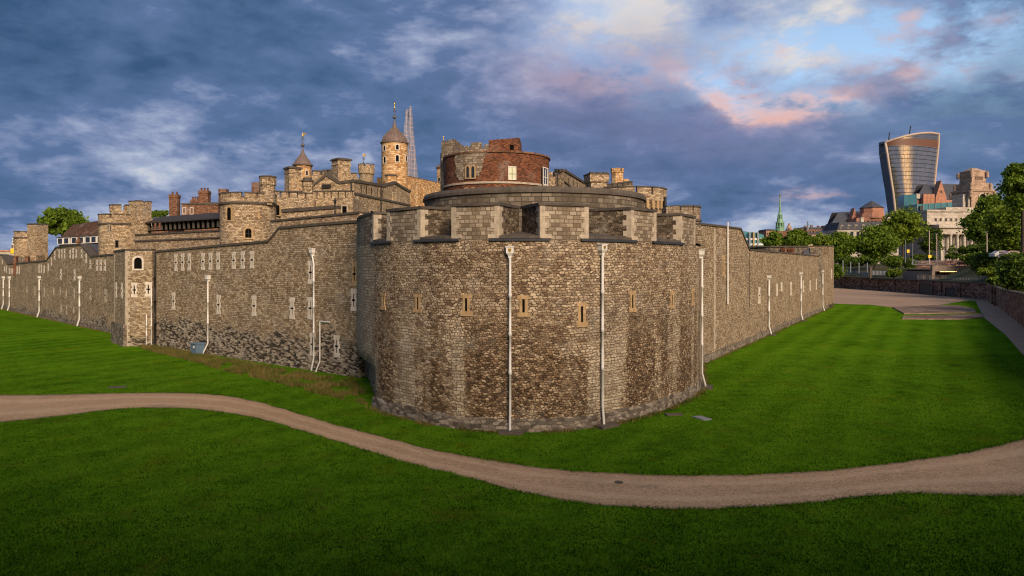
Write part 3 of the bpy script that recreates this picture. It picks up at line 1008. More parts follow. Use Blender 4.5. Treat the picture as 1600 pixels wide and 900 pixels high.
# ------------------------------------------------------------------ the round corner bastion
BP = catmull([(-11.4, 53, 0), (-10.9, 49.5, 0), (-10.2, 46.5, 0), (-9.4, 43.4, 0), (-8.3, 40.6, 0), (-6.92, 38.1, 0), (-4.9, 35.95, 0), (-3.1, 34.5, 0), (-1.23, 33.75, 0), (0.92, 33.55, 0),
              (3.1, 34.05, 0), (5.16, 35.4, 0), (7.55, 37.8, 0), (9.54, 40.4, 0), (11.4, 43.6, 0), (12.6, 47, 0), (13.9, 52, 0), (14.9, 55.7, 0), (15.9, 59, 0)], 5)
BPL = [(q.x, q.y) for q in BP]
BS = [0.0]
for i in range(1, len(BP)):
    BS.append(BS[-1] + (BP[i] - BP[i - 1]).length)


def bpt(s):
    for i in range(len(BP) - 1):
        if BS[i] <= s <= BS[i + 1] + 1e-9:
            k = (s - BS[i]) / (BS[i + 1] - BS[i])
            t = (BP[i + 1] - BP[i]).normalized()
            return BP[i].lerp(BP[i + 1], k), t, Vector((t.y, -t.x, 0))


def b_s(px):
    p, t, nn = hit(BPL, px)
    return min(range(len(BP)), key=lambda i: (BP[i] - p).length), p


def s_of(px):
    p, _, _ = hit(BPL, px)
    best = None
    for i in range(len(BP) - 1):
        d = BP[i + 1] - BP[i]
        k = max(0, min(1, (p - BP[i]).dot(d) / d.length_squared))
        e = (BP[i].lerp(BP[i + 1], k) - p).length
        if best is None or e < best[0]:
            best = (e, BS[i] + k * d.length)
    return best[1]


ZL = 9.12
bast = thing('stone_bastion', 'great round stone bastion with flat topped merlons at the corner of the outer wall', 'bastion', (1.5, 46, 0))
mb = MB()
zs = [-0.1, 0.9, 1.9, 2.35, 2.9, 4.5, 6.5, ZL]
rows, uvs = [], []
for z in zs:
    row, ur = [], []
    for i, q in enumerate(BP):
        # the left end is broken away under the facing
        k = max(0.0, min(1.0, (-7.7 - q.x) / 0.9)) * (1.0 if z < 2.0 else 0.0)
        if q.y > 50: k = 0
        _, t, nn = bpt(BS[i])
        jag = 0.25 * mnoise.noise(Vector((q.x * 2.3, q.y * 2.3, z * 2.0)))
        sh = -nn * (0.95 + jag * 2) * k
        p = q + sh
        row.append((p.x, p.y, z))
        ur.append((BS[i], z))
    rows.append(row)
    uvs.append(ur)
mb.grid(rows, uvs, True)
mb.build('wall', M_BAST, bast)
mb = MB()
sA = s_of(583)
ss = [sA + (BS[-1] - 6 - sA) * i / 70 for i in range(71)]
prow, prow2, prow3 = [], [], []
for s_ in ss:
    p, t, nn = bpt(s_)
    k = 0.05 + 0.04 * mnoise.noise(Vector((s_ * 1.3, 0, 0)))
    zt = 0.52 + 0.22 * mnoise.noise(Vector((s_ * 0.9, 5, 0)))
    a, b = p + nn * (k + 0.10), p + nn * k
    prow.append((a.x, a.y, -0.1))
    prow2.append((b.x, b.y, zt))
    c = p - nn * 0.02
    prow3.append((c.x, c.y, zt + 0.14))
mb.grid([prow, prow2, prow3], [[(s_, z) for s_ in ss] for z in (0, 0.65, 0.85)], False)
mb.build('plinth', M_PLINTH, bast)
# walk behind the merlons
mb = MB()
inn = offset(BPL, 6.0)
mb.grid([[(q[0], q[1], ZL + 0.14) for q in BPL], [(q[0], q[1], ZL + 0.20) for q in inn]], None, False)
mb.build('gun_platform', M_COPE2, bast)

MER = [(None, 584), (605, 657), (706, 780), (844, 919), (986, 1025), (1063, 1086)]
MZ = 10.78
TH = 2.3
FL = 0.62
prev = None
for i, (l, r_) in enumerate(MER):
    s0 = BS[7] if l is None else s_of(l)
    s1 = s_of(r_)
    f_ = [bpt(s0 + (s1 - s0) * k / 5) for k in range(6)]
    p0, t0, n0 = f_[0]
    p1, t1, n1 = f_[-1]
    e0 = FL if l is not None else 0.0
    front = [(q.x, q.y) for q, _, _ in f_]
    q1 = p1 - n1 * TH + t1 * FL
    q0 = p0 - n0 * TH - t0 * e0
    plan = front + [(q1.x, q1.y), (q0.x, q0.y)]
    mb = MB()
    mb.prism(plan, ZL - 0.02, MZ)
    me_ = mb.build('merlon', M_MERLON, bast)
    mb = MB()
    ctr = Vector((sum(a for a, b in plan) / len(plan), sum(b for a, b in plan) / len(plan)))
    cpl = []
    for a, b in plan:
        v = Vector((a, b)) - ctr
        v = v * (1 + 0.10 / max(v.length, 0.4))
        cpl.append((ctr.x + v.x, ctr.y + v.y))
    mb.prism(cpl, MZ, MZ + 0.14, bottom=True)
    mb.build('coping', M_COPE, me_)
    c1 = (Vector((q1.x, q1.y, 0)) - p1)
    c1n = c1.normalized()
    c0 = (Vector((q0.x, q0.y, 0)) - p0)
    c0n = c0.normalized()
    nb = Vector((-c1n.y, c1n.x, 0))
    nb = nb if nb.dot(t1) > 0 else -nb
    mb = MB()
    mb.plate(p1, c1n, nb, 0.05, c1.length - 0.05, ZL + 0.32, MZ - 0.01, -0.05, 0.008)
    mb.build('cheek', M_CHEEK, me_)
    quoin(me_, p1, -t1, n1, c1n, nb, ZL + 0.03, MZ, a=0.42, b=0.24, step=0.275)
    if l is not None:
        nb = Vector((-c0n.y, c0n.x, 0))
        nb = nb if nb.dot(-t0) > 0 else -nb
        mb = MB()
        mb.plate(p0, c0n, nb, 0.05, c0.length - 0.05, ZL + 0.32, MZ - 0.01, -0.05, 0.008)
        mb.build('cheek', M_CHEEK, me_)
        quoin(me_, p0, t0, n0, c0n, nb, ZL + 0.03, MZ, a=0.42, b=0.24, step=0.275)
    # embrasure sill and dark lip between this merlon and the one before
    if prev is not None:
        sp, s_now = prev, s0
        k = 6
        o_, i_ = [], []
        for j in range(k + 1):
            s_ = sp + (s_now - sp) * j / k
            p, t, nn = bpt(s_)
            o_.append(p + nn * 0.05)
            mid = (j / k - 0.5)
            q = p - nn * TH
            i_.append(q)
        mb = MB()
        zo, zi = ZL + 0.22, ZL + 0.52
        mb.grid([[(q.x, q.y, ZL + 0.10) for q in o_], [(q.x, q.y, zo) for q in o_]], None, False)
        mb.grid([[(q.x, q.y, zo) for q in o_], [(q.x, q.y, zi) for q in i_]], None, False)
        sill = mb.build('embrasure_sill', M_COPE2, bast)
        mb = MB()
        ex = 0.45
        l0, l1 = [], []
        for j in range(k + 3):
            s_ = sp - ex + (s_now - sp + 2 * ex) * j / (k + 2)
            p, t, nn = bpt(s_)
            l0.append(p + nn * 0.0)
            l1.append(p + nn * 0.12)
        mb.grid([[(q.x, q.y, ZL - 0.03) for q in l0], [(q.x, q.y, ZL - 0.03) for q in l1], [(q.x, q.y, ZL + 0.05) for q in l1], [(q.x, q.y, ZL + 0.11) for q in l0]], None, False)
        mb.build('lip', M_LIP, sill)
        # pale springer blocks each side of the opening
        for s_, dirn in ((sp, -1), (s_now, 1)):
            p, t, nn = bpt(s_)
            mb = MB()
            mb.plate(p, t, nn, -0.02 if dirn > 0 else -0.55, 0.55 if dirn > 0 else 0.02, ZL + 0.11, ZL + 0.29, -0.1, 0.035)
            mb.build('springer_stone', M_QUOIN, bast)
    prev = s1

# higher curved parapet behind the merlons
mb = MB()
ic, ir = (1.55, 49.6), 7.65
mb.lathe(ic[0], ic[1], [(ir, ZL), (ir, 12.25)], 48, PI * 0.98, PI * 2.02)
mb.build('inner_parapet', M_INNER, bast)
mb = MB()
mb.lathe(ic[0], ic[1], [(ir - 0.02, 12.22), (ir + 0.12, 12.25), (ir + 0.12, 12.42), (ir + 0.02, 12.62), (ir - 0.7, 12.66), (ir - 0.75, 12.2)], 48, PI * 0.98, PI * 2.02, False)
mb.build('inner_coping', M_COPE2, bast)
for px, y0, y1 in ((599, 458, 484), (653, 459, 489), (728.5, 460, 493), (818, 461, 495), (909, 471.5, 511), (988, 454.5, 488), (1050, 456, 482), (1082.5, 451, 477)):
    p, t, nn = hit(BPL, px)
    slit(bast, p, t, nn, Z((y0 + y1) / 2, p.y), 0.60, Z(y0, p.y) - Z(y1, p.y), M_BUFF, buff=True)

drainpipe('white drainpipe with gold crest on the bastion front nearest the camera', BPL, 797.5, 385, 672, 0.064, kick=0.10, emblem=True, group='white drainpipes on the castle walls')
drainpipe('white drainpipe with gold crest right of the lowest buff arrow slit', BPL, 938, 381, 668, 0.064, kick=0.10, emblem=True, group='white drainpipes on the castle walls')
drainpipe('white drainpipe on the bastion edge where it meets the right hand curtain', BPL, 1093, 390, 612, 0.066, kick=0.2, side=0.3, group='white drainpipes on the castle walls')


# ------------------------------------------------------------------ outer curtain walls
def coping_on(root, pts, h=0.16, out=0.10, th=1.3, mat=None, name='coping'):
    mb = MB()
    o_ = offset([(p[0], p[1]) for p in pts], -out)
    i_ = offset([(p[0], p[1]) for p in pts], th)
    for i in range(len(pts) - 1):
        z0, z1 = pts[i][2], pts[i + 1][2]
        c = [o_[i], o_[i + 1], i_[i + 1], i_[i]]
        mb.hexa([(q[0], q[1], z_ - 0.03) for q, z_ in zip(c, (z0, z1, z1, z0))] + [(q[0], q[1], z_ + h) for q, z_ in zip(c, (z0, z1, z1, z0))])
    return mb.build(name, mat or M_COPE, root)


def wall_path(a, b, prof):
    """straight wall from plan point a to b; prof is [(photo column, photo row of the top)]"""
    out = []
    for px, py in prof:
        s = (px - CX) / F
        d = (b[0] - a[0], b[1] - a[1])
        t = (s * a[1] - a[0]) / (d[0] - s * d[1])
        y = a[1] + d[1] * t
        out.append((a[0] + d[0] * t, y, Z(py, y)))
    return out


# right-hand curtain
RA, RB = (14.9, 55.7), (60.6, 133.0)
rpts = wall_path(RA, RB, [(1095, 351), (1130, 354.5), (1157, 358), (1170.5, 391), (1230, 396), (1284.5, 401)])
rw = thing('curtain_wall', 'long stone curtain wall running away to the right of the bastion', 'castle wall', (rpts[2][0], rpts[2][1], 0))
mb = MB()
ext = rpts + [(RB[0], RB[1], rpts[-1][2])]
mb.wall(ext, -0.1, 2.0)
mb.build('wall', M_CURT_R, rw)
coping_on(rw, rpts, 0.13)
RPL = [(p[0], p[1]) for p in ext]
# foot of darker footing stone
mb = MB()
d = Vector((RB[0] - RA[0], RB[1] - RA[1], 0)).normalized()
nR = Vector((d.y, -d.x, 0))
mb.plate((RA[0], RA[1], 0), d, nR, 0, 89.8, -0.1, 0.6, -0.02, 0.12)
mb.build('plinth', M_PLINTH, rw)
tR = d
for px, py, hh, cr in ((1186.3, 461.5, 26, 1), (1214, 453, 18, 0), (1221, 448, 14, 0), (1235.7, 451, 21, 0), (1255, 447.5, 18, 0), (1265.7, 446.5, 17, 0), (1275.3, 444, 17, 0)):
    p, t, nn = hit(RPL, px)
    slit(rw, p, t, nn, Z(py, p.y), 1.05, hh / F * p.y, M_QUOINW, bool(cr))
p, t, nn = hit(RPL, 1130.5)
slit(rw, p, t, nn, Z(415, p.y), 0.8, 32 / F * p.y, M_BUFF, buff=True)
p, t, nn = hit(RPL, 1115.5)
quoin(rw, p, t, nn, None, None, 0.75, Z(357, p.y), M_QUOIN, 0.42, 0.62, 0.40, 0.025, 'quoin_strip')
p, t, nn = hit(RPL, 1170.5)
quoin(rw, p, t, nn, None, None, 3.6, Z(395, p.y), M_COPE2, 0.5, 0.30, 0.2, 0.02, 'quoin_strip')
# end block
eb = thing('wall_end_turret', 'square stone turret ending the right curtain wall', 'turret', (59, 130.5, 0))
q0 = Vector((RA[0], RA[1], 0)) + d * 82.5
mb = MB()
L = 7.4
def eo(u, v): return (q0.x + d.x * u + nR.x * v, q0.y + d.y * u + nR.y * v)
pl_ = [eo(0, 0.12), eo(L, 0.12), eo(L, -4.0), eo(0, -4.0)]
mb.prism(pl_, -0.1, [Z(385, q0.y), Z(384, q0.y + 6), Z(384, q0.y + 6), Z(385, q0.y)])
mb.build('turret_body', M_CURT_R, eb)
mb = MB()
mb.plate((q0.x, q0.y, 0), d, nR, -0.05, L + 0.05, Z(385, q0.y) + 0.01, Z(385, q0.y) + 0.15, -4.05, 0.2)
mb.build('coping', M_COPE2, eb)
mb = MB()
mb.plate((q0.x, q0.y, 0), d, nR, L / 2 - 0.4, L / 2 + 0.4, 5.2, 7.0, 0.121, 0.17)
mb.build('arrow_slit', M_QUOINW, eb)
for px, a, b, who in ((1199.3, 430, 526, 'nearest of the three slender white drainpipes on the right curtain'), (1249.7, 425, 502, 'middle one of the three slender white drainpipes on the right curtain'),
                      (1284, 422, 484, 'farthest of the three slender white drainpipes on the right curtain')):
    drainpipe(who, RPL, px, a, b, 0.09, kick=0.22, side=0.15, group='white drainpipes on the castle walls', slab=px < 1260)
m_ = thing('mast', 'slim white mast fixed against the right curtain wall beside the bastion', 'mast', (*hit(RPL, 1134.5)[0].to_2d(), Z(475, hit(RPL, 1134.5)[0].y)))
p, t, nn = hit(RPL, 1134.5)
mb = MB()
mb.tube([p + nn * 0.15 + Vector((0, 0, Z(475, p.y))), p + nn * 0.15 + Vector((0, 0, Z(347, p.y)))], 0.075, 8)
mb.build('pole', M_WHITE, m_)
for zz_ in (Z(460, p.y), Z(410, p.y), Z(365, p.y)):
    mb = MB()
    mb.plate(p + Vector((0, 0, zz_)), t, nn, -0.13, 0.13, -0.06, 0.06, 0.0, 0.10)
    mb.build('bracket', M_GREY, m_)

# left curtain, near part (between bastion and square turret)
S1A, S1B = (-35.0, 68.8), (-10.9, 49.5)
s1 = wall_path(S1A, S1B, [(243, 394), (330, 386), (420, 378), (437, 357), (500, 351.5), (560, 347)])
lw = thing('curtain_wall', 'stone curtain wall over black flint rubble between square turret and bastion', 'castle wall', (s1[2][0], s1[2][1], 0))
mb = MB()
mb.wall(s1, -0.1, 2.0)
mb.build('wall', M_CURT_L, lw)
coping_on(lw, s1, 0.15)
S1PL = [(p[0], p[1]) for p in s1]
for px in (275, 285.5, 296, 317.3, 329, 341, 365.5, 379.5, 394):
    p, t, nn = hit(S1PL, px)
    slit(lw, p, t, nn, Z(410 - (px - 275) / 119 * 4, p.y), 0.60, 27 / F * p.y, M_QUOINW)
for px, py, hh in ((271.3, 470.5, 27), (341.7, 476, 30), (397, 477.7, 32), (456.7, 481.7, 34), (485.5, 425.5, 36), (485, 481.5, 35), (553, 469, 34), (488.5, 538, 36), (526.3, 541, 34)):
    p, t, nn = hit(S1PL, px)
    slit(lw, p, t, nn, Z(py, p.y), 0.66, hh / F * p.y, M_QUOINW)
p, t, nn = hit(S1PL, 554)
slit(lw, p, t, nn, Z(428, p.y), 0.6, 38 / F * p.y, M_BUFF)
drainpipe('white drainpipe with square hopper running down into the blue bin', S1PL, 327.5, 430, 545, 0.068, kick=0.3, side=-0.3, slab=False, group='white drainpipes on the castle walls')
drainpipe('tall white drainpipe with offset hopper just left of the bastion', S1PL, 493, 388, 584, 0.064, kick=0.105, side=-0.15, slab=False, extra=-0.22, group='white drainpipes on the castle walls')
p, t, nn = hit(S1PL, 501.5)
root = thing('conduit', 'thin white conduit bent to the right beside the tall white drainpipe', 'conduit', (p.x, p.y, 0))
mb = MB()
o = p + nn * 0.10
zt = Z(502, p.y)
mb.tube([o + nn * 0.3 - t * 0.1 + Vector((0, 0, 0.02)), o + Vector((0, 0, 0.8)), o + Vector((0, 0, zt - 0.05)), o + t * 0.05 + Vector((0, 0, zt)), o + t * 1.15 + Vector((0, 0, zt))], 0.055, 8)
mb.build('pipe', M_WHITE, root)

# square turret on the left curtain
tt = thing('square_turret', 'square stone turret with pale corner stones and an arched window', 'turret', (-37, 70, 0))
TP = [(-46.5, 82.5), (-40.6, 71.9), (-37.4, 68.2), (-34.9, 68.3), (-34.6, 70.5), (-41, 84)]
ztt = Z(391, 68.3)
mb = MB()
mb.prism(TP, -0.1, [ztt - 0.25, ztt - 0.1, ztt, ztt - 0.05, ztt - 0.05, ztt - 0.25])
mb.build('turret_body', M_CURT_FAR, tt)
coping_on(tt, [(-46.5, 82.5, ztt - 0.25), (-40.6, 71.9, ztt - 0.1), (-37.4, 68.2, ztt), (-34.9, 68.3, ztt)], 0.14, 0.08, 0.8)
mb = MB()
f0 = Vector((-40.6, 71.9, 0)); f1 = Vector((-37.4, 68.2, 0))
tl = (f1 - f0).normalized(); nl = Vector((tl.y, -tl.x, 0))
mb.plate(f0, tl, nl, -0.15, (f1 - f0).length + 0.2, -0.1, 2.1, -0.05, 0.25)
mb.build('plinth', M_PLINTH, tt)
fx = Vector((1, 0.04, 0)).normalized(); fn = Vector((fx.y, -fx.x, 0))
quoin(tt, f1, fx, fn, -tl, nl, 0.0, ztt - 0.05, M_QUOIN, 0.34, 0.40, 0.22)
quoin(tt, f0, tl, nl, None, None, 2.1, ztt - 0.15, M_QUOIN, 0.34, 0.36, 0.22)
TPL = [f0.to_2d(), f1.to_2d(), Vector((-34.9, 68.3))]
for px, py, hh, wd in ((210, 453, 23, 0.6), (232, 452, 23, 0.7)):
    p, t, nn = hit(TPL, px)
    slit(tt, p, t, nn, Z(py, p.y), wd, hh / F * p.y, M_QUOINW)
for px, py in ((181.7, 453), (190.5, 454)):
    p, t, nn = hit(TPL, px)
    slit(tt, p, t, nn, Z(py, p.y), 0.6, 24 / F * p.y, M_QUOINW)
p, t, nn = hit(TPL, 216)
window(tt, (p.x, p.y, Z(420, p.y)), t, nn, 0.75, 1.1, 'round', M_DARK, M_QUOINW, False, fw=0.17)
for px, a, b, who in ((237.3, 445, 538, 'taller thin white pipe on the front of the square turret'), (229.7, 491, 537, 'shorter thin white pipe on the front of the square turret')):
    drainpipe(who, TPL, px, a, b, 0.055, hopper=False, slab=False, kick=0, proud=0.1, cat='pipe')
drainpipe('dark iron rainwater pipe in the corner between square turret and curtain', [(-36, 68.35), (-34.0, 68.2)], 243.2, 396, 538, 0.09,
          hopper=False, slab=False, kick=0, proud=0.15, cat='pipe', mat=M_BLACK)

# left curtain, far part
S3A, S3B = (-96.0, 130.2), (-45.5, 80.6)
s3 = wall_path(S3A, S3B, [(-30, 398), (2, 398.5), (4, 399), (12.5, 413.4), (73, 408), (88, 387), (126, 382.5), (142.5, 401.5), (178, 398)])
fw_ = thing('curtain_wall', 'far stone curtain wall with stepped top and many white slits at left', 'castle wall', (s3[6][0], s3[6][1], 0))
mb = MB()
mb.wall(s3, -0.1, 1.5)
mb.build('wall', M_CURT_FAR, fw_)
coping_on(fw_, s3, 0.15, 0.1, 1.0)
S3PL = [(p[0], p[1]) for p in s3]
d3 = Vector((S3B[0] - S3A[0], S3B[1] - S3A[1], 0)).normalized()
mb = MB()
a3 = Vector((*S3PL[0], 0))
mb.plate(a3, d3, Vector((d3.y, -d3.x, 0)), 0, (Vector((*S3PL[-1], 0)) - a3).length, -0.1, 0.6, -0.02, 0.12)
mb.build('plinth', M_PLINTH, fw_)
SL3 = [(428, 295, 70), (402, 345, 65), (378, 388, 60), (462, 282, 72), (483, 282, 72), (505, 282, 72), (548, 285, 65), (571, 280, 85), (596, 280, 72), (638, 280, 66), (673, 318, 75), (707, 365, 70),
       (759, 372, 90), (788, 372, 90), (820, 372, 90), (305, 400, 68), (323, 400, 68), (345, 405, 60), (73, 418, 45), (87, 418, 45), (100, 418, 45), (125, 410, 55), (138, 410, 55), (152, 410, 60),
       (475, 443, 85), (583, 447, 90), (273, 572, 75), (345, 582, 75), (420, 575, 60), (472, 578, 60), (518, 592, 55), (580, 592, 80), (707, 597, 95), (823, 607, 105), (210, 565, 50),
       (478, 708, 60), (520, 722, 80), (577, 722, 50), (35, 400, 40), (49, 402, 55), (18, 345, 40)]
for a, b, hh in SL3:
    px, py = a / 5, 340 + b / 5
    h = hit(S3PL, px)
    if h:
        p, t, nn = h
        slit(fw_, p, t, nn, Z(py, p.y), 0.78 if hh > 80 else 0.62, hh / 5 / F * p.y, M_QUOINW if b < 500 else M_QUOIN, hh > 60)
for px, y0, y1, who in ((126.4, 430, 508, 'white drainpipe nearest the square turret on the far left curtain'), (63.3, 430, 494, 'white drainpipe standing alone mid way along the far left curtain'),
                        (16.4, 431, 482, 'right one of the paired white drainpipes at far left'), (7, 431, 481, 'left one of the paired white drainpipes at far left')):
    drainpipe(who, S3PL, px, y0, y1, 0.105, kick=0.22, side=-0.15, slab=False, group='white drainpipes on the castle walls')

# blue bin the pipe runs into
p, t, nn = hit(S1PL, 321.5)
c = p + nn * 0.75
bn = thing('water_butt', 'blue grey plastic bin at the foot of the left curtain', 'bin', (c.x, c.y, 0))
mb = MB()
mb.prism([(c.x + t.x * a + nn.x * b, c.y + t.y * a + nn.y * b) for a, b in ((-0.42, 0.36), (0.42, 0.36), (0.42, -0.36), (-0.42, -0.36))][::1], 0.0, 0.95, scale=1.12)
mb.build('bin_body', M_BIN, bn)
mb = MB()
mb.plate(Vector((c.x, c.y, 0.95)), t, nn, -0.52, 0.52, 0.002, 0.10, -0.46, 0.46)
mb.build('lid', M_BIN, bn)
mb = MB()
mb.plate(Vector((c.x, c.y, 0.62)), t, nn, 0.02, 0.26, 0.0, 0.20, 0.40, 0.425)
mb.build('sticker', M_SASH, bn)


# ------------------------------------------------------------------ towers and buildings inside the walls
def ring_merlons(mb, cx, cy, r, z0, z1, n, th=0.45, gap=0.35, a0=0.0, cap=None):
    """merlons round a drum; cap: second builder for the coping stones"""
    for k in range(n):
        aa, ab = a0 + 2 * PI * k / n, a0 + 2 * PI * (k + 1 - gap) / n
        m = 3
        o_ = [(cx + r * math.cos(aa + (ab - aa) * i / m), cy + r * math.sin(aa + (ab - aa) * i / m)) for i in range(m + 1)]
        i_ = [(cx + (r - th) * math.cos(ab - (ab - aa) * i / m), cy + (r - th) * math.sin(ab - (ab - aa) * i / m)) for i in range(m + 1)]
        mb.prism(o_ + i_, z0, z1)
        if cap is not None:
            e = 0.06
            o2 = [(cx + (r + e) * math.cos(aa - 0.01 + (ab - aa + 0.02) * i / m), cy + (r + e) * math.sin(aa - 0.01 + (ab - aa + 0.02) * i / m)) for i in range(m + 1)]
            i2 = [(cx + (r - th - e) * math.cos(ab + 0.01 - (ab - aa + 0.02) * i / m), cy + (r - th - e) * math.sin(ab + 0.01 - (ab - aa + 0.02) * i / m)) for i in range(m + 1)]
            cap.prism(o2 + i2, z1, z1 + 0.14, bottom=True)


def drum(root, cx, cy, r, z0, zband, zpar, zt, n, mat, name='drum', gap=0.33, a0=0.1):
    mb = MB()
    mb.lathe(cx, cy, [(r, z0), (r, zband)], 40)
    mb.build(name, mat, root)
    mb = MB()
    mb.lathe(cx, cy, [(r, zband), (r + 0.14, zband + 0.02), (r + 0.14, zband + 0.2), (r + 0.04, zband + 0.26)], 40)
    mb.build('string_course', M_COPE, root)
    mb, cp_ = MB(), MB()
    mb.lathe(cx, cy, [(r + 0.04, zband + 0.2), (r + 0.04, zpar), (r - 0.4, zpar), (r - 0.4, zband)], 40)
    ring_merlons(mb, cx, cy, r + 0.04, zpar - 0.02, zt - 0.14, n, 0.45, gap, a0, cp_)
    pr = mb.build('parapet', mat, root)
    cp_.build('coping', M_COPE, pr)


def drum_window(root, cx, cy, r, px, pybase, w_, h_, kind, glass=None, frame=None, bars=False, fw=0.16):
    """window on the visible side of a drum at photo column px"""
    s = (px - CX) / F
    # ray x = s*y meets circle
    A = s * s + 1
    B = -2 * (s * cx + cy)
    C_ = cx * cx + cy * cy - r * r
    dd = max(0.0, B * B - 4 * A * C_)
    y = (-B - math.sqrt(dd)) / (2 * A)
    x = s * y
    nn = Vector((x - cx, y - cy, 0)).normalized()
    t = Vector((-nn.y, nn.x, 0))
    return window(root, (x + nn.x * 0.02, y + nn.y * 0.02, Z(pybase, y)), t, nn, w_, h_, kind, glass, frame, bars, fw=fw)


def block(root, x0, x1, y0, y1, z0, z1, mat, name='walls'):
    mb = MB()
    mb.box(x0, x1, y0, y1, z0, z1)
    return mb.build(name, mat, root)


def sqr(cx, cy, w_, rot=0.0, d_=None):
    d_ = d_ or w_
    c, s = math.cos(rot), math.sin(rot)
    return [(cx + c * a * w_ - s * b * d_, cy + s * a * w_ + c * b * d_) for a, b in ((-.5, -.5), (.5, -.5), (.5, .5), (-.5, .5))]


def octo(cx, cy, r, n=8, rot=PI / 8):
    return [(cx + r * math.cos(rot + 2 * PI * k / n), cy + r * math.sin(rot + 2 * PI * k / n)) for k in range(n)]


def wall_merlons(root, pts, z0, hh, w_, gap, th, mat, capmat=None, out=0.0, name='battlement'):
    """battlements along a plan line [(x, y, z)]; returns nothing"""
    mb, cp_ = MB(), MB()
    for i in range(len(pts) - 1):
        a, b = Vector(pts[i]), Vector(pts[i + 1])
        t = Vector((b.x - a.x, b.y - a.y, 0))
        L = t.length
        t.normalize()
        nn = Vector((t.y, -t.x, 0))
        k = max(1, int(L / (w_ + gap)))
        st = L / k
        for j in range(k):
            u0 = j * st + gap / 2
            u1 = (j + 1) * st - gap / 2
            zc = a.z + (b.z - a.z) * (j + 0.5) / k
            mb.plate(Vector((a.x, a.y, zc + z0)), t, nn, u0, u1, -0.02, hh, -th, out)
            cp_.plate(Vector((a.x, a.y, zc + z0)), t, nn, u0 - 0.06, u1 + 0.06, hh, hh + 0.14, -th - 0.05, out + 0.07)
    o = mb.build(name, mat, root)
    cp_.build('coping', capmat or M_COPE, o)
    return o


# ---- red brick tower behind the bastion
Yt = 62.0
tc_ = (X(776, Yt), Yt)
tr_ = 4.62
Yf = Yt - tr_
bt = thing('brick_tower', 'round red brick tower with a patch of grey stone and a lit sash window', 'tower', (*tc_, 8.0))
ztop = Z(234, Yf)
zb_ = Z(285.5, Yf)
mb = MB()
mb.lathe(*tc_, [(tr_, 8), (tr_, ztop - 0.25), (tr_ - 0.5, ztop - 0.25)], 56)
mb.build('drum', M_BRICK, bt)
mb = MB()
mb.lathe(*tc_, [(tr_ - 0.05, ztop - 0.26), (tr_ + 0.10, ztop - 0.2), (tr_ + 0.10, ztop - 0.05), (tr_ - 0.5, ztop)], 56)
mb.build('coping', M_BRICK2, bt)
mb = MB()
mb.lathe(*tc_, [(tr_, zb_ - 0.06), (tr_ + 0.10, zb_ - 0.05), (tr_ + 0.10, zb_ + 0.10), (tr_, zb_ + 0.13)], 56)
mb.build('string_course', M_QUOIN, bt)


def ang(px, r=tr_, c=tc_):
    s = (px - CX) / F
    A, B, C_ = s * s + 1, -2 * (s * c[0] + c[1]), c[0] ** 2 + c[1] ** 2 - r * r
    y = (-B - math.sqrt(max(0, B * B - 4 * A * C_))) / (2 * A)
    return math.atan2(y - c[1], s * y - c[0])


# stone patch with a ragged right edge and stepped crenels
mb = MB()
aL = ang(711.5)
zlv = [zb_ + 0.32, zb_ + 0.55, zb_ + 0.9, zb_ + 1.25, zb_ + 1.6, zb_ + 1.95, zb_ + 2.3, zb_ + 2.65, ztop - 0.25]
edge = [742, 748, 752, 755, 756, 758, 760, 762, 762]
lefte = [717, 714, 712, 713, 711.5, 711, 712, 711, 711]
for i in range(len(zlv) - 1):
    a0_, a1_ = ang(lefte[i]), ang(edge[i] + random.uniform(-1.2, 1.2))
    m = 8
    ro = tr_ + 0.05
    rows = [[(tc_[0] + ro * math.cos(a0_ + (a1_ - a0_) * k / m), tc_[1] + ro * math.sin(a0_ + (a1_ - a0_) * k / m), z) for k in range(m + 1)] for z in (zlv[i], zlv[i + 1])]
    uvr = [[((a0_ + (a1_ - a0_) * k / m) * ro, z) for k in range(m + 1)] for z in (zlv[i], zlv[i + 1])]
    mb.grid(rows, uvr)
for (pa, pb, pt) in ((712, 719.5, 236.5), (719.5, 723, 232.5), (723, 731, 226), (731, 736, 229), (736, 751, 221.5), (751, 757, 231), (757, 762, 225.5)):
    a0_, a1_ = ang(pa), ang(pb)
    ro, ri = tr_ + 0.05, tr_ - 0.5
    pl_ = [(tc_[0] + ro * math.cos(a0_ + (a1_ - a0_) * k / 3), tc_[1] + ro * math.sin(a0_ + (a1_ - a0_) * k / 3)) for k in range(4)] + \
          [(tc_[0] + ri * math.cos(a1_ + (a0_ - a1_) * k / 3), tc_[1] + ri * math.sin(a1_ + (a0_ - a1_) * k / 3)) for k in range(4)]
    mb.prism(pl_, ztop - 0.26, Z(pt, Yf))
mb.build('stone_patch', M_MERLON, bt)
for px in (731.2, 739.3):
    drum_window(bt, *tc_, tr_ + 0.05, px, 278, 0.30, 0.95, 'pointed', None, M_BUFF, False, 0.10)
wn = drum_window(bt, *tc_, tr_, 800, 280, 0.56, 0.98, 'flat', M_LIT, M_SASH, True, 0.06)
drum_window(bt, *tc_, tr_, 851.5, 288, 0.9, 1.35, 'flat', None, M_SASH, 'white', 0.08)
for px in (729, 739.5):
    drum_window(bt, *tc_, tr_, px, 303, 0.36, 0.45, 'round', M_DARK, M_BUFF, False, 0.09)
a_ = ang(845.5)
mb = MB()
pp = (tc_[0] + (tr_ + 0.1) * math.cos(a_), tc_[1] + (tr_ + 0.1) * math.sin(a_))
mb.tube([(*pp, 9), (*pp, Z(262, pp[1]))], 0.07, 8)
mb.build('rainwater_pipe', M_BLACK, bt)
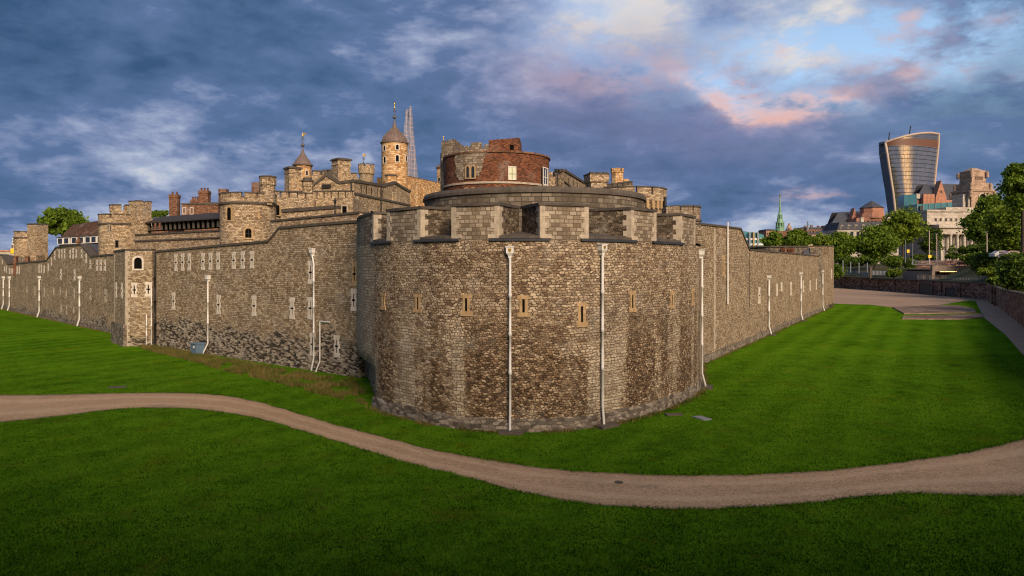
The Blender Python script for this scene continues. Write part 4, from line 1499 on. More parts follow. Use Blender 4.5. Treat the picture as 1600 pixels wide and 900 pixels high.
# brick stair head and the pale stone side turret
mb = MB()
Yh = 60.5
mb.prism([(X(763.5, Yh), Yh), (X(812, Yh), Yh), (X(815, Yh), Yh + 1.6), (X(816, Yh), Yh + 3.2), (X(763.5, Yh), Yh + 3.2)], 15.5, [Z(219, Yh), Z(215, Yh), Z(219, Yh), Z(224, Yh), Z(219, Yh)])
sh_ = mb.build('stair_head', M_BRICK, bt)
mb = MB()
mb.box(X(797, Yh), X(803, Yh), Yh - 0.015, Yh + 0.1, Z(234, Yh), Z(226, Yh))
mb.build('vent', M_DARK, sh_)
mb = MB()
Ys = 63.0
mb.prism([(X(690.5, Ys), Ys - 0.5), (X(712, Ys), Ys - 1.5), (X(722, Ys), Ys + 2.5), (X(700, Ys), Ys + 3.5)], 8, [Z(223, Ys), Z(221.5, Ys), Z(221, Ys), Z(223, Ys)])
st_ = mb.build('side_turret', M_MERLON, bt)
mb = MB()
mb.prism([(X(687.5, Ys), Ys + 0.3), (X(692, Ys), Ys - 0.4), (X(694, Ys), Ys + 2), (X(689, Ys), Ys + 2.5)], 8, [Z(239, Ys), Z(239, Ys), Z(237, Ys), Z(237, Ys)])
mb.build('buttress', M_MERLON, st_)

# ---- ramparts between the outer wall and the castle yard
rp = thing('rampart', 'low stepped stone rampart with dark coping behind the left curtain', 'rampart', (X(490, 60), 62, 7))
mb = MB()
pr_ = [(X(423, 63), 63, Z(346.5, 63)), (X(480, 60), 60, Z(341, 60)), (X(562, 56), 56, Z(333, 56))]
mb.wall(pr_, 7, 1.0)
mb.build('wall', M_TOWER, rp)
coping_on(rp, pr_, 0.14, 0.1, 1.1)
mb = MB()
pr2 = [(X(441, 66), 66, Z(331.5, 66)), (X(523, 64), 64, Z(325.5, 64))]
mb.wall(pr2, 7, 0.8)
mb.build('upper_wall', M_TOWER, rp)
coping_on(rp, pr2, 0.28, 0.14, 1.0)

# ---- lamp post on the rampart
c = P(523.5, 335, 61)
lp = thing('lamp_post', 'small black iron lamp post standing on the rampart', 'lamp post', c)
mb = MB()
mb.lathe(c.x, c.y, [(0.10, c.z - 0.2), (0.10, c.z + 0.1), (0.055, c.z + 0.2), (0.05, c.z + 0.85)], 10)
mb.build('post', M_BLACK, lp)
mb = MB()
mb.lathe(c.x, c.y, [(0.05, c.z + 0.85), (0.09, c.z + 0.9), (0.14, c.z + 1.20), (0.02, c.z + 1.42), (0.02, c.z + 1.5)], 6, smooth=False)
mb.build('lantern', M_BLACK, lp)

# ---- square stair-turreted drum (left) : inner wall tower one
Y = 86.0
t1 = thing('wall_tower', 'round stone tower with a tall square stair turret on its right side', 'tower', (X(186, Y), Y, 4))
r1 = 27.5 / F * Y
c1 = (X(185.5, Y), Y)
drum(t1, *c1, r1, 4, Z(351, Y - r1), Z(341, Y - r1), Z(333.5, Y - r1), 9, M_TOWER)
mb, cp_ = MB(), MB()
cA = (X(187, Y), Y + 0.6)
mb.lathe(*cA, [(1.35, 12), (1.35, Z(330, Y))], 24)
ring_merlons(mb, *cA, 1.4, Z(330.5, Y), Z(321.5, Y), 6, 0.35, 0.3, 0.2, cp_)
up_ = mb.build('upper_drum', M_TOWER, t1)
cp_.build('coping', M_COPE, up_)
mb, cp_ = MB(), MB()
sq = sqr(X(215, Y - 1), Y - 0.4, 1.75, R(-28))
mb.prism(sq, 4, Z(320.5, Y))
for a, b in ((0, 1), (1, 2), (2, 3), (3, 0)):
    va, vb = Vector((*sq[a], 0)), Vector((*sq[b], 0))
    t = (vb - va).normalized()
    L = (vb - va).length
    for u in (0.0, L - 0.62):
        mb.plate(Vector((va.x, va.y, Z(320.5, Y))), t, Vector((t.y, -t.x, 0)), u + 0.003 * a, u + 0.62 - 0.003 * b, -0.02, 0.36, -0.35, 0.03 + 0.002 * a)
        cp_.plate(Vector((va.x, va.y, Z(320.5, Y))), t, Vector((t.y, -t.x, 0)), u - 0.02 + 0.003 * a, u + 0.64, 0.36 + 0.002 * a, 0.46 + 0.003 * a, -0.38, 0.08 + 0.002 * b)
sq_ = mb.build('stair_turret', M_TOWER, t1)
cp_.build('coping', M_COPE, sq_)
va = Vector((*sq[0], 0)); tq = (Vector((*sq[1], 0)) - va).normalized(); tp = (Vector((*sq[3], 0)) - va).normalized()
quoin(sq_, va, tq, Vector((tq.y, -tq.x, 0)), tp, Vector((-tp.y, tp.x, 0)), 8, Z(324, Y), M_QUOIN, 0.3, 0.36, 0.2)
for px in (169.5, 172.7):
    drum_window(t1, *c1, r1, px, 361, 0.13, 0.72, 'round', M_DARK, M_QUOIN, False, 0.06)
drum_window(t1, *c1, r1, 182.5, 386, 0.25, 0.75, 'flat', M_DARK, M_COPE2, False, 0.06)

# ---- far left tower
Y = 122.0
t2 = thing('wall_tower', 'small far round tower with a taller plain square turret at far left', 'tower', (X(40, Y), Y, 4))
c2 = (X(41, Y), Y)
r2 = 15.8 / F * Y
drum(t2, *c2, r2, 4, Z(373, Y), Z(366, Y), Z(361.5, Y), 8, M_TOWER)
mb = MB()
sq = sqr(X(65, Y), Y - 1, 2.15, R(-25))
mb.prism(sq, 4, Z(352, Y))
so = mb.build('stair_turret', M_TOWER, t2)
mb = MB()
mb.prism(sqr(X(65, Y), Y - 1, 2.3, R(-25)), Z(352, Y), Z(350, Y), bottom=True)
mb.build('coping', M_COPE, so)
mb = MB()
mb.prism([(X(57, Y), Y - 3.5), (X(76, Y), Y - 3.2), (X(76, Y), Y - 1), (X(57, Y), Y - 1)], 4, Z(399, Y))
mb.build('base_step', M_TOWER, t2)

# ---- the drum tower with round-headed windows (centre left)
Y = 74.0
t3 = thing('wall_tower', 'broad round stone tower with two round headed windows and an octagonal stair turret', 'tower', (X(388, Y), Y, 4))
r3 = 41.5 / F * Y
c3 = (X(388, Y), Y)
Yn = Y - r3
drum(t3, *c3, r3, 4, Z(318.5, Yn), Z(308, Yn), Z(299.5, Yn), 13, M_TOWER, gap=0.22)
mb, cp_ = MB(), MB()
oc = (X(417.5, Y - 1.2), Y - 1.0)
zo = Z(291, Y)
mb.prism(octo(*oc, 0.74), Z(318, Y), zo, bottom=True)
mb.prism(octo(*oc, 0.55), Z(322, Y), Z(318, Y) - 0.002, bottom=True)
mb.prism(octo(*oc, 0.85), zo, Z(283.5, Y))
ring_merlons(mb, *oc, 0.83, Z(283.6, Y), Z(279.5, Y), 6, 0.25, 0.25, 0.1, cp_)
ot = mb.build('stair_turret', M_TOWER, t3)
cp_.build('coping', M_COPE, ot)
mb = MB()
mb.prism(sqr(oc[0] + 0.1, oc[1] + 0.2, 0.55), Z(283, Y), Z(276, Y))
mb.build('chimney', M_BRICK2, t3)
drum_window(t3, *c3, r3, 358.5, 344, 0.50, 1.30, 'round', M_DARK, M_BUFF, False, 0.16)
drum_window(t3, *c3, r3, 388, 371.5, 0.60, 0.95, 'round', M_DARK, M_BUFF, True, 0.18)
drum_window(t3, *c3, r3, 404, 341, 0.16, 0.6, 'flat', M_BUFF, M_BUFF, False, 0.05)
for k, px in enumerate((349.5, 401)):
    mb = MB()
    cc = P(px, 300, Y + 1.2 + k)
    mb.prism(sqr(cc.x, cc.y, 0.8), cc.z - 2, cc.z + (0.3 if k == 0 else 1.0))
    mb.build('chimney', M_BRICK2, t3)

# stone range to the right of that tower with battlements
rg = thing('stone_range', 'battlemented low stone range between the broad round tower and the great gabled hall', 'building', (X(435, 78), 78, 6))
mb = MB()
a_ = (X(425, 80), 80.0); b_ = (X(490, 83), 83.0)
zt = Z(309, 81)
mb.prism([a_, b_, (b_[0], 90), (a_[0], 90)], 6, zt)
mb.build('walls', M_TOWER, rg)
wall_merlons(rg, [(a_[0], a_[1], zt), (b_[0], b_[1], zt)], 0, 0.62, 0.72, 0.22, 0.4, M_TOWER)
p_ = Vector((X(432.5, 80), 80.2, Z(336, 80)))
window(rg, p_ , (1, 0.1, 0), (0.1, -1, 0), 0.5, 1.2, 'round', M_DARK, M_BUFF, False, fw=0.12)

# ---- inner curtain with covered walkway
ic_ = thing('inner_wall', 'high inner stone wall carrying a dark timber covered walkway', 'castle wall', (X(280, 80), 80, 4))
mb = MB()
iw = [(X(211, 84), 84.0, Z(367.5, 84)), (X(348, 73.5), 73.5, Z(360.5, 73.5))]
mb.wall(iw, 4, 1.2)
mb.build('wall', M_TOWER, ic_)
coping_on(ic_, [(a, b, z - 0.75) for a, b, z in iw], 0.12, 0.13, -0.02, name='string_course')
coping_on(ic_, iw, 0.13, 0.12, 0.6)
# timber walk
g0, g1 = Vector((X(233, 85.5), 85.5, 0)), Vector((X(349, 76.5), 76.5, 0))
tg = (g1 - g0).normalized(); ng = Vector((tg.y, -tg.x, 0)); Lg = (g1 - g0).length
z0a, z1a = Z(362, 85.5), Z(352.5, 85.5)
mb = MB()
k = 16
mb.plate(Vector((g0.x, g0.y, z0a)), tg, ng, 0, Lg, 0, 0.12, -0.15, 0.15)
mb.plate(Vector((g0.x, g0.y, z0a)), tg, ng, 0, Lg, 0.125, 1.6, -1.6, -1.5)
mb.build('gallery_back', M_DARK, ic_)
for i in range(k + 1):
    mb = MB()
    mb.plate(Vector((g0.x, g0.y, z0a)), tg, ng, Lg * i / k - 0.11, Lg * i / k + 0.11, 0.124, 1.10, -0.08, 0.10)
    mb.build('gallery_post', M_COPE2, ic_)
mb = MB()
q = Vector((g0.x, g0.y, z0a + 1.1))
lo = [q + tg * u + ng * 0.45 for u in (-0.4, Lg + 0.2)]
hi = [q + tg * u - ng * 1.8 + Vector((0, 0, 0.85)) for u in (-0.4, Lg + 0.2)]
mb.face([lo[0], lo[1], hi[1], hi[0]])
mb.face([lo[0] + Vector((0, 0, -0.14)), lo[1] + Vector((0, 0, -0.14)), lo[1], lo[0]])
mb.face([hi[0], hi[1], hi[1] - Vector((0, 0, 0.14)), hi[0] - Vector((0, 0, 0.14))])
mb.face([lo[1] + Vector((0, 0, -0.14)), lo[0] + Vector((0, 0, -0.14)), hi[0] - Vector((0, 0, 0.14)), hi[1] - Vector((0, 0, 0.14))])
mb.build('gallery_roof', M_TIMBER, ic_)


# ---- brick houses
def chimney(root, px0, px1, Y, pytop, zb, pots=3, mat=None):
    x0, x1 = X(px0, Y), X(px1, Y)
    zt = Z(pytop, Y)
    mb = MB()
    d_ = (x1 - x0) * 0.8
    mb.box(x0, x1, Y, Y + d_, zb, zt - 0.9)
    mb.box(x0 - 0.08, x1 + 0.08, Y - 0.08, Y + d_ + 0.08, zt - 0.9, zt - 0.65)
    mb.box(x0, x1, Y, Y + d_, zt - 0.65, zt - 0.45)
    c_ = mb.build('chimney', mat or M_BRICK2, root)
    for i in range(pots):
        mb = MB()
        mb.lathe(x0 + (x1 - x0) * (i + 0.5) / pots, Y + d_ / 2, [(0.16, zt - 0.46), (0.13, zt - 0.1), (0.16, zt - 0.08), (0.16, zt)], 10)
        mb.build('chimney_pot', M_BRICK, c_)
    return c_


Y = 108.0
h1 = thing('brick_house', 'brown brick house with tall chimneys and white sash windows behind the timber walkway', 'house', (X(312, Y), Y + 4, 6))
x0, x1 = X(283.5, Y), X(334, Y)
mb = MB()
mb.prism([(x0, Y), (x1, Y + 1.5), (x1, Y + 7), (x0, Y + 7)], 6, [Z(319.5, Y), Z(316, Y), Z(316, Y), Z(319.5, Y)])
mb.build('walls', M_BRICK2, h1)
mb = MB()
mb.prism([(x0 - 0.15, Y - 0.15), (x1 + 0.15, Y + 1.35), (x1 + 0.15, Y + 7.1), (x0 - 0.15, Y + 7.1)], Z(319, Y), [Z(318, Y), Z(314.5, Y), Z(314.5, Y), Z(318, Y)], bottom=True)
mb.build('coping', M_COPE, h1)
for px in (290, 300, 322):
    window(h1, (X(px, Y + 0.6), Y + (px - 283) / 50 * 1.5 - 0.03, Z(334, Y)), (1, 0.3, 0), (0.3, -1, 0), 0.38, 0.95, 'flat', M_GLASS, M_SASH, 'white', fw=0.06)
chimney(h1, 264, 277, Y, 299, 6, 2)
chimney(h1, 297.5, 309, Y + 2, 307, 10, 3)
chimney(h1, 310, 324.5, Y + 1, 293, 10, 3)
Y = 112.0
h2 = thing('slate_house', 'lower house with slate mansard roof and white dormer beside the tall brick house', 'house', (X(343, Y), Y + 3, 6))
block(h2, X(327, Y), X(352, Y), Y, Y + 6, 6, Z(331, Y), M_BRICK2)
mb = MB()
xa, xb = X(326, Y), X(356, Y)
mb.face([(xa, Y - 0.1, Z(334, Y)), (xb, Y - 0.1, Z(334, Y)), (xb, Y + 2.5, Z(315, Y + 2.5)), (xa, Y + 2.5, Z(318, Y + 2.5))])
mb.face([(xb, Y + 2.5, Z(315, Y + 2.5)), (xb, Y + 7, Z(330, Y)), (xa, Y + 7, Z(330, Y)), (xa, Y + 2.5, Z(318, Y + 2.5))])
mb.build('roof', M_TILE, h2)
for px, w_, col_ in ((334, 1.0, M_SLATE), (343.5, 0.7, M_SASH)):
    mb = MB()
    mb.box(X(px, Y) - w_ / 2, X(px, Y) + w_ / 2, Y - 0.4, Y + 2, Z(333, Y), Z(322.5, Y))
    dm = mb.build('dormer', col_, h2)
    mb = MB()
    mb.box(X(px, Y) - w_ / 2 + 0.15, X(px, Y) + w_ / 2 - 0.15, Y - 0.42, Y - 0.3, Z(331.5, Y), Z(324, Y))
    mb.build('pane', M_GLASS, dm)
Y = 100.0
h3 = thing('slate_house', 'low house roof with grey slates and small white window left of the timber walkway', 'house', (X(245, Y), Y + 3, 6))
block(h3, X(233, Y), X(262, Y), Y, Y + 5, 6, Z(346, Y), M_BRICK2)
mb = MB()
mb.prism([(X(231, Y), Y - 0.3), (X(287, Y), Y - 0.3), (X(283, Y), Y + 5), (X(236, Y), Y + 5)], Z(346, Y), Z(338.5, Y), scale=0.72)
mb.build('roof', M_SLATE, h3)
window(h3, (X(233.8, Y) + 0.3, Y - 0.02, Z(352, Y)), (1, 0, 0), (0, -1, 0), 0.45, 0.75, 'flat', M_GLASS, M_SASH, 'white', fw=0.07)

# ---- long brown tiled roof by the far-left tree
Y = 112.0
h4 = thing('tiled_roof_house', 'long house with steep brown tiled roof and a row of white dormers', 'house', (X(130, Y), Y + 4, 4))
e0 = P(88, 377, 113)
e1 = P(170, 373, 110)
dv = e1 - e0
bk = Vector((0, 5.5, 0))
r0 = P(113, 351.5, 118.5)
r1_ = P(172, 342, 115.5)
mb = MB()
mb.face([e0, e1, r1_, r0])
mb.face([e0 + bk * 2, e0, r0])
mb.face([e1 + bk * 2, e0 + bk * 2, r0, r1_])
mb.face([e1, e1 + bk * 2, r1_])
mb.build('roof', M_TILE, h4)
mb = MB()
mb.prism([(q.x, q.y) for q in (e0 + bk * 0.08 + dv * 0.02, e1 + bk * 0.08 - dv * 0.02, e1 + bk * 1.9 - dv * 0.02, e0 + bk * 1.9 + dv * 0.02)], 3, [e0.z - 0.05, e1.z - 0.05, e1.z - 0.05, e0.z - 0.05])
mb.build('walls', M_BRICK2, h4)
tn = dv.normalized(); tn.z = 0; tn.normalize(); nd_ = Vector((tn.y, -tn.x, 0))
for f_ in (0.10, 0.22, 0.37, 0.50, 0.63, 0.74, 0.86):
    q = e0 + dv * f_
    mb = MB()
    mb.plate(q, tn, nd_, -0.6, 0.6, -0.55, 0.55, -0.9, 0.25)
    dm = mb.build('dormer', M_SASH, h4)
    mb = MB()
    mb.plate(q, tn, nd_, -0.42, 0.42, -0.45, 0.40, 0.2, 0.27)
    mb.build('pane', M_GLASS, dm)
    mb = MB()
    mb.plate(q + Vector((0, 0, 0.55)), tn, nd_, -0.7, 0.7, 0.002, 0.12, -1.2, 0.4)
    mb.build('dormer_roof', M_SLATE, dm)
chimney(h4, 119, 124, 108, 369.5, 6, 1)
# lean-to slate roofs on top of the far curtain
ln = thing('lean_to', 'dark slate lean-to roof sloping down behind the stepped curtain top', 'outbuilding', (X(145, 93), 93, 4))
mb = MB()
a, b = hit(S3PL, 127)[0], hit(S3PL, 143)[0]
nI = Vector((-(b - a).normalized().y, (b - a).normalized().x, 0))
zA, zB = Z(382, a.y), Z(400.5, b.y)
q = [Vector((a.x, a.y, zA + 0.1)) + nI * 0.9, Vector((b.x, b.y, zB + 0.2)) + nI * 0.9, Vector((b.x, b.y, zB + 0.2)) + nI * 5.5 + (b - a) * 0.55 + Vector((0, 0, 0.55)), Vector((a.x, a.y, zA + 0.1)) + nI * 5.5]
mb.face(q)
mb.face([q[3] - Vector((0, 0, 5)), q[0] - Vector((0, 0, 5)), q[0], q[3]])
mb.build('roof', M_SLATE, ln)
mb = MB()
mb.prism([(X(147, 96), 96), (X(178, 92), 92), (X(178, 95), 95), (X(149, 99), 99)], 4, Z(386, 94))
w_o = mb.build('walls', M_MERLON, ln)
mb = MB()
mb.prism([(X(145, 95.8), 95.8), (X(179, 91.8), 91.8), (X(176, 96), 96), (X(152, 99), 99)], Z(386.5, 94), Z(381, 94), scale=0.8)
mb.build('lead_roof', M_SLATE, ln)
for px in (153.5, 163.5):
    mb = MB()
    yy = 95.3 - (px - 147) / 31 * 4
    mb.box(X(px, yy) - 0.3, X(px, yy) + 0.3, yy - 0.12, yy + 0.2, Z(400, yy), Z(388, yy))
    mb.build('doorway', M_DARK, ln)
l2 = thing('lean_to', 'small slate lean-to roof beside the red chimney stubs at far left', 'outbuilding', (X(18, 122), 122, 4))
mb = MB()
a = hit(S3PL, 5)[0]; b = hit(S3PL, 12.5)[0]
q = [Vector((a.x, a.y, Z(399.5, a.y))) + nI * 0.9, Vector((b.x, b.y, Z(413, b.y))) + nI * 0.9, Vector((b.x, b.y, Z(411, b.y))) + nI * 4 + (b - a) * 0.9, Vector((a.x, a.y, Z(398, a.y))) + nI * 4]
mb.face(q)
mb.face([q[3] - Vector((0, 0, 5)), q[0] - Vector((0, 0, 5)), q[0], q[3]])
mb.build('roof', M_SLATE, l2)
mb = MB()
mb.prism([(X(22, 121), 121), (X(44, 117), 117), (X(44, 120), 120), (X(24, 124), 124)], 4, [Z(398.5, 121), Z(403, 118), Z(403, 118), Z(398.5, 121)])
mb.build('walls', M_MERLON, l2)
for px in (24.5, 43):
    mb = MB()
    mb.prism(sqr(X(px, 116.5), 116.5, 0.5), 6, Z(400.5, 117))
    mb.build('chimney', M_BRICK, l2)

# ---- great gabled hall with battlements
Y = 88.0
gh = thing('great_hall', 'great gabled stone hall with battlements and massive chimneys', 'building', (X(553, Y), Y, 6))
cA_ = Vector((X(553, Y), Y, 0))                      # the front corner
cL = Vector((X(487, 89), 89.0, 0))
cR = Vector((X(641, 106), 106.0, 0))
zH = Z(284, Y)
fl = (cA_ - cL).normalized(); fr_n = Vector((fl.y, -fl.x, 0))
rr_ = (cR - cA_).normalized(); rn = Vector((rr_.y, -rr_.x, 0))
Lr = (cR - cA_).length
Lf = (cA_ - cL).length
mb = MB()
def on_r(px):
    h_ = hit([(cA_.x, cA_.y), (cR.x, cR.y)], px)
    return (h_[0] - cA_).length, h_[0].y
u1, y1 = on_r(599); u2, y2 = on_r(616.5); u3, y3 = on_r(637)
prof = [(0, zH), (u1, Z(291.5, y1)), (u2, Z(286.5, y2)), (u3, Z(299, y3)), (Lr, Z(300, 106))]
for i in range(len(prof) - 1):
    a, b = cA_ + rr_ * prof[i][0], cA_ + rr_ * prof[i + 1][0]
    mb.face([(a.x, a.y, 6), (b.x, b.y, 6), (b.x, b.y, prof[i + 1][1]), (a.x, a.y, prof[i][1])], [(prof[i][0], 6), (prof[i + 1][0], 6), (prof[i + 1][0], prof[i + 1][1]), (prof[i][0], prof[i][1])])
uf = [((X(512, 89) - cL.x) / (cA_.x - cL.x)), ((X(533, 89) - cL.x) / (cA_.x - cL.x))]
pf = [(0, Z(293, 89)), (Lf * uf[0], Z(275.5, 89)), (Lf * uf[1], Z(288, 89)), (Lf, zH)]
for i in range(len(pf) - 1):
    a, b = cL + fl * pf[i][0], cL + fl * pf[i + 1][0]
    mb.face([(a.x, a.y, 6), (b.x, b.y, 6), (b.x, b.y, pf[i + 1][1]), (a.x, a.y, pf[i][1])], [(pf[i][0], 6), (pf[i + 1][0], 6), (pf[i + 1][0], pf[i + 1][1]), (pf[i][0], pf[i][1])])
# back and roof
bL, bR = cL + Vector((2, 14, 0)), cR + Vector((-6, 8, 0))
mb.face([(cR.x, cR.y, 6), (bR.x, bR.y, 6), (bR.x, bR.y, 17), (cR.x, cR.y, 18.5)])
mb.face([(bL.x, bL.y, 6), (cL.x, cL.y, 6), (cL.x, cL.y, 17.5), (bL.x, bL.y, 17.5)])
mb.face([(bR.x, bR.y, 6), (bL.x, bL.y, 6), (bL.x, bL.y, 17), (bR.x, bR.y, 17)])
mb.build('walls', M_TOWER, gh)
mb = MB()
mb.face([(cL.x, cL.y, 17.4), (cA_.x, cA_.y, 17.8), (cR.x, cR.y, 17.8), (bR.x, bR.y, 17.0), (bL.x, bL.y, 17.0)])
mb.build('roof', M_LEAD, gh)
mb = MB()
for org, tv, nv, pr in ((cL, fl, fr_n, pf), (cA_, rr_, rn, prof)):
    for i in range(len(pr) - 1):
        a, b = org + tv * pr[i][0], org + tv * pr[i + 1][0]
        za, zb2 = pr[i][1], pr[i + 1][1]
        c = [a + nv * 0.16, b + nv * 0.16, b - nv * 0.4, a - nv * 0.4]
        mb.hexa([(q.x, q.y, z_ - 0.05) for q, z_ in zip(c, (za, zb2, zb2, za))] + [(q.x, q.y, z_ + 0.30) for q, z_ in zip(c, (za, zb2, zb2, za))])
mb.build('coping', M_COPE, gh)
# string course and loops under the coping on the right face
mb = MB()
za = Z(302, Y); zb2 = Z(314, 104)
mb.plate(cA_ + Vector((0, 0, za)), rr_, rn, 0.0, Lr, -0.15, 0.12, -0.05, 0.14)
mb.build('string_course', M_COPE, gh)
for u in (2.0, 3.5, 5.1, 6.8, 8.6):
    if u < Lr:
        mb = MB()
        mb.plate(cA_ + rr_ * u + Vector((0, 0, zH - 1.15)), rr_, rn, -0.09, 0.09, 0, 1.0, 0.004, 0.03)
        mb.build('crenel_slot', M_DARK, gh)
quoin(gh, cA_ + rr_ * 0.9, rr_, rn, None, None, 9, Z(304, Y), M_QUOIN, 0.42, 0.6, 0.38, 0.03)
for px, yy, hh, ww in ((616, 313, 0.9, 1.0), (580.5, 341, 0.9, 0.9)):
    h_ = hit([(cA_.x, cA_.y), (cR.x, cR.y)], px)
    window(gh, (h_[0].x, h_[0].y, Z(yy, h_[0].y)), rr_, rn, ww, hh * 1.1, 'flat', M_BUFF if px > 600 else M_DARK, M_QUOIN, False, fw=0.16)
mb = MB()
h_ = hit([(cA_.x, cA_.y), (cR.x, cR.y)], 594)[0]
mb.tube([h_ + rn * 0.15 + Vector((0, 0, 9)), h_ + rn * 0.15 + Vector((0, 0, Z(293, h_.y)))], 0.09, 8)
mb.build('rainwater_pipe', M_BLACK, gh)
h_ = cA_ + fl * -0.25
mb = MB()
mb.tube([h_ + fr_n * 0.2 + Vector((0, 0, 9)), h_ + fr_n * 0.2 + Vector((0, 0, zH))], 0.10, 8)
mb.build('rainwater_pipe', M_BLACK, gh)
mb = MB()
q = cL + fl * (Lf * uf[0])
mb.plate(Vector((q.x, q.y, Z(294.5, 89))), fl, fr_n, -0.55, 0.55, 0, 0.45, 0.0, 0.3)
mb.build('gable_hood', M_BLACK, gh)
# lower battlemented front range
lowa, lowb = Vector((X(440, 84.5), 84.5, 0)), Vector((X(551, 83.5), 83.5, 0))
lt = (lowb - lowa).normalized(); lnm = Vector((lt.y, -lt.x, 0))
mb = MB()
zlw = Z(310, 84)
mb.prism([(lowa.x, lowa.y), (lowb.x, lowb.y), (lowb.x + 0.4, 88.0), (lowa.x, 88.5)], 6, zlw)
fr2 = mb.build('front_range', M_TOWER, gh)
wall_merlons(gh, [(lowa.x, lowa.y, zlw), (lowb.x, lowb.y, zlw)], 0, 0.78, 0.66, 0.15, 0.4, M_TOWER)
h_ = hit([(lowa.x, lowa.y), (lowb.x, lowb.y)], 538.5)[0]
window(gh, (h_.x, h_.y, Z(335, 84)), lt, lnm, 0.55, 0.95, 'flat', M_DARK, M_QUOIN, False, fw=0.14)
# octagonal flue turret on the front range
oc = (X(480.5, 84.0), 84.0)
mb = MB()
mb.prism(octo(*oc, 0.66), 6, Z(292, 84))
mb.prism(octo(*oc, 0.74), Z(292, 84), Z(289.5, 84), bottom=True)
mb.prism(octo(*oc, 0.66), Z(289.5, 84), Z(284, 84))
ft = mb.build('flue_turret', M_TOWER, gh)
mb = MB()
mb.prism(octo(*oc, 0.78), Z(284, 84), Z(282, 84), bottom=True)
mb.prism(octo(*oc, 0.6), Z(282, 84) + 0.001, Z(277.5, 84), scale=0.8)
mb.build('cap', M_COPE, ft)


def big_chimney(root, px0, px1, Yc, pytop, zb, rot=R(-20)):
    cx = X((px0 + px1) / 2, Yc)
    ww = (px1 - px0) / F * Yc * 0.76
    zt = Z(pytop, Yc)
    mb = MB()
    mb.prism(sqr(cx, Yc, ww, rot), zb, zt - 0.8)
    mb.prism(sqr(cx, Yc, ww * 1.08, rot), zt - 0.8, zt - 0.65, bottom=True)
    mb.prism(sqr(cx, Yc, ww * 1.0, rot), zt - 0.65, zt - 0.18)
    c_ = mb.build('chimney_stack', M_TOWER, root)
    mb = MB()
    mb.prism(sqr(cx, Yc, ww * 1.2, rot), zt - 0.18, zt - 0.02, bottom=True)
    mb.prism(sqr(cx, Yc, ww * 1.2, rot), zt - 0.019, zt + 0.12, scale=0.8)
    mb.build('cap', M_COPE, c_)
    for fx_ in (-0.24, 0.24):
        t_ = Vector((math.cos(rot), math.sin(rot), 0)); n_ = Vector((t_.y, -t_.x, 0))
        mb = MB()
        mb.plate(Vector((cx, Yc, zt - 2.9)), t_, n_, ww * fx_ - 0.09, ww * fx_ + 0.09, 0.0, 1.5, ww / 2 - 0.05, ww / 2 + 0.012)
        mb.build('recess', M_BUFF, c_)
    return c_


big_chimney(gh, 519, 547, 91.5, 249.5, 15, R(40))
big_chimney(gh, 445, 470, 90.0, 262.5, 10, R(40))
# rear battlemented range
ra, rb = Vector((X(487, 96), 96.0, 0)), Vector((X(560, 99), 99.0, 0))
mb = MB()
mb.prism([(ra.x, ra.y), (rb.x, rb.y), (rb.x, 104), (ra.x, 104)], 8, [Z(273, 96), Z(278, 99), Z(278, 99), Z(273, 96)])
mb.build('rear_range', M_TOWER, gh)
wall_merlons(gh, [(ra.x, ra.y, Z(273.5, 96)), (rb.x, rb.y, Z(278, 99))], 0, 0.55, 0.8, 0.35, 0.4, M_TOWER)
for px, yy in ((508, 265.5), (515, 265), (500, 267)):
    mb = MB()
    mb.lathe(X(px, 97), 97, [(0.30, Z(276, 97)), (0.30, Z(yy + 2, 97)), (0.38, Z(yy + 2, 97) + 0.02), (0.38, Z(yy, 97))], 10)
    mb.build('flue', M_COPE2, gh)


# ---- the white keep
def vane(root, cx, cy, z0, s=1.0, flag=True):
    mb = MB()
    mb.lathe(cx, cy, [(0.16 * s, z0), (0.13 * s, z0 + 0.5 * s), (0.42 * s, z0 + 0.7 * s), (0.52 * s, z0 + 1.0 * s), (0.40 * s, z0 + 1.3 * s), (0.12 * s, z0 + 1.5 * s), (0.08 * s, z0 + 2.2 * s), (0.08 * s, z0 + 3.2 * s)], 12)
    for k in range(4):
        a = PI / 4 + PI / 2 * k
        v = Vector((math.cos(a), math.sin(a), 0))
        c = Vector((cx, cy, z0 + 2.5 * s))
        mb.tube([c, c + v * 0.55 * s, c + v * 0.25 * s + Vector((0, 0, 0.55 * s))], 0.05 * s, 6)
    m_ = mb.build('finial', M_LEAD, root)
    mb = MB()
    mb.lathe(cx, cy, [(0.01, z0 + 3.15 * s), (0.22 * s, z0 + 3.3 * s), (0.22 * s, z0 + 3.5 * s), (0.07 * s, z0 + 3.65 * s), (0.05 * s, z0 + 4.1 * s)], 10)
    if flag:
        mb.box(cx, cx + 0.75 * s, cy - 0.03, cy + 0.03, z0 + 3.55 * s, z0 + 4.05 * s)
    else:
        mb.lathe(cx, cy, [(0.05 * s, z0 + 4.1 * s), (0.26 * s, z0 + 4.3 * s), (0.26 * s, z0 + 4.5 * s), (0.01, z0 + 4.7 * s)], 10)
    mb.build('vane', M_GOLD, m_)


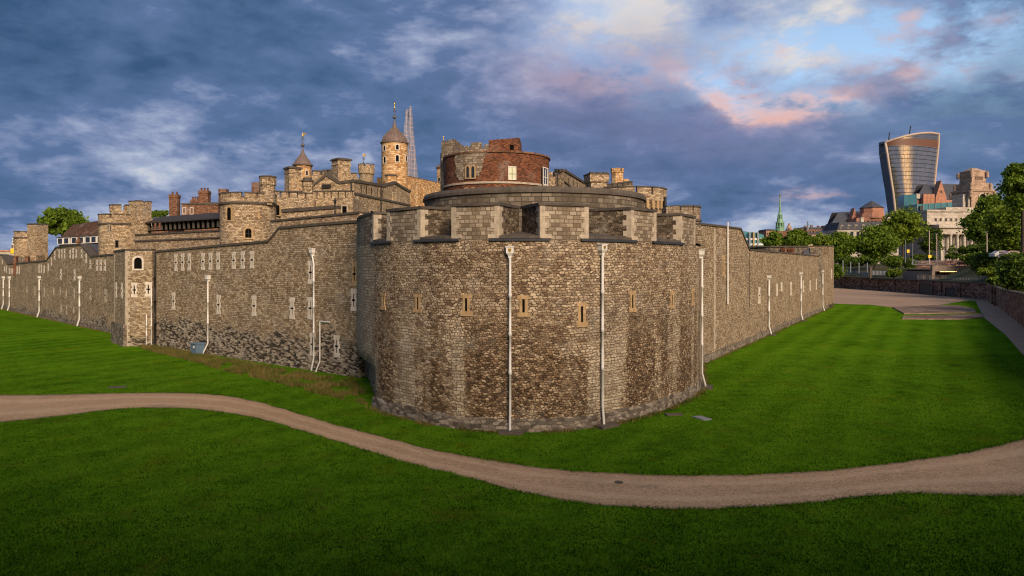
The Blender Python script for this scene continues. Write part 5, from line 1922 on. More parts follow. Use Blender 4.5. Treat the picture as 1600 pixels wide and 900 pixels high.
wt = thing('keep', 'tall orange lit stone keep with battlements and domed corner turrets topped by gold vanes', 'castle keep', (X(640, 165), 165, 6))
ka, kb, kc = Vector((X(587, 166), 166.0, 0)), Vector((X(638, 162), 162.0, 0)), Vector((X(697, 184), 184.0, 0))
mb = MB()
zk = Z(283, 162)
mb.prism([(ka.x, ka.y), (kb.x, kb.y), (kc.x, kc.y), (kc.x - 6, 196), (ka.x - 2, 190)], 6, [zk, zk, zk + 0.6, zk, zk])
mb.build('walls', M_WT, wt)
wall_merlons(wt, [(kb.x, kb.y, zk), (kc.x, kc.y, zk + 0.6)], 0, 1.1, 1.15, 0.7, 0.7, M_WT, M_COPPER)
wall_merlons(wt, [(ka.x, ka.y, zk), (kb.x, kb.y, zk)], 0, 1.1, 1.15, 0.7, 0.7, M_WT, M_COPPER)
kt = (kc - kb).normalized(); kn = Vector((kt.y, -kt.x, 0))
Lk = (kc - kb).length
for i in range(6):
    u = Lk * (i + 0.15) / 6
    mb = MB()
    mb.plate(Vector((kb.x, kb.y, 6)), kt, kn, u, u + 1.1, 0, zk - 6.8, -0.1, 0.35)
    mb.build('pilaster', M_WT, wt)
quoin(wt, kb + kt * 4.2, kt, kn, None, None, 20, zk - 0.2, M_QUOIN, 0.9, 0.8, 0.5, 0.05)
for px, yy in ((664, 309), (641.5, 322)):
    h_ = hit([(kb.x, kb.y), (kc.x, kc.y)], px)[0]
    window(wt, (h_.x + kn.x * 0.02, h_.y + kn.y * 0.02, Z(yy, h_.y)), kt, kn, 1.1, 1.6, 'round', M_DARK, M_QUOIN, False, fw=0.3)
# great round turret
Yk = 160.0
ck = (X(616.5, Yk), Yk)
rk = 20.2 / F * Yk
zt_ = Z(225, Yk)
mb = MB()
mb.lathe(*ck, [(rk, 20), (rk, zt_)], 36)
rt = mb.build('round_turret', M_WT, wt)
mb = MB()
mb.lathe(*ck, [(rk, zt_ - 0.05), (rk + 0.28, zt_), (rk + 0.30, zt_ + 0.25), (rk * 0.98, zt_ + 0.35), (rk * 0.96, zt_ + 0.9), (rk * 0.83, zt_ + 1.6), (rk * 0.63, zt_ + 2.25), (rk * 0.38, zt_ + 2.9), (rk * 0.21, zt_ + 3.6),
               (rk * 0.12, zt_ + 4.3), (0.2, zt_ + 5.0), (0.14, zt_ + 5.4)], 36)
for k in range(18):
    a = 2 * PI * k / 18
    prof_ = [(rk * 0.98, zt_ + 0.36), (rk * 0.97, zt_ + 0.9), (rk * 0.84, zt_ + 1.6), (rk * 0.64, zt_ + 2.27), (rk * 0.39, zt_ + 2.92), (rk * 0.22, zt_ + 3.62)]
    mb.tube([(ck[0] + r_ * math.cos(a), ck[1] + r_ * math.sin(a), z_) for r_, z_ in prof_], 0.07, 5)
mb.build('dome', M_COPPER, rt)
vane(rt, *ck, zt_ + 5.2, 0.9, False)
for px, yy, ww, hh in ((620.7, 233.8, 0.62, 1.1), (600.8, 235.5, 0.62, 1.1), (620.7, 252.5, 0.68, 1.45), (601.2, 254.5, 0.65, 1.4), (634.8, 252, 0.6, 1.3)):
    drum_window(rt, *ck, rk, px, yy, ww, hh, 'round', M_DARK, M_QUOINW, False, 0.2)
# small block in front of the turret
mb = MB()
yb = 155.0
mb.prism(octo(X(611, yb), yb, 1.35), 18, Z(275.5, yb))
sb_ = mb.build('stair_block', M_WT, wt)
mb = MB()
mb.prism(octo(X(611, yb), yb, 1.55), Z(275.5, yb), Z(273, yb), bottom=True, scale=0.85)
mb.build('cap', M_COPE, sb_)
# far left turret with cupola
Yk = 178.0
ck = (X(473, Yk), Yk)
rk = 14.0 / F * Yk
zt_ = Z(259, Yk)
mb = MB()
mb.prism(octo(*ck, rk * 0.98), 18, zt_)
rt = mb.build('octagonal_turret', M_WT, wt)
for k in (4, 5, 6):
    q = octo(*ck, rk * 0.985)
    a, b = Vector((*q[k % 8], 0)), Vector((*q[(k + 1) % 8], 0))
    t_ = (b - a).normalized()
    m_ = (a + b) / 2
    window(rt, (m_.x, m_.y, zt_ - 2.6), t_, Vector((t_.y, -t_.x, 0)), 0.5, 1.2, 'round', M_DARK, M_QUOINW, False, fw=0.16)
mb = MB()
mb.lathe(*ck, [(rk, zt_ - 0.05), (rk + 0.35, zt_), (rk + 0.35, zt_ + 0.25), (rk * 0.98, zt_ + 0.4), (rk * 0.80, zt_ + 1.2), (rk * 0.58, zt_ + 1.9), (rk * 0.34, zt_ + 2.6), (rk * 0.16, zt_ + 3.4), (0.2, zt_ + 4.2), (0.15, zt_ + 4.6)], 16, smooth=False)
mb.build('cupola', M_COPPER, rt)
vane(rt, *ck, zt_ + 4.2, 1.0)
# middle crenellated drum with vane
Yk = 150.0
ck = (X(572.5, Yk), Yk)
rk = 12.6 / F * Yk
mb, cp_ = MB(), MB()
mb.lathe(*ck, [(rk * 0.86, 16), (rk * 0.86, Z(273.5, Yk)), (rk, Z(272, Yk)), (rk, Z(264, Yk)), (rk - 0.4, Z(264, Yk))], 24)
ring_merlons(mb, *ck, rk, Z(264.2, Yk), Z(258, Yk), 8, 0.35, 0.36, 0.15, cp_)
rt = mb.build('crenellated_turret', M_TOWER, wt)
cp_.build('coping', M_COPE, rt)
vane(rt, ck[0] - 0.6, ck[1], Z(262, Yk), 0.72)
# right corner turret, mostly behind the brick tower
Yk = 186.0
ck = (X(693, Yk), Yk)
mb = MB()
mb.prism(octo(*ck, 1.75), 18, Z(263, Yk))
rt = mb.build('octagonal_turret', M_WT, wt)
mb = MB()
mb.lathe(*ck, [(1.75, Z(263, Yk)), (2.1, Z(263, Yk)), (2.1, Z(262, Yk)), (1.5, Z(258, Yk)), (0.6, Z(254, Yk)), (0.2, Z(248, Yk)), (0.12, Z(222, Yk))], 14, smooth=False)
mb.build('cupola', M_COPPER, rt)
vane(rt, *ck, Z(232, Yk), 0.7, False)
window(rt, (ck[0] - 1.0, ck[1] - 1.66, Z(285, Yk)), (0.92, -0.38, 0), (-0.38, -0.92, 0), 0.55, 1.1, 'round', M_DARK, M_QUOIN, False, fw=0.15)

# ---- right of the brick tower
sr = thing('stone_range', 'stone range with parapet sloping down to the right of the brick tower', 'building', (X(875, 80), 80, 6))
a, b, c = Vector((X(867, 80), 80, 0)), Vector((X(881, 79), 79, 0)), Vector((X(920, 104), 104, 0))
mb = MB()
mb.prism([(a.x, a.y), (b.x, b.y), (c.x, c.y), (c.x - 5, 108), (a.x - 3, 92)], 6, [Z(268, 80), Z(268, 79), Z(291, 104), Z(291, 104), Z(268, 80)])
mb.build('walls', M_TOWER, sr)
mb = MB()
for p0, p1, z0, z1 in ((a, b, Z(268, 80), Z(268, 79)), (b, c, Z(268, 79), Z(291, 104))):
    t_ = (p1 - p0).normalized(); n_ = Vector((t_.y, -t_.x, 0))
    q = [p0 + n_ * 0.15, p1 + n_ * 0.15, p1 - n_ * 0.5, p0 - n_ * 0.5]
    mb.hexa([(v.x, v.y, z_ + 0.004) for v, z_ in zip(q, (z0, z1, z1, z0))] + [(v.x, v.y, z_ + 0.28) for v, z_ in zip(q, (z0, z1, z1, z0))])
mb.build('coping', M_COPE, sr)
mb = MB()
t_ = (c - b).normalized(); n_ = Vector((t_.y, -t_.x, 0))
mb.plate(Vector((a.x, a.y, Z(285, 80))), Vector((1, -0.05, 0)).normalized(), Vector((0, -1, 0)), 0, (b - a).length, -0.08, 0.08, 0.0, 0.12)
mb.plate(Vector((b.x, b.y, Z(285, 80))), t_, n_, 0, (c - b).length, -0.08, 0.08, 0.0, 0.12)
mb.build('string_course', M_COPE, sr)
for u in (4, 8, 12, 16, 20):
    mb = MB()
    zz_ = Z(268, 79) + (Z(291, 104) - Z(268, 79)) * u / (c - b).length
    mb.plate(Vector((b.x, b.y, zz_ - 1.3)) + t_ * u, t_, n_, -0.2, 0.2, 0, 0.9, 0.0, 0.02)
    mb.build('loop', M_DARK, sr)
mb = MB()
mb.box(X(858, 78.6), X(863.5, 78.6), 78.6, 79.4, 6, Z(268.5, 78.6))
mb.box(X(863.52, 78.6), X(867.2, 78.6), 78.6, 79.4, 6, Z(276, 78.6))
mb.build('end_merlon', M_TOWER, sr)
mb = MB()
mb.tube([(X(871, 78.8), 78.8, 12), (X(871, 78.8), 78.8, Z(264, 78.8))], 0.07, 6)
mb.build('rainwater_pipe', M_BLACK, sr)

Y = 76.0
t5 = thing('square_tower', 'small square stone tower with heavy jutting parapet', 'tower', (X(933, Y), Y, 6))
mb = MB()
sq = sqr(X(933.5, Y), Y + 1, 1.85, R(12))
mb.prism(sq, 6, Z(285, Y))
bd = mb.build('tower_body', M_TOWER, t5)
mb = MB()
mb.prism(sqr(X(933.5, Y), Y + 1, 2.02, R(12)), Z(284.6, Y), Z(282.8, Y), bottom=True, scale=1.07)
mb.prism(sqr(X(933.5, Y), Y + 1, 2.16, R(12)), Z(282.79, Y), Z(272.2, Y))
mb.build('parapet', M_TOWER, t5)
mb = MB()
mb.prism(sqr(X(933.5, Y), Y + 1, 2.26, R(12)), Z(272.3, Y), Z(270.4, Y), bottom=True)
for k in range(3):
    q = sqr(X(933.5, Y), Y + 1, 2.26, R(12))
    va, vb = Vector((*q[0], 0)), Vector((*q[1], 0))
    t_ = (vb - va).normalized()
    mb.plate(Vector((va.x, va.y, Z(270.38, Y))), t_, Vector((t_.y, -t_.x, 0)), 0.05 + k * 0.76, 0.55 + k * 0.76, 0, 0.10, -0.4, -0.01)
mb.build('coping', M_COPE, t5)

Y = 118.0
t6 = thing('slim_turret', 'slim orange lit crenellated turret rising behind the square tower', 'turret', (X(964, Y), Y, 8))
mb, cp_ = MB(), MB()
oc = (X(964.5, Y), Y)
mb.prism(octo(*oc, 1.02), 8, Z(269, Y))
ring_merlons(mb, *oc, 1.1, Z(270, Y), Z(265, Y), 5, 0.3, 0.3, 0.35, cp_)
mb.prism(octo(X(978.5, Y), Y + 1, 0.62), 8, Z(279, Y))
mb.build('turret_body', M_WT, t6)
cp_.build('coping', M_WT, t6)

Y = 74.0
rr6 = 4.0
t7 = thing('drum_tower', 'wide round stone tower with deep battlements and a corbel table', 'tower', (X(983, Y), Y + 2, 6))
c7 = (X(982, 75.5), 75.5)
Y7 = 75.5 - rr6
mb = MB()
mb.lathe(*c7, [(rr6 - 0.3, 6), (rr6 - 0.3, Z(318, Y7)), (rr6, Z(312, Y7)), (rr6, Z(303, Y7)), (rr6 - 0.5, Z(303, Y7))], 44)
mb.build('drum', M_TOWER, t7)
mb, cp_ = MB(), MB()
ring_merlons(mb, *c7, rr6 + 0.01, Z(303.4, Y7), Z(292.5, Y7), 14, 0.5, 0.13, 0.28, cp_)
pr = mb.build('battlement', M_TOWER, t7)
cp_.build('coping', M_COPE, pr)
mb = MB()
for k in range(36):
    a = 2 * PI * k / 36
    v = Vector((math.cos(a), math.sin(a), 0))
    mb.plate(Vector((c7[0], c7[1], Z(324, Y7))), Vector((-v.y, v.x, 0)), v, -0.15, 0.15, 0, 0.78, rr6 - 0.32, rr6 - 0.02)
mb.build('corbel_table', M_BUFF, t7)
a = ang(1036, rr6 - 0.1, c7)
mb = MB()
q = Vector((c7[0] + (rr6 + 0.12) * math.cos(a), c7[1] + (rr6 + 0.12) * math.sin(a), 0))
mb.tube([q + Vector((0, 0, 9)), q + Vector((0, 0, Z(308, q.y)))], 0.16, 8)
mb.build('rainwater_pipe', M_BLACK, t7)
# stepped roof behind
mb = MB()
mb.prism([(X(949, 82), 82), (X(989, 82), 82), (X(989, 86), 86), (X(949, 86), 86)], 8, [Z(294, 82), Z(288, 82), Z(288, 82), Z(294, 82)])
mb.build('rear_block', M_TOWER, t7)
wall_merlons(t7, [(X(949, 82), 81.98, Z(293, 82)), (X(989, 82), 81.98, Z(288, 82))], 0, 0.3, 0.45, 0.12, 0.5, M_COPE2)
mb = MB()
mb.prism([(X(957, 82), 83), (X(986, 82), 83), (X(984, 82), 86), (X(960, 82), 86)], Z(290, 82), Z(283.5, 82), scale=0.8)
mb.build('lead_roof', M_COPE2, t7)

Y = 60.0
t8 = thing('drum_turret', 'small low round turret with merlons at the right end of the bastion', 'turret', (X(1072, Y), Y, 6))
c8 = (X(1066, Y), Y)
r8 = 27.0 / F * Y
drum(t8, *c8, r8, 6, Z(346, Y - r8), Z(330, Y - r8), Z(320.5, Y - r8), 9, M_MERLON, gap=0.10, a0=0.25)
mb = MB()
mb.wall([(X(1041, 58), 58.0, Z(323, 58)), (X(1064, 58), 58.4, Z(321, 58))], 6, 0.6)
mb.build('screen_wall', M_MERLON, t8)

# ---- low store behind the right curtain
Y = 112.0
ls = thing('low_store', 'long low flat roofed stone store behind the far end of the right curtain', 'outbuilding', (X(1232, Y), Y, 4))
mb = MB()
a, b = Vector((X(1204, 98), 98.0, 0)), Vector((X(1262, 112), 112.0, 0))
mb.prism([(a.x, a.y), (b.x, b.y), (b.x - 2.5, b.y + 3), (a.x - 2.5, a.y + 3)], 4, [Z(386, 98), Z(385.5, 112), Z(385.5, 112), Z(386, 98)])
mb.build('walls', M_INNER, ls)
mb = MB()
t_ = (b - a).normalized(); n_ = Vector((t_.y, -t_.x, 0))
q = [a + n_ * 0.2, b + n_ * 0.2, b - n_ * 4, a - n_ * 4]
zz0, zz1 = Z(386, 98), Z(385.5, 112)
mb.hexa([(v.x, v.y, z_ + 0.003) for v, z_ in zip(q, (zz0, zz1, zz1, zz0))] + [(v.x, v.y, z_ + 0.16) for v, z_ in zip(q, (zz0, zz1, zz1, zz0))])
mb.build('roof', M_COPE2, ls)
for px in (1219.5, 1231):
    h_ = hit([(a.x, a.y), (b.x, b.y)], px)[0]
    mb = MB()
    mb.plate(h_ + n_ * 0.5 + Vector((0, 0, 7.5)), t_, n_, -0.5, 0.5, 0, Z(388, h_.y) - 7.5, -0.3, 0.3)
    mb.build('chimney_pot', M_BRICK, ls)
mb = MB()
mb.prism([(X(1266, 114), 114), (X(1284, 116), 116), (X(1284, 116), 120), (X(1264, 114), 120)], 4, Z(388, 115))
mb.build('end_block', M_INNER, ls)
mb = MB()
mb.face([(X(1254, 108), 108, Z(398, 108)), (X(1266, 112), 112, Z(399, 112)), (X(1263, 114), 114, Z(385, 114)), (X(1258, 112), 112, Z(386, 112))])
mb.build('slate_slope', M_SLATE, ls)


# ------------------------------------------------------------------ the city beyond
def facade_windows(root, a, b, z0, z1, nx, nz, fx_=0.5, fz=0.6, glass=None, frame=None, kind='flat', bars=False):
    """rows of windows on the wall running from plan point a to b"""
    a, b = Vector((a[0], a[1], 0)), Vector((b[0], b[1], 0))
    t_ = (b - a).normalized()
    n_ = Vector((t_.y, -t_.x, 0))
    L_ = (b - a).length
    cw, chh = L_ / nx, (z1 - z0) / nz
    for i in range(nx):
        for j in range(nz):
            q = a + t_ * cw * (i + 0.5) + n_ * 0.02
            window(root, (q.x, q.y, z0 + chh * (j + (1 - fz) / 2)), t_, n_, cw * fx_, chh * fz, kind, glass or M_GLASS, frame or M_QUOIN, bars, proud=0.12, fw=cw * 0.05)


# ---- glass tower with splintered open top
def mat_shard():
    m, t, b = new_mat('pale tower glass')
    uv = uvnode(t)
    nd = t.node('ShaderNodeTexBrick', {'Vector': uv, 'Color1': (0.11, 0.14, 0.215), 'Color2': (0.19, 0.21, 0.285), 'Mortar': (0.36, 0.275, 0.275), 'Scale': 1.0, 'Mortar Size': 0.35,
                                       'Mortar Smooth': 0.1, 'Brick Width': 4.2, 'Row Height': 6.0}, offset=0.0)
    t.put(b.inputs['Base Color'], nd.outputs['Color'])
    b.inputs['Roughness'].default_value = 0.7
    b.inputs['Specular IOR Level'].default_value = 0.15
    return m


M_SHARD = mat_shard()
Y = 900.0
sh = thing('glass_spire_tower', 'very tall thin pointed glass tower fading pale behind the round keep turret', 'skyscraper', (X(634, Y), Y, 0))
zb2 = 0.0
wpx = lambda py: 3.5 + (py - 160) * 0.0875
def spl(px0, px1, py0, py1, tip, yy, dd, name):
    mb = MB()
    b0, b1 = X(px0, Y), X(px1, Y)
    tx = X(tip, Y)
    zt = Z(py1, Y)
    u = (b1 - b0)
    mb.face([(b0, Y + yy, 0), (b1, Y + yy, 0), (tx + 0.8, Y + yy + dd, zt), (tx - 0.8, Y + yy + dd, zt)], [(0, 0), (u, 0), (u / 2 + 1, zt), (u / 2 - 1, zt)])
    mb.face([(b1, Y + yy, 0), (b1 + 1, Y + yy + 3, 0), (tx + 1.6, Y + yy + dd + 2, zt), (tx + 0.8, Y + yy + dd, zt)])
    mb.face([(b0, Y + yy + 3, 0), (b0, Y + yy, 0), (tx - 0.8, Y + yy + dd, zt), (tx - 0.8, Y + yy + dd + 2, zt)])
    mb.face([(b1 + 1, Y + yy + 3, 0), (b0, Y + yy + 3, 0), (tx - 0.8, Y + yy + dd + 2, zt), (tx + 1.6, Y + yy + dd + 2, zt)])
    return mb.build(name, M_SHARD, sh)
spl(611, 651, 412, 168, 632, 0, 16, 'glass_face')
spl(624, 664, 412, 159, 636.5, 6, 18, 'glass_face')
spl(613, 645, 412, 161, 630.5, 14, 20, 'glass_face')


# ---- curved glass tower that widens upwards
def mat_walkie():
    m, t, b = new_mat('bronze fins and glass')
    uv = uvnode(t)
    u, v, _ = t.sep(uv)
    fin = t.m('PINGPONG', t.m('MULTIPLY', u, 30.0), 0.5)
    fl_ = t.m('PINGPONG', t.m('MULTIPLY', v, 36.0), 0.5)
    fm = t.step(fin, 0.05, 0.10, 1.0, 0.0)
    fk = t.step(fl_, 0.06, 0.12, 1.0, 0.0)
    lou = t.m('MULTIPLY', t.step(v, 0.835, 0.84), t.step(v, 0.915, 0.91))
    glass = t.mix(fk, (0.42, 0.40, 0.37), (0.14, 0.125, 0.105))
    glass = t.mix(lou, glass, (0.13, 0.050, 0.024))
    col = t.mix(fm, glass, (0.085, 0.070, 0.060))
    t.put(b.inputs['Base Color'], col)
    solid = t.m('MAXIMUM', fm, lou)
    t.put(b.inputs['Metallic'], t.m('SUBTRACT', 0.85, t.m('MULTIPLY', solid, 0.85)))
    t.put(b.inputs['Roughness'], t.m('ADD', 0.08, t.m('MULTIPLY', solid, 0.5)))
    tc = t.node('ShaderNodeTexCoord').outputs['Object']
    bp = t.node('ShaderNodeBump', {'Strength': 0.25, 'Distance': 1.0, 'Height': t.noise(tc, 0.12, 3, 0.5)})
    t.l.new(bp.outputs[0], b.inputs['Normal'])
    return m


M_WALKIE = mat_walkie()
M_FINDARK = plain('dark blue louvred side', (0.030, 0.045, 0.075), 0.5, 0.2, 0.2)
M_EDGE = plain('pale bronze edge frame', (0.42, 0.33, 0.27), 0.5, 0.1, 0.3)
Y = 600.0
wk = thing('curved_tower', 'glass skyscraper with curved flaring top reflecting golden sunset light', 'skyscraper', (X(1428, Y), Y, 0))
LV = [(412, 1405, 1453, 1394), (370, 1402, 1455.5, 1390.5), (330, 1399, 1457.8, 1387), (300, 1395.5, 1459.3, 1383), (280, 1392.3, 1460.8, 1379.5), (260, 1389.2, 1462.6, 1376.2), (240, 1386.2, 1464.8, 1373.4), (223, 1383.4, 1466.4, 1373.0)]
NC = 20
rows, uvs = [], []
ztopw = Z(223, Y)
for (py, l, r_, sd_) in LV:
    row, ur = [], []
    z = Z(py, Y)
    for k in range(NC + 1):
        f_ = k / NC
        bow = 9.0 * (4 * f_ * (1 - f_))
        yq = Y - bow + 10 * f_
        row.append((X(l + (r_ - l) * f_, yq), yq, z))
        ur.append((f_, (z / ztopw) * 0.86))
    rows.append(row)
    uvs.append(ur)
# arched crown
row, ur = [], []
crown = []
for k in range(NC + 1):
    f_ = k / NC
    py = 223 - 15.5 * math.sin(min(1.0, f_ * 1.18) * PI / 2) ** 0.9 + max(0, f_ - 0.85) * 14
    crown.append(py)
    l, r_ = 1383.2, 1467.2
    bow = 9.0 * (4 * f_ * (1 - f_))
    yq = Y - bow + 10 * f_
    row.append((X(l + (r_ - l) * f_, yq), yq, Z(py, yq)))
    ur.append((f_, 0.86 + 0.14 * (223 - py) / 15))
rows.append(row)
uvs.append(ur)
mb = MB()
mb.grid(rows, uvs, True)
mb.build('glass_front', M_WALKIE, wk)
mb = MB()
side = []
for (py, l, r_, sd_) in LV:
    side.append([(X(sd_, Y + 24), Y + 24, Z(py, Y + 24)), (X(l, Y), Y, Z(py, Y))])
side.append([(X(1379, Y + 24), Y + 24, Z(221, Y + 24)), (X(1383.3, Y), Y, Z(222.6, Y))])
mb.grid(side, None, False)
mb.build('side_wall', M_FINDARK, wk)
mb = MB()
back = [[(q[0][0], q[0][1], q[0][2]), (rw_[-1][0], rw_[-1][1] + 24, rw_[-1][2])] for q, rw_ in zip(side, rows)]
mb.grid([[b_[1], b_[0]] for b_ in back], None, False)
rs = [[rw_[-1], (rw_[-1][0], rw_[-1][1] + 24, rw_[-1][2])] for rw_ in rows]
mb.grid(rs, None, False)
top0 = rows[-1]
mb.grid([top0, [(q[0] * 1.02 - (0.02 * X(1430, Y)), q[1] + 26, q[2] - 1.0) for q in top0]], None, True)
mb.build('back_and_roof', M_FINDARK, wk)
mb = MB()
mb.tube([r_[0] for r_ in rows], 1.1, 6)
mb.tube([r_[-1] for r_ in rows], 0.9, 6)
mb.tube([q for q in rows[-1]], 1.0, 6)
mb.build('edge_frame', M_EDGE, wk)
mb = MB()
for (pa, pb, ya, yb_) in ((0.1, 0.9, 20, 3),):
    for py0 in (232, 246):
        mb.tube([(X(1374, Y + 23), Y + 22, Z(py0, Y + 22)), (X(1386, Y), Y - 0.5, Z(py0 - 12, Y))], 0.6, 5)
mb.tube([(X(1374, Y + 23), Y + 22, Z(236, Y + 22)), (X(1380, Y + 20), Y + 20, Z(222, Y + 20))], 0.6, 5)
mb.build('side_bracing', M_EDGE, wk)
for px, py0, py1, ln_ in ((1388, 221, 207, 2), (1420, 211, 196.5, 3), (1450, 210, 206, -2)):
    mb = MB()
    mb.tube([(X(px, Y + 12), Y + 12, Z(py0 + 4, Y + 12)), (X(px + ln_, Y + 12), Y + 12, Z(py1, Y + 12))], 0.45, 6)
    mb.build('roof_crane', M_BLACK, wk)

# ---- monumental white stone tower building with columns
Y = 300.0
pt = thing('monumental_building', 'monumental pale stone building with columned front and stepped tower with a statue niche', 'building', (X(1495, Y), Y, 8))
def pbox(px0, px1, y0, y1, py0, py1, mat=M_PORT, name='walls', root=pt, yd=Y):
    mb = MB()
    mb.box(X(px0, yd), X(px1, yd), yd + y0, yd + y1, Z(py0, yd), Z(py1, yd))
    return mb.build(name, mat, root)
pbox(1478, 1560, 3.5, 30, 418, 366)
pbox(1470, 1560, 0.5, 30, 365.9, 356, name='entablature')
pbox(1466, 1562, -0.6, 30, 355.9, 350.5, name='cornice')
pbox(1455, 1530, 3.0, 30, 350.4, 330, name='attic')
pbox(1453.5, 1532, 2.4, 30, 329.9, 327, name='attic_cornice')
pbox(1492, 1562, 6.0, 28, 326.9, 322, M_PORT, 'tower_step')
# colonnade
for px in (1488.3, 1498.8, 1509.6, 1521, 1533, 1545):
    c = (X(px, Y), Y + 1.3)
    mb = MB()
    z0, z1 = Z(408, Y), Z(366, Y)
    r_ = 0.62
    mb.lathe(*c, [(r_ * 1.35, z0 - 2), (r_ * 1.35, z0), (r_, z0 + 0.2), (r_ * 0.88, z1 - 0.9), (r_ * 1.25, z1 - 0.35), (r_ * 1.3, z1)], 14)
    mb.build('column', M_PORT, pt)
for px in (1493.5, 1504.2, 1515.3, 1527):
    for py0, py1 in ((404, 389), (384, 370)):
        window(pt, (X(px, Y + 3.5), Y + 3.48, Z(py0, Y + 3.5)), (1, 0, 0), (0, -1, 0), 1.3, (py0 - py1) / F * Y, 'flat', M_GLASS, M_BRICK2 if py0 > 390 else M_PORT, False, fw=0.25)
for px in (1462, 1469.5, 1478, 1486, 1494, 1506):
    window(pt, (X(px, Y + 3), Y + 2.98, Z(345, Y)), (1, 0, 0), (0, -1, 0), 0.9, 1.3, 'flat', M_GLASS, M_PORT, False, fw=0.2)
# side range running left
a, b = (X(1428, 330), 330.0), (X(1478, Y + 4), Y + 3.5)
mb = MB()
mb.prism([a, b, (b[0], 340), (a[0], 345)], 6, [Z(352, 330), Z(358, 303), Z(358, 303), Z(352, 330)])
mb.build('side_range', M_PORT, pt)
facade_windows(pt, a, b, 8, 20, 11, 3, 0.5, 0.65, M_GLASS, M_PORT)
mb = MB()
mb.prism([(X(1438, 335), 328.0), (X(1457, 315), 314.0), (X(1470, 330), 330), (X(1440, 345), 345)], 20, [Z(332, 328), Z(332, 314), Z(332, 330), Z(332, 345)])
mb.build('slate_mansard', M_SLATE, pt)
# the tower
def pst(px0, px1, py0, py1, sc=1.0, mat=M_PORTW, name='tower_stage', d_=None):
    cx, ww = X((px0 + px1) / 2, Y + 13), (px1 - px0) / F * (Y + 8)
    mb = MB()
    mb.prism(sqr(cx, Y + 13, ww * 0.94, R(8), ww * 0.94), Z(py0, Y), Z(py1, Y), scale=sc, bottom=True)
    return mb.build(name, mat, pt)
tb = pst(1499, 1541, 324, 296.5)
for px, s_ in ((1499.5, 1), (1539.5, 1)):
    mb = MB()
    cx = X(px, Y + 12)
    mb.prism(sqr(cx, Y + 12, 1.9, R(8), 6.5), Z(322, Y), Z(303 if px < 1510 else 298, Y))
    mb.prism(sqr(cx, Y + 12, 2.3, R(8), 7.0), Z(302.9 if px < 1510 else 297.9, Y), Z(300.5 if px < 1510 else 294.5, Y), scale=0.9, bottom=True)
    mb.build('tower_pier', M_PORT, pt)
    for k in (-1, 1):
        mb = MB()
        mb.lathe(cx + k * 1.15, Y + 7.7, [(0.42, Z(321, Y)), (0.36, Z(303.5, Y))], 10)
        mb.build('tower_column', M_PORT, pt)
pst(1497.5, 1542.5, 296.4, 293.5, name='tower_cornice')
pst(1501, 1538, 293.4, 285, 0.93)
pst(1503, 1536.5, 284.9, 282.5, name='tower_cornice')
pst(1506, 1533.5, 282.4, 264, 0.90)
pst(1506.5, 1533, 263.9, 261.5, name='tower_cornice')
pst(1508.5, 1531, 261.4, 256.2, 0.25)
for zz0, zz1, ww_, nn_ in ((300, 297, 44, 5), (287, 284, 36, 4), (267, 264.5, 29, 4)):
    c_ = sqr(X(1519.5, Y + 13), Y + 13, ww_ / F * (Y + 8) * 0.94, R(8))
    for k in range(4):
        mb = MB()
        mb.lathe(c_[k][0], c_[k][1], [(0.75, Z(zz0 + 6, Y)), (0.70, Z(zz0, Y)), (0.80, Z(zz0, Y)), (0.70, Z(zz1, Y)), (0.32, Z(zz1 - 1, Y)), (0.36, Z(zz1 - 1.8, Y)), (0.05, Z(zz1 - 2.6, Y))], 8)
        mb.build('corner_urn', M_PORTW, pt)
rot8 = R(8)
tv = Vector((math.cos(rot8), math.sin(rot8), 0)); nv = Vector((tv.y, -tv.x, 0))
cN = Vector((X(1519.5, Y + 13), Y + 13, 0))
fd = 42 / F * (Y + 8) * 0.94 / 2
window(tb, (cN.x + nv.x * (fd + 0.02), cN.y + nv.y * (fd + 0.02), Z(322.5, Y)), tv, nv, 3.4, 6.1, 'round', M_DARK, M_PORT, False, fw=0.45, proud=0.25)
mb = MB()
q = cN + nv * (fd + 0.5)
mb.lathe(q.x, q.y, [(1.15, Z(323, Y)), (1.1, Z(318.5, Y)), (0.8, Z(318, Y)), (0.75, Z(315, Y)), (0.85, Z(312.5, Y)), (0.62, Z(310.5, Y)), (0.25, Z(309.8, Y)), (0.38, Z(308.8, Y)), (0.32, Z(307.6, Y)), (0.05, Z(307, Y))], 14)
mb.build('niche_statue', M_PORT, pt)
fd2 = 27.5 / F * (Y + 8) * 0.94 / 2
for u in (-1.5, -0.5, 0.5, 1.5):
    q = cN + nv * (fd2 - 0.10) + tv * u
    window(pt, (q.x, q.y, Z(277, Y)), tv, nv, 0.42, 1.5, 'flat', M_DARK, M_PORTW, False, fw=0.12, proud=0.15)

# ---- teal glazed office in front of the gabled hall
Y = 360.0
tg_ = thing('glass_office', 'low teal glass office with flat roof beside the monumental stone tower', 'office', (X(1455, Y), Y, 8))
mb = MB()
mb.prism([(X(1433, Y), Y), (X(1494, Y), Y - 8), (X(1494, Y), Y + 15), (X(1433, Y), Y + 15)], 8, [Z(319, Y), Z(317, Y), Z(317, Y), Z(319, Y)])
mb.build('glazed_block', M_TEAL, tg_)
mb = MB()
mb.box(X(1437, Y - 1), X(1441, Y - 1), Y - 1.4, Y, Z(329, Y), Z(322, Y))
mb.build('window', M_GLASS, tg_)
for i in range(9):
    u = i / 8
    mb = MB()
    xx, yy = X(1433, Y) + (X(1494, Y) - X(1433, Y)) * u, Y - 8 * u
    mb.box(xx - 0.12, xx + 0.12, yy - 0.3, yy + 0.3, 8, Z(319 - 2 * u, Y) + 0.05)
    mb.build('mullion', M_GREY, tg_)
Y = 420.0
tg2 = thing('glass_office', 'taller teal glass block with pale top in front of the skyscraper', 'office', (X(1424, Y), Y, 8))
mb = MB()
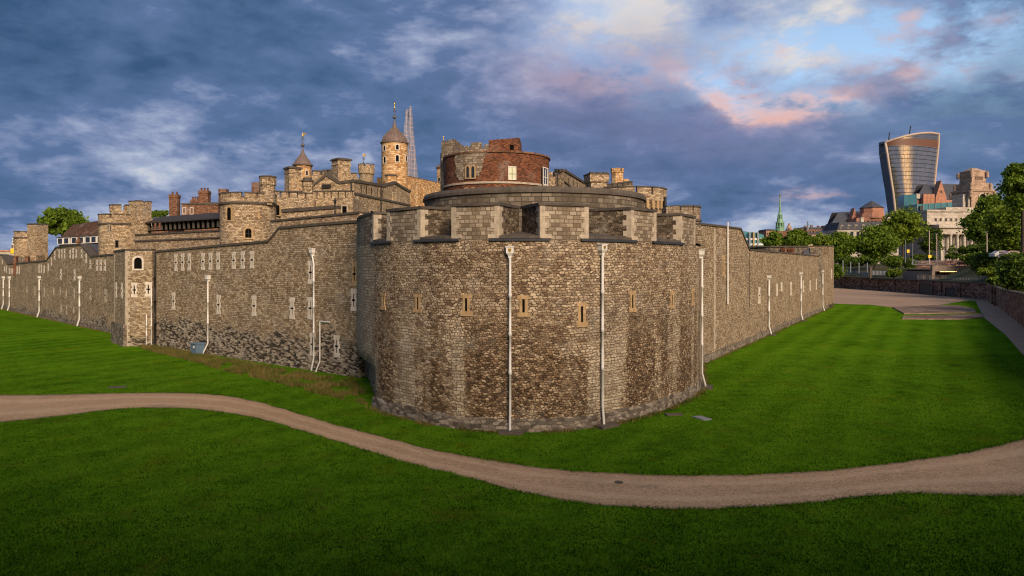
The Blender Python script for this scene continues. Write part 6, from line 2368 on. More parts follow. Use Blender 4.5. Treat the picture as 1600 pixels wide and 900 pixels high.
mb.prism([(X(1412.5, Y), Y), (X(1427, Y), Y - 4), (X(1434, Y), Y + 6), (X(1420, Y), Y + 12)], 8, Z(304.5, Y))
mb.build('glazed_block', M_TEAL, tg2)
mb = MB()
mb.prism([(X(1426, Y), Y - 4), (X(1434.5, Y), Y - 2), (X(1434, Y), Y + 6), (X(1426, Y), Y + 6)], Z(311, Y), Z(303.5, Y), bottom=True)
mb.build('pale_top', M_PORT, tg2)


# ---- post-modern pink gabled offices
def gabled(label, Yg, gpx, gw, apex, base, roofL, roofR, pitch_top, eave):
    rt_ = thing('gabled_office', label, 'office', (X(gpx, Yg), Yg, 6))
    mb = MB()
    xl, xr, xm = X(gpx - gw, Yg), X(gpx + gw, Yg), X(gpx, Yg)
    za, zb_ = Z(apex, Yg), Z(base, Yg)
    fr_ = [(xl, Yg, 6), (xr, Yg, 6), (xr, Yg, zb_), (xm, Yg, za), (xl, Yg, zb_)]
    mb.face(fr_)
    bkp = [(x_, Yg + 5, z_) for x_, _, z_ in fr_]
    for i in range(5):
        j = (i + 1) % 5
        mb.face([fr_[j], fr_[i], bkp[i], bkp[j]])
    mb.build('gable', M_PINKBR, rt_)
    dr = X(gpx, Yg + 9) - X(gpx, Yg)
    o_ = Vector((xm, Yg - 0.02, zb_ + (za - zb_) * 0.28))
    window(rt_, o_, (1, 0, 0), (0, -1, 0), gw / F * Yg * 0.42, gw / F * Yg * 0.42, 'round', M_GLASS, M_PINKBR, False, fw=0.3)
    mb = MB()
    for pxa, pxb in ((roofL, gpx), (gpx, roofR)):
        xa, xb = X(pxa, Yg), X(pxb, Yg)
        ze, zr = Z(eave, Yg), Z(pitch_top, Yg)
        if pxa < gpx:
            mb.face([(xa, Yg + 0.5, ze), (xb, Yg + 0.5, ze), (xb + dr, Yg + 9, zr), (xa + 4 + dr, Yg + 9, zr - 1)])
            mb.face([(xa + dr, Yg + 16, ze), (xa, Yg + 0.5, ze), (xa + 4 + dr, Yg + 9, zr - 1)])
        else:
            mb.face([(xa, Yg + 0.5, ze), (xb, Yg + 0.5, ze), (xb + dr, Yg + 9, zr), (xa + dr, Yg + 9, zr)])
            mb.face([(xb, Yg + 0.5, ze), (xb + dr, Yg + 16, ze), (xb + dr, Yg + 9, zr)])
        mb.face([(xa + dr, Yg + 9, zr - (1 if pxa < gpx else 0)), (xb + dr, Yg + 9, zr), (xb + dr, Yg + 17, ze), (xa + dr, Yg + 17, ze)])
    mb.build('slate_roof', M_SLATE, rt_)
    mb = MB()
    mb.box(X(roofL, Yg), X(roofR, Yg), Yg + 0.6, Yg + 16, 6, Z(eave, Yg) - 0.02)
    mb.build('walls', M_PINKBR, rt_)
    return rt_


g1_ = gabled('pink stone gabled office with big slate roof left of the monumental tower', 440.0, 1470.5, 8.5, 282, 309, 1432, 1504, 285, 312)
for px in (1444, 1450, 1456):
    mb = MB()
    mb.prism(sqr(X(px, 438), 438, 2.2), 6, Z(303.5, 438))
    mb.build('pier', M_PINKBR, g1_)
g2_ = gabled('pink gabled office with grey roof at the left of the domed one', 460.0, 1335.5, 6.5, 325, 349, 1299, 1350, 328.5, 351)
Y = 452.0
dm_ = thing('pyramid_roof_office', 'pink office with octagonal top and low slate pyramid roof left of the skyscraper', 'office', (X(1366, Y), Y, 6))
mb = MB()
mb.prism([(X(1336, Y), Y - 2), (X(1394, Y), Y - 4), (X(1396, Y), Y + 12), (X(1336, Y), Y + 12)], 6, Z(341, Y))
mb.prism(octo(X(1366, Y), Y + 4, 21 / F * Y), Z(341, Y) + 0.01, Z(333, Y), scale=0.86)
mb.prism(octo(X(1367, Y), Y + 4, 17 / F * Y), Z(333, Y) + 0.02, Z(324.5, Y))
mb.build('walls', M_PINKBR, dm_)
mb = MB()
mb.prism(octo(X(1367, Y), Y + 4, 18.5 / F * Y), Z(324.4, Y), Z(313, Y), scale=0.05, bottom=True)
mb.build('pyramid_roof', M_SLATE, dm_)
facade_windows(dm_, (X(1338, Y), Y - 2.05), (X(1392, Y), Y - 3.95), Z(372, Y), Z(343, Y), 9, 3, 0.5, 0.5, M_GLASS, M_PINKBR)

# ---- pale terrace with mansard roof and dormers
Y = 300.0
tr = thing('terrace_building', 'pale stone terrace with dark mansard roof and small dormers behind the plane trees', 'building', (X(1356, Y), Y, 6))
mb = MB()
a, b = (X(1318, Y), Y + 6), (X(1400, Y), Y - 2)
mb.prism([a, b, (b[0], Y + 16), (a[0], Y + 20)], 6, Z(358, Y))
mb.build('walls', M_PORT, tr)
mb = MB()
mb.prism([(a[0], a[1] - 0.3), (b[0], b[1] - 0.3), (b[0], Y + 16), (a[0], Y + 20)], Z(358, Y) + 0.01, Z(346, Y), scale=0.9)
mb.build('mansard_roof', M_SLATE, tr)
facade_windows(tr, a, b, 12, Z(359, Y), 10, 3, 0.42, 0.66, M_GLASS, M_PORT)
for i in range(8):
    u = (i + 0.7) / 8.6
    xx, yy = a[0] + (b[0] - a[0]) * u, a[1] + (b[1] - a[1]) * u
    mb = MB()
    mb.box(xx - 0.55, xx + 0.55, yy - 0.1, yy + 2.5, Z(357, Y), Z(350.5, Y))
    dmr = mb.build('dormer', M_PORT, tr)
    mb = MB()
    mb.box(xx - 0.36, xx + 0.36, yy - 0.15, yy, Z(356.3, Y), Z(351.5, Y))
    mb.build('pane', M_GLASS, dmr)
for px in (1345, 1386):
    chimney(tr, px, px + 5, Y + 6, 338, 12, 2, M_PORT)
Y = 330.0
nv_ = thing('navy_roof_building', 'low building with sloping navy roof and pale gable end right of the green spire', 'building', (X(1300, Y), Y, 6))
mb = MB()
mb.prism([(X(1278, Y), Y), (X(1318, Y), Y - 3), (X(1318, Y), Y + 12), (X(1278, Y), Y + 12)], 6, [Z(371, Y), Z(362, Y), Z(362, Y), Z(371, Y)])
mb.build('walls', M_PORT, nv_)
mb = MB()
mb.hexa([(X(1275, Y), Y - 0.5, Z(372, Y)), (X(1311, Y), Y - 3.5, Z(358, Y)), (X(1311, Y), Y + 13, Z(358, Y)), (X(1275, Y), Y + 13, Z(372, Y)),
         (X(1275, Y), Y - 0.5, Z(369, Y)), (X(1311, Y), Y - 3.5, Z(354.5, Y)), (X(1311, Y), Y + 13, Z(354.5, Y)), (X(1275, Y), Y + 13, Z(369, Y))])
mb.build('roof', M_FINDARK, nv_)
mb = MB()
mb.prism(sqr(X(1317, Y), Y + 2, 3.4), 6, Z(354, Y))
mb.build('gable_end', M_PORT, nv_)

# ---- church with green copper spire
Y = 340.0
cs = thing('church_steeple', 'brick church tower carrying a slender green copper spire with gold ball', 'church', (X(1218.7, Y), Y, 6))
cx = X(1218.7, Y)
def S(px): return px / F * Y
mb = MB()
mb.prism(sqr(cx, Y, S(24)), 6, Z(361.5, Y))
mb.build('brick_tower', M_BRICK2, cs)
mb = MB()
mb.prism(octo(cx, Y, S(7)), Z(361.4, Y), Z(355, Y), scale=0.9)
mb.prism(octo(cx, Y, S(7.2)), Z(354.9, Y), Z(354, Y), bottom=True)
for k in range(8):
    a = PI / 8 + PI / 4 * k
    mb.lathe(cx + S(5.4) * math.cos(a), Y + S(5.4) * math.sin(a), [(S(0.9), Z(354, Y)), (S(0.9), Z(349, Y))], 6)
mb.prism(octo(cx, Y, S(6.4)), Z(349, Y), Z(347.5, Y), bottom=True)
mb.prism(octo(cx, Y, S(3.6)), Z(354, Y), Z(347, Y))
mb.prism(octo(cx, Y, S(5.2)), Z(347.4, Y), Z(342, Y), scale=0.75)
mb.prism(octo(cx, Y, S(4.4)), Z(341.9, Y), Z(341, Y), bottom=True)
for k in range(8):
    a = PI / 8 + PI / 4 * k
    mb.lathe(cx + S(3.2) * math.cos(a), Y + S(3.2) * math.sin(a), [(S(0.6), Z(341, Y)), (S(0.6), Z(336.5, Y))], 6)
mb.prism(octo(cx, Y, S(2.2)), Z(341, Y), Z(336, Y))
mb.prism(octo(cx, Y, S(3.6)), Z(336.4, Y), Z(334.8, Y), bottom=True, scale=0.8)
mb.prism(octo(cx, Y, S(2.8)), Z(334.7, Y), Z(331, Y), scale=0.6)
mb.build('lantern', M_GREENCU, cs)
mb = MB()
mb.prism(octo(cx, Y, S(1.75)), Z(331, Y), Z(306, Y), scale=0.28)
mb.build('spire', M_GREENCU, cs)
mb = MB()
mb.lathe(cx, Y, [(0.05, Z(306.6, Y)), (0.45, Z(305.8, Y)), (0.5, Z(305, Y)), (0.3, Z(304, Y)), (0.02, Z(303.4, Y))], 10)
mb.build('ball', M_GOLD, cs)

# ---- curved glass and concrete office left of the church
Y = 285.0
og = thing('banded_office', 'curved office with white floor bands and teal glass behind the right curtain', 'office', (X(1178, Y), Y, 6))
arc = [(X(1140, Y), Y + 2), (X(1160, Y), Y - 2), (X(1175, Y), Y - 3.2), (X(1187, Y), Y - 2.4), (X(1194, Y), Y + 0.5), (X(1198, Y), Y + 5)]
for py0, py1, m_, gr in ((400, 391, M_TEAL, 0), (391, 388, M_SASH, 0.25), (388, 383.5, M_TEAL, 0), (383.5, 380.7, M_SASH, 0.25), (380.7, 375.5, M_TEAL, 0), (375.5, 372.6, M_SASH, 0.25)):
    mb = MB()
    o_ = offset(arc, -gr) if gr else arc
    mb.prism(list(o_) + [(arc[-1][0], Y + 12), (arc[0][0], Y + 12)], Z(py0, Y), Z(py1, Y), bottom=True)
    mb.build('glass_band' if m_ is M_TEAL else 'floor_band', m_, og)
mb = MB()
mb.prism([(X(1150, Y), Y - 1), (X(1178, Y), Y - 2.6), (X(1180, Y), Y + 10), (X(1150, Y), Y + 10)], Z(372.5, Y), [Z(360, Y), Z(364, Y), Z(364, Y), Z(360, Y)])
mb.prism([(X(1178.1, Y), Y - 2.6), (X(1192, Y), Y - 1), (X(1193, Y), Y + 10), (X(1180.1, Y), Y + 10)], Z(372.5, Y), [Z(364.2, Y), Z(367, Y), Z(367, Y), Z(364.2, Y)])
mb.build('glass_storey', M_TEAL, og)
for px in (1166, 1172, 1178.5):
    mb = MB()
    mb.box(X(px, Y), X(px + 2.2, Y), Y - 3.6, Y - 2.8, Z(400, Y), Z(363, Y))
    mb.build('column', M_BUFF if px == 1172 else M_GREY, og)

for lab, px0, px1, py, Yh, m_, rc in (('small pale rose house front just left of the green spire', 1197, 1211, 360.5, 320, M_PINKBR, False), ('row of low brick houses with chimneys right of the green spire', 1229, 1256, 362, 360, M_BRICK2, True),
                                  ('low brown brick block under the rooftop mast', 1253, 1284, 357.5, 400, M_BRICK2, True), ('dark brick house top just below the grey gabled roof', 1262, 1290, 366, 300, M_PORTW, False)):
    ro = thing('town_house', lab, 'house', (X((px0 + px1) / 2, Yh), Yh, 6))
    block(ro, X(px0, Yh), X(px1, Yh), Yh, Yh + 10, 6, Z(py, Yh), m_)
    mb = MB()
    mb.prism([(X(px0, Yh) - 0.3, Yh - 0.3), (X(px1, Yh) + 0.3, Yh - 0.3), (X(px1, Yh) + 0.3, Yh + 10), (X(px0, Yh) - 0.3, Yh + 10)], Z(py, Yh) + 0.005, Z(py - 2.5, Yh), scale=0.82)
    mb.build('roof', M_SLATE, ro)
    facade_windows(ro, (X(px0, Yh), Yh), (X(px1, Yh), Yh), Z(py + 9, Yh), Z(py + 1.5, Yh), max(3, int((px1 - px0) / 5)), 1, 0.4, 0.6, M_GLASS, M_QUOIN)
    if rc:
        for k in range(3):
            pp = px0 + (px1 - px0) * (k + 0.5) / 3
            chimney(ro, pp - 1.5, pp + 1.8, Yh + 4, py - 5.5 - k % 2, 10, 2)
ma = thing('rooftop_mast', 'dark rooftop mast with aerials between spire and grey gabled roof', 'mast', (X(1262, 398), 398, Z(357, 398)))
mb = MB()
mb.tube([(X(1262, 398), 398, Z(360, 398)), (X(1262, 398), 398, Z(346, 398))], [0.6, 0.35], 6)
mb.tube([(X(1261, 398), 398, Z(351, 398)), (X(1268, 398), 398, Z(352, 398)), (X(1268, 398), 398, Z(360, 398))], 0.25, 6)
mb.build('pole', M_GREY, ma)
sp2 = thing('small_spire', 'tiny pale stone spire just right of the green copper spire', 'church', (X(1233, 420), 420, 6))
mb = MB()
mb.prism(octo(X(1233, 420), 420, 1.9), 6, Z(357, 420))
mb.prism(octo(X(1233, 420), 420, 1.6), Z(357, 420), Z(350, 420), scale=0.3)
mb.lathe(X(1233, 420), 420, [(0.5, Z(350.5, 420)), (0.7, Z(349.5, 420)), (0.05, Z(348.5, 420))], 8)
mb.build('spire', M_PORTW, sp2)

# far left blocks
Y = 260.0
fb = thing('apartment_block', 'small pale block with a yellow lit storey at the far left edge', 'building', (X(22, Y), Y, 6))
block(fb, X(17, Y), X(30, Y), Y, Y + 8, 6, Z(389, Y), M_PORT)
for k, (p0, p1, m_) in enumerate(((396, 388.5, M_YELLOW), (388.4, 381, M_PORT), (380.9, 372, M_SASH))):  # yellow colour stands in for the light of the lowest storey
    mb = MB()
    mb.box(X(17.5 + k * 0.6, Y), X(30, Y), Y - 0.4 + k * 0.3, Y + 7, Z(p0, Y), Z(p1, Y))
    mb.build('storey', m_, fb)
facade_windows(fb, (X(18, Y), Y - 0.12), (X(28, Y), Y - 0.12), Z(388, Y), Z(382, Y), 3, 1, 0.6, 0.6)
facade_windows(fb, (X(19, Y), Y + 0.18), (X(29, Y), Y + 0.18), Z(380.5, Y), Z(373, Y), 3, 2, 0.6, 0.6)
fh = thing('town_house', 'long low pale far house at the extreme left edge', 'house', (X(5, Y), Y, 6))
block(fh, X(-25, Y), X(16, Y), Y, Y + 8, 6, Z(393, Y), M_PORT)
mb = MB()
mb.prism([(X(-26, Y), Y - 0.4), (X(16.5, Y), Y - 0.4), (X(16.5, Y), Y + 8), (X(-26, Y), Y + 8)], Z(393, Y), Z(390.5, Y), scale=0.9)
mb.build('roof', M_PINKBR, fh)


# ------------------------------------------------------------------ trees and bushes
rng = np.random.default_rng(11)


def leaf_mesh(name, pts, size, mat, parent, root_loc, droop=0.3):
    """one small bent leaf-clump quad per point"""
    n = len(pts)
    a = rng.normal(size=(n, 3))
    a /= np.linalg.norm(a, axis=1)[:, None]
    b = np.cross(a, rng.normal(size=(n, 3)))
    b /= np.linalg.norm(b, axis=1)[:, None]
    s = size * rng.uniform(0.55, 1.25, size=(n, 1))
    c = pts - np.array(root_loc)[None, :]
    v = np.empty((n, 4, 3))
    v[:, 0] = c - a * s
    v[:, 1] = c - b * s * 0.62
    v[:, 2] = c + a * s
    v[:, 3] = c + b * s * 0.62
    me = bpy.data.meshes.new(name)
    me.vertices.add(n * 4)
    me.vertices.foreach_set('co', v.reshape(-1).astype(np.float32))
    me.loops.add(n * 4)
    me.loops.foreach_set('vertex_index', np.arange(n * 4, dtype=np.int32))
    me.polygons.add(n)
    me.polygons.foreach_set('loop_start', np.arange(0, n * 4, 4, dtype=np.int32))
    me.update(calc_edges=True)
    me.materials.append(mat)
    o = bpy.data.objects.new(name, me)
    COL.objects.link(o)
    o.parent = parent
    return o


def clump_points(c, rx, ry, rz, nb, per, fill=0.55, flat=False):
    """leaf positions: nb clumps spread through an ellipsoid, each a ragged shell"""
    out = []
    cl = []
    for i in range(nb):
        for _ in range(30):
            d = rng.normal(size=3)
            d /= np.linalg.norm(d)
            k = rng.uniform(0.25, 1.0) ** 0.5 * 0.80
            p = np.array([d[0] * rx * k, d[1] * ry * k, d[2] * rz * k])
            if p[2] > -rz * 0.75:
                break
        br = fill * min(rx, rz) * rng.uniform(0.45, 0.9)
        cl.append((p, br))
        q = rng.normal(size=(per, 3))
        q /= np.linalg.norm(q, axis=1)[:, None]
        rad = br * (0.55 + 0.45 * rng.uniform(size=(per, 1)) ** 0.5) * (1 + 0.22 * rng.normal(size=(per, 1)))
        q = q * rad
        q[:, 2] *= 0.72
        out.append(q + p)
    pts = np.concatenate(out) + np.array(c)[None, :]
    return pts, cl


def tree(label, px, py, rpx, rpy, Yt_, zg, mat, nb=26, per=120, leaf=0.42, group='trees beyond the moat', dens=1.9, lean=0.0, tr=None, name='tree', fill=0.5, cat='tree'):
    cx, cz = X(px, Yt_), Z(py, Yt_)
    rx, rz = rpx / F * Yt_, rpy / F * Yt_
    root = thing(name, label, cat, (cx - lean, Yt_, zg), group)
    loc = (cx - lean, Yt_, zg)
    pts, cl = clump_points((cx, Yt_, cz), rx, rx * 0.9, rz, int(nb * dens), per, fill)
    leaf_mesh('crown', pts, leaf, mat, root, loc)
    mb = MB()
    tr = tr or max(0.18, rx * 0.055)
    base = Vector((cx - lean, Yt_, zg - 0.3))
    fork = Vector((cx - lean * 0.4, Yt_, max(zg + 1.2, cz - rz * 0.55)))
    mb.tube([base, base.lerp(fork, 0.15), base.lerp(fork, 0.6) + Vector((0.1 * rx * 0.3, 0, 0)), fork], [tr * 1.5, tr * 1.1, tr * 0.95, tr * 0.8], 8)
    for p, br in cl[:9]:
        e = Vector((cx + p[0] * 0.9, Yt_ + p[1] * 0.9, cz + p[2] * 0.9))
        if e.z > fork.z:
            mid = fork.lerp(e, 0.5) + Vector((0, 0, -0.06 * rz))
            mb.tube([fork - Vector((0, 0, 0.2)), mid, e], [tr * 0.6, tr * 0.38, tr * 0.14], 6)
    mb.build('trunk', M_BARK, root)
    return root


def bush(label, px, py, rpx, rpy, Yt_, mat, nb=14, per=90, leaf=0.34, name='bush', group='bushes by the moat wall', depth=1.0, cat='bush', fill=0.85):
    nb = int(nb * 2.0)
    cx, cz = X(px, Yt_), Z(py, Yt_)
    rx, rz = rpx / F * Yt_, rpy / F * Yt_
    loc = (cx, Yt_, cz - rz)
    pts, _ = clump_points((cx, Yt_, cz), rx, min(rx, 4.5) * depth, rz, nb, per, fill)
    root = thing(name, label, cat, loc, group)
    leaf_mesh('foliage', pts, leaf, mat, root, loc)
    mb = MB()
    for k in range(5):
        a = k * 1.3
        mb.tube([(cx + 0.15 * math.cos(a), Yt_ + 0.15 * math.sin(a), cz - rz * 1.2), (cx + rx * 0.35 * math.cos(a), Yt_ + rx * 0.2 * math.sin(a), cz + rz * 0.3)], [0.07, 0.03], 5)
    mb.build('stem', M_BARK, root)
    return root


# inside the castle, left
tree('round bushy green tree behind the far left towers', 98, 347, 36, 25, 138, 5, L_MID, 26, 170, 0.40, None)
tree('small tree showing between wall tower and brown brick chimney', 244, 338, 13, 9, 125, 5, L_MID, 10, 80, 0.32, 'small trees behind the brick house')
tree('smaller tree tip just left of the tall brick chimney', 257, 333, 6, 7, 128, 5, L_LIGHT, 6, 60, 0.30, 'small trees behind the brick house')

# beyond the right curtain
tree('rounded green tree left of the low store, right of the banded office', 1209, 377, 20, 15, 235, 4, L_MID, 18, 110, 0.50)
tree('rounded green tree directly behind the low flat roofed store', 1246, 374, 24, 15, 232, 4, L_MID, 20, 110, 0.50)
tree('yellow green tree between the low store and the end turret', 1284, 378, 18, 13, 240, 4, L_LIGHT, 14, 100, 0.48)
tree('dense green tree just right of the wall end turret', 1313, 385, 24, 26, 250, 4.5, L_MID, 24, 120, 0.52)
tree('widest plane tree standing left of the tallest one', 1367, 381, 37, 31, 252, 5, L_MID, 36, 140, 0.52)
tree('tallest bright green plane tree in front of the curved skyscraper', 1410, 354, 31, 33, 262, 5, L_LIGHT, 32, 140, 0.54)
tree('thin sparse dark tree before the side of the monumental building', 1456, 376, 20, 26, 268, 6, L_DARK, 20, 70, 0.42, fill=0.42)
tree('tiny bare looking young tree before the columned front', 1487, 393, 7, 15, 270, 7, L_DARK, 8, 26, 0.30, fill=0.5)
tree('large dark green tree in front of the monumental stone tower', 1546, 347, 38, 46, 205, 6, L_MID, 40, 150, 0.46)
tree('bright yellow green tree at the right edge with dark forked trunk', 1588, 352, 40, 48, 150, 5.5, L_LIGHT, 34, 140, 0.42, lean=-0.6)
tree('tall dark tree top rising at the upper right edge', 1598, 288, 30, 46, 118, 5.5, L_MID, 30, 100, 0.34, tr=0.35)

# hedges and bushes on the slope
BUSHES = [
    ('long clipped hedge sloping below the columned front', 1530, 391, 40, 9, 185, L_DARK, 26, 110),
    ('rounded bright bush on top of the long clipped hedge', 1552, 383, 14, 6, 182, L_LIGHT, 10, 80),
    ('big dark shrub mass right of the underpass mouth', 1548, 412, 34, 17, 158, L_DARK, 34, 120),
    ('yellow flecked shrub low beside the underpass lights', 1548, 424, 22, 7, 152, L_LIGHT, 16, 80),
    ('dark shrub hanging over the moat wall at right edge', 1592, 424, 24, 26, 112, L_DARK, 30, 110),
    ('bright green shrub spilling over the moat wall corner', 1558, 439, 15, 6, 138, L_LIGHT, 14, 90),
    ('green shrub at the extreme right edge above the wall', 1604, 440, 12, 10, 95, L_MID, 12, 90),
    ('rounded green bush in the garden below the widest plane tree', 1394, 409, 17, 10, 222, L_MID, 16, 90),
    ('low bright clipped bush beside the grey fence panel', 1397, 426, 13, 7, 208, L_LIGHT, 12, 90),
    ('low bush right of the bright clipped one', 1419, 424, 12, 7, 210, L_MID, 12, 80),
    ('upright dark shrub left of the pale notice stone', 1421, 412, 8, 9, 215, L_DARK, 10, 70),
    ('spreading low bush beside the underpass wall', 1436, 427, 14, 5, 204, L_MID, 12, 80),
    ('dark low hedge behind the blue posts', 1338, 409, 40, 8, 236, L_DARK, 26, 90),
    ('leafy bush right behind the wall end turret', 1308, 424, 10, 10, 228, L_MID, 12, 80),
    ('long dark shrub belt behind the parked cars', 1578, 384, 44, 13, 176, L_DARK, 30, 110),
    ('mid green shrub between long hedge and shrub mass', 1520, 404, 16, 9, 172, L_MID, 16, 90),
    ('light shrub under the right edge tree trunk', 1586, 404, 18, 9, 128, L_MID, 16, 90),
    ('dark hedge strip before the columned front', 1440, 402, 34, 4, 255, L_DARK, 22, 70),
    ('dark hedge block left of the columns', 1489, 400, 14, 5, 245, L_DARK, 12, 70),
]
for lab, px, py, rx, ry, yy, mt, nb, per in BUSHES:
    bush(lab, px, py, rx, ry, yy, mt, nb, per, 0.36)

# unseen trees added behind the viewpoint to shade the near lawn
for lab, tx, ty, hh in (('added unseen shade tree behind the viewpoint, farthest left', -38, -9, 15), ('added unseen shade tree behind the viewpoint, second from the left', -25, -13, 16), ('added unseen shade tree behind the viewpoint, left of the middle', -12, -14, 17),
                        ('added unseen shade tree behind the viewpoint, in the middle', 0, -14, 17), ('added unseen shade tree behind the viewpoint, right of the middle', 12, -14, 17),
                        ('added unseen shade tree behind the viewpoint, second from the right', 25, -12, 16), ('added unseen shade tree behind the viewpoint, farthest right', 38, -8, 15)):
    root = thing('added_shade_tree', lab, 'tree', (tx, ty, 6.2), 'added shade trees behind the viewpoint')
    pts, cl = clump_points((tx, ty, 6.2 + hh * 0.62), 7.5, 6.0, hh * 0.44, 60, 150, 0.62)
    leaf_mesh('crown', pts, 0.55, L_MID, root, (tx, ty, 6.2))
    mb = MB()
    mb.tube([(tx, ty, 6.0), (tx + 0.1, ty, 8.0), (tx, ty, 6.2 + hh * 0.4)], [0.45, 0.34, 0.25], 8)
    mb.build('trunk', M_BARK, root)

# ------------------------------------------------------------------ street furniture beyond the moat
# concrete underpass
Yu = 188.0
up = thing('underpass', 'brown concrete underpass mouth with bright yellow strip lights under its beam', 'underpass', (X(1490, Yu), Yu, 3.5))
zb0, zb1, zf = Z(424, Yu), Z(415, Yu), 3.4
mb = MB()
mb.box(X(1457, Yu), X(1519, Yu), Yu, Yu + 1.0, zb0, zb1)
mb.build('beam', M_CONC, up)
mb = MB()
mb.box(X(1457, Yu), X(1519, Yu), Yu + 1.01, Yu + 14, zb0 + 0.3, zb0 + 0.6)
mb.build('ceiling', M_CONC, up)
mb = MB()
mb.box(X(1456, Yu), X(1461, Yu), Yu - 0.05, Yu + 14, 2.5, zb0 - 0.01)
mb.build('side_wall', M_CONC, up)
mb = MB()
mb.box(X(1515, Yu), X(1521, Yu), Yu - 0.05, Yu + 14, 2.5, zb0 - 0.01)
mb.build('side_wall', M_CONC, up)
mb = MB()
mb.box(X(1461, Yu), X(1515, Yu), Yu + 13, Yu + 13.5, 2.5, zb0 + 0.3)
mb.build('back_wall', M_CONC, up)
mb = MB()
mb.box(X(1461, Yu), X(1515, Yu), Yu - 4, Yu + 13, 3.2, 3.52)
mb.build('floor_slab', M_CONC, up)
for px0, px1 in ((1474, 1480), (1482, 1497), (1499, 1512)):
    mb = MB()
    mb.box(X(px0, Yu), X(px1, Yu), Yu + 1.2, Yu + 1.5, zb0 - 0.15, zb0 + 0.12)
    mb.build('strip_light', M_GLOW, up)
for k in range(7):
    px = 1480 + k * 5
    mb = MB()
    mb.box(X(px, Yu) - 0.12, X(px, Yu) + 0.12, Yu + 6, Yu + 6.3, 3.5, zb0 + 0.28)
    mb.build('pillar', M_CONC, up)


def railing(label, a, b, za, zb_, hh, n, name='railing', mat=None, group='railings around the underpass', r=0.045):
    root = thing(name, label, 'railing', ((a[0] + b[0]) / 2, (a[1] + b[1]) / 2, min(za, zb_)), group)
    va, vb = Vector((*a, za)), Vector((*b, zb_))
    mb = MB()
    mb.tube([va + Vector((0, 0, hh)), vb + Vector((0, 0, hh))], r * 1.2, 6)
    mb.tube([va + Vector((0, 0, hh * 0.12)), vb + Vector((0, 0, hh * 0.12))], r, 6)
    for i in range(n + 1):
        q = va.lerp(vb, i / n)
        mb.tube([q, q + Vector((0, 0, hh))], r if i % 5 else r * 1.7, 5)
    mb.build('rails', mat or M_GREY, root)
    return root


railing('grey railing along the road above the underpass beam', (X(1425, 192), 192), (X(1522, 190), 190), Z(414, 192), Z(414, 190), 1.1, 40)
railing('pale railing on the moat wall before the underpass mouth', (X(1434, 190), 190), (X(1478, 181), 181), Z(437, 190), Z(438, 181), 1.3, 24, mat=M_EDGE)
railing('dark railing on the moat wall right of the pale one', (X(1479, 180), 180), (X(1540, 162), 162), Z(440.5, 180), Z(441, 162), 1.1, 26)
rdw = thing('road_parapet', 'long low brown road parapet wall behind the underpass beam', 'parapet wall', (X(1490, 200), 200, 5))
mb = MB()
mb.wall([(X(1432, 204), 204, Z(408, 204)), (X(1525, 198), 198, Z(406, 198))], 3, 0.5)
mb.build('wall', M_MOATW, rdw)
rr2 = thing('road_sign', 'long dull red hoarding panel on the parapet by the underpass', 'hoarding', (X(1507, 190.8), 190.8, Z(412.5, 190.8)))
mb = MB()
mb.box(X(1496, 190.8), X(1518, 190.8), 190.7, 190.9, Z(413, 190.8), Z(409.5, 190.8))
mb.build('panel', M_BRICK, rr2)
for k in range(2):
    mb = MB()
    xx = X(1499 + k * 15, 191)
    mb.box(xx - 0.06, xx + 0.06, 190.91, 191.0, Z(416, 191), Z(409.5, 191))
    mb.build('post', M_GREY, rr2)
# grey fence panels left of the bushes
for lab, p0, p1, y0_, y1_, ya, yb_ in (('flat grey fence panel just behind the moat wall', 1363, 1385, 429, 423.5, 214, 212), ('long sloping grey ramp fence behind the moat wall', 1320, 1357, 424.5, 429, 232, 222)):
    fp = thing('fence_panel', lab, 'fence', (X((p0 + p1) / 2, ya), ya, 3.5), 'grey fences behind the moat wall')
    mb = MB()
    a, b = Vector((X(p0, ya), ya, 0)), Vector((X(p1, yb_), yb_, 0))
    za, zb_ = Z(y0_ - 6 if p0 == 1363 else y0_ - 3, ya), Z(y1_ if p0 == 1363 else y1_ - 3, yb_)
    bot = [(a.x, a.y, za - 1.3), (b.x, b.y, zb_ - 1.3), (b.x, b.y + 0.1, zb_ - 1.3), (a.x, a.y + 0.1, za - 1.3)]
    mb.hexa(bot + [(q[0], q[1], q[2] + 1.3) for q in bot])
    mb.build('panel', M_GREY, fp)
    for k in range(5):
        q = a.lerp(b, k / 4)
        mb = MB()
        zz_ = za + (zb_ - za) * k / 4
        mb.box(q.x - 0.06, q.x + 0.06, q.y - 0.12, q.y - 0.01, zz_ - 1.4, zz_ + 0.08)
        mb.build('post', M_LEAD, fp)
# slim bollards
for lab, px, py0, py1 in (('slim pale post nearest the end turret', 1317, 421, 407), ('second slim pale post from the end turret', 1329, 422, 410), ('third slim pale post from the end turret', 1342, 423, 411), ('slim pale post beside the dark gate pier', 1355, 424, 411)):
    yy = 225.0
    bo = thing('bollard', lab, 'bollard', (X(px, yy), yy, Z(py0, yy)), 'slim pale posts along the garden ramp')
    mb = MB()
    mb.lathe(X(px, yy), yy, [(0.16, Z(py0, yy) - 0.8), (0.16, Z(py1, yy) - 0.2), (0.22, Z(py1, yy) - 0.18), (0.22, Z(py1, yy)), (0.05, Z(py1, yy) + 0.1)], 10)
    mb.build('post', M_GREY, bo)
gp = thing('gate_pier', 'dark square pier beside the grey fence panel', 'pier', (X(1360, 214), 214, 3.5))
mb = MB()
mb.prism(sqr(X(1360, 214), 214, 0.7), 3.3, Z(418, 214))
mb.build('shaft', M_SLAB, gp)
mb = MB()
mb.prism(sqr(X(1360, 214), 214, 0.9), Z(418, 214), Z(417, 214), bottom=True)
mb.build('cap', M_COPE2, gp)
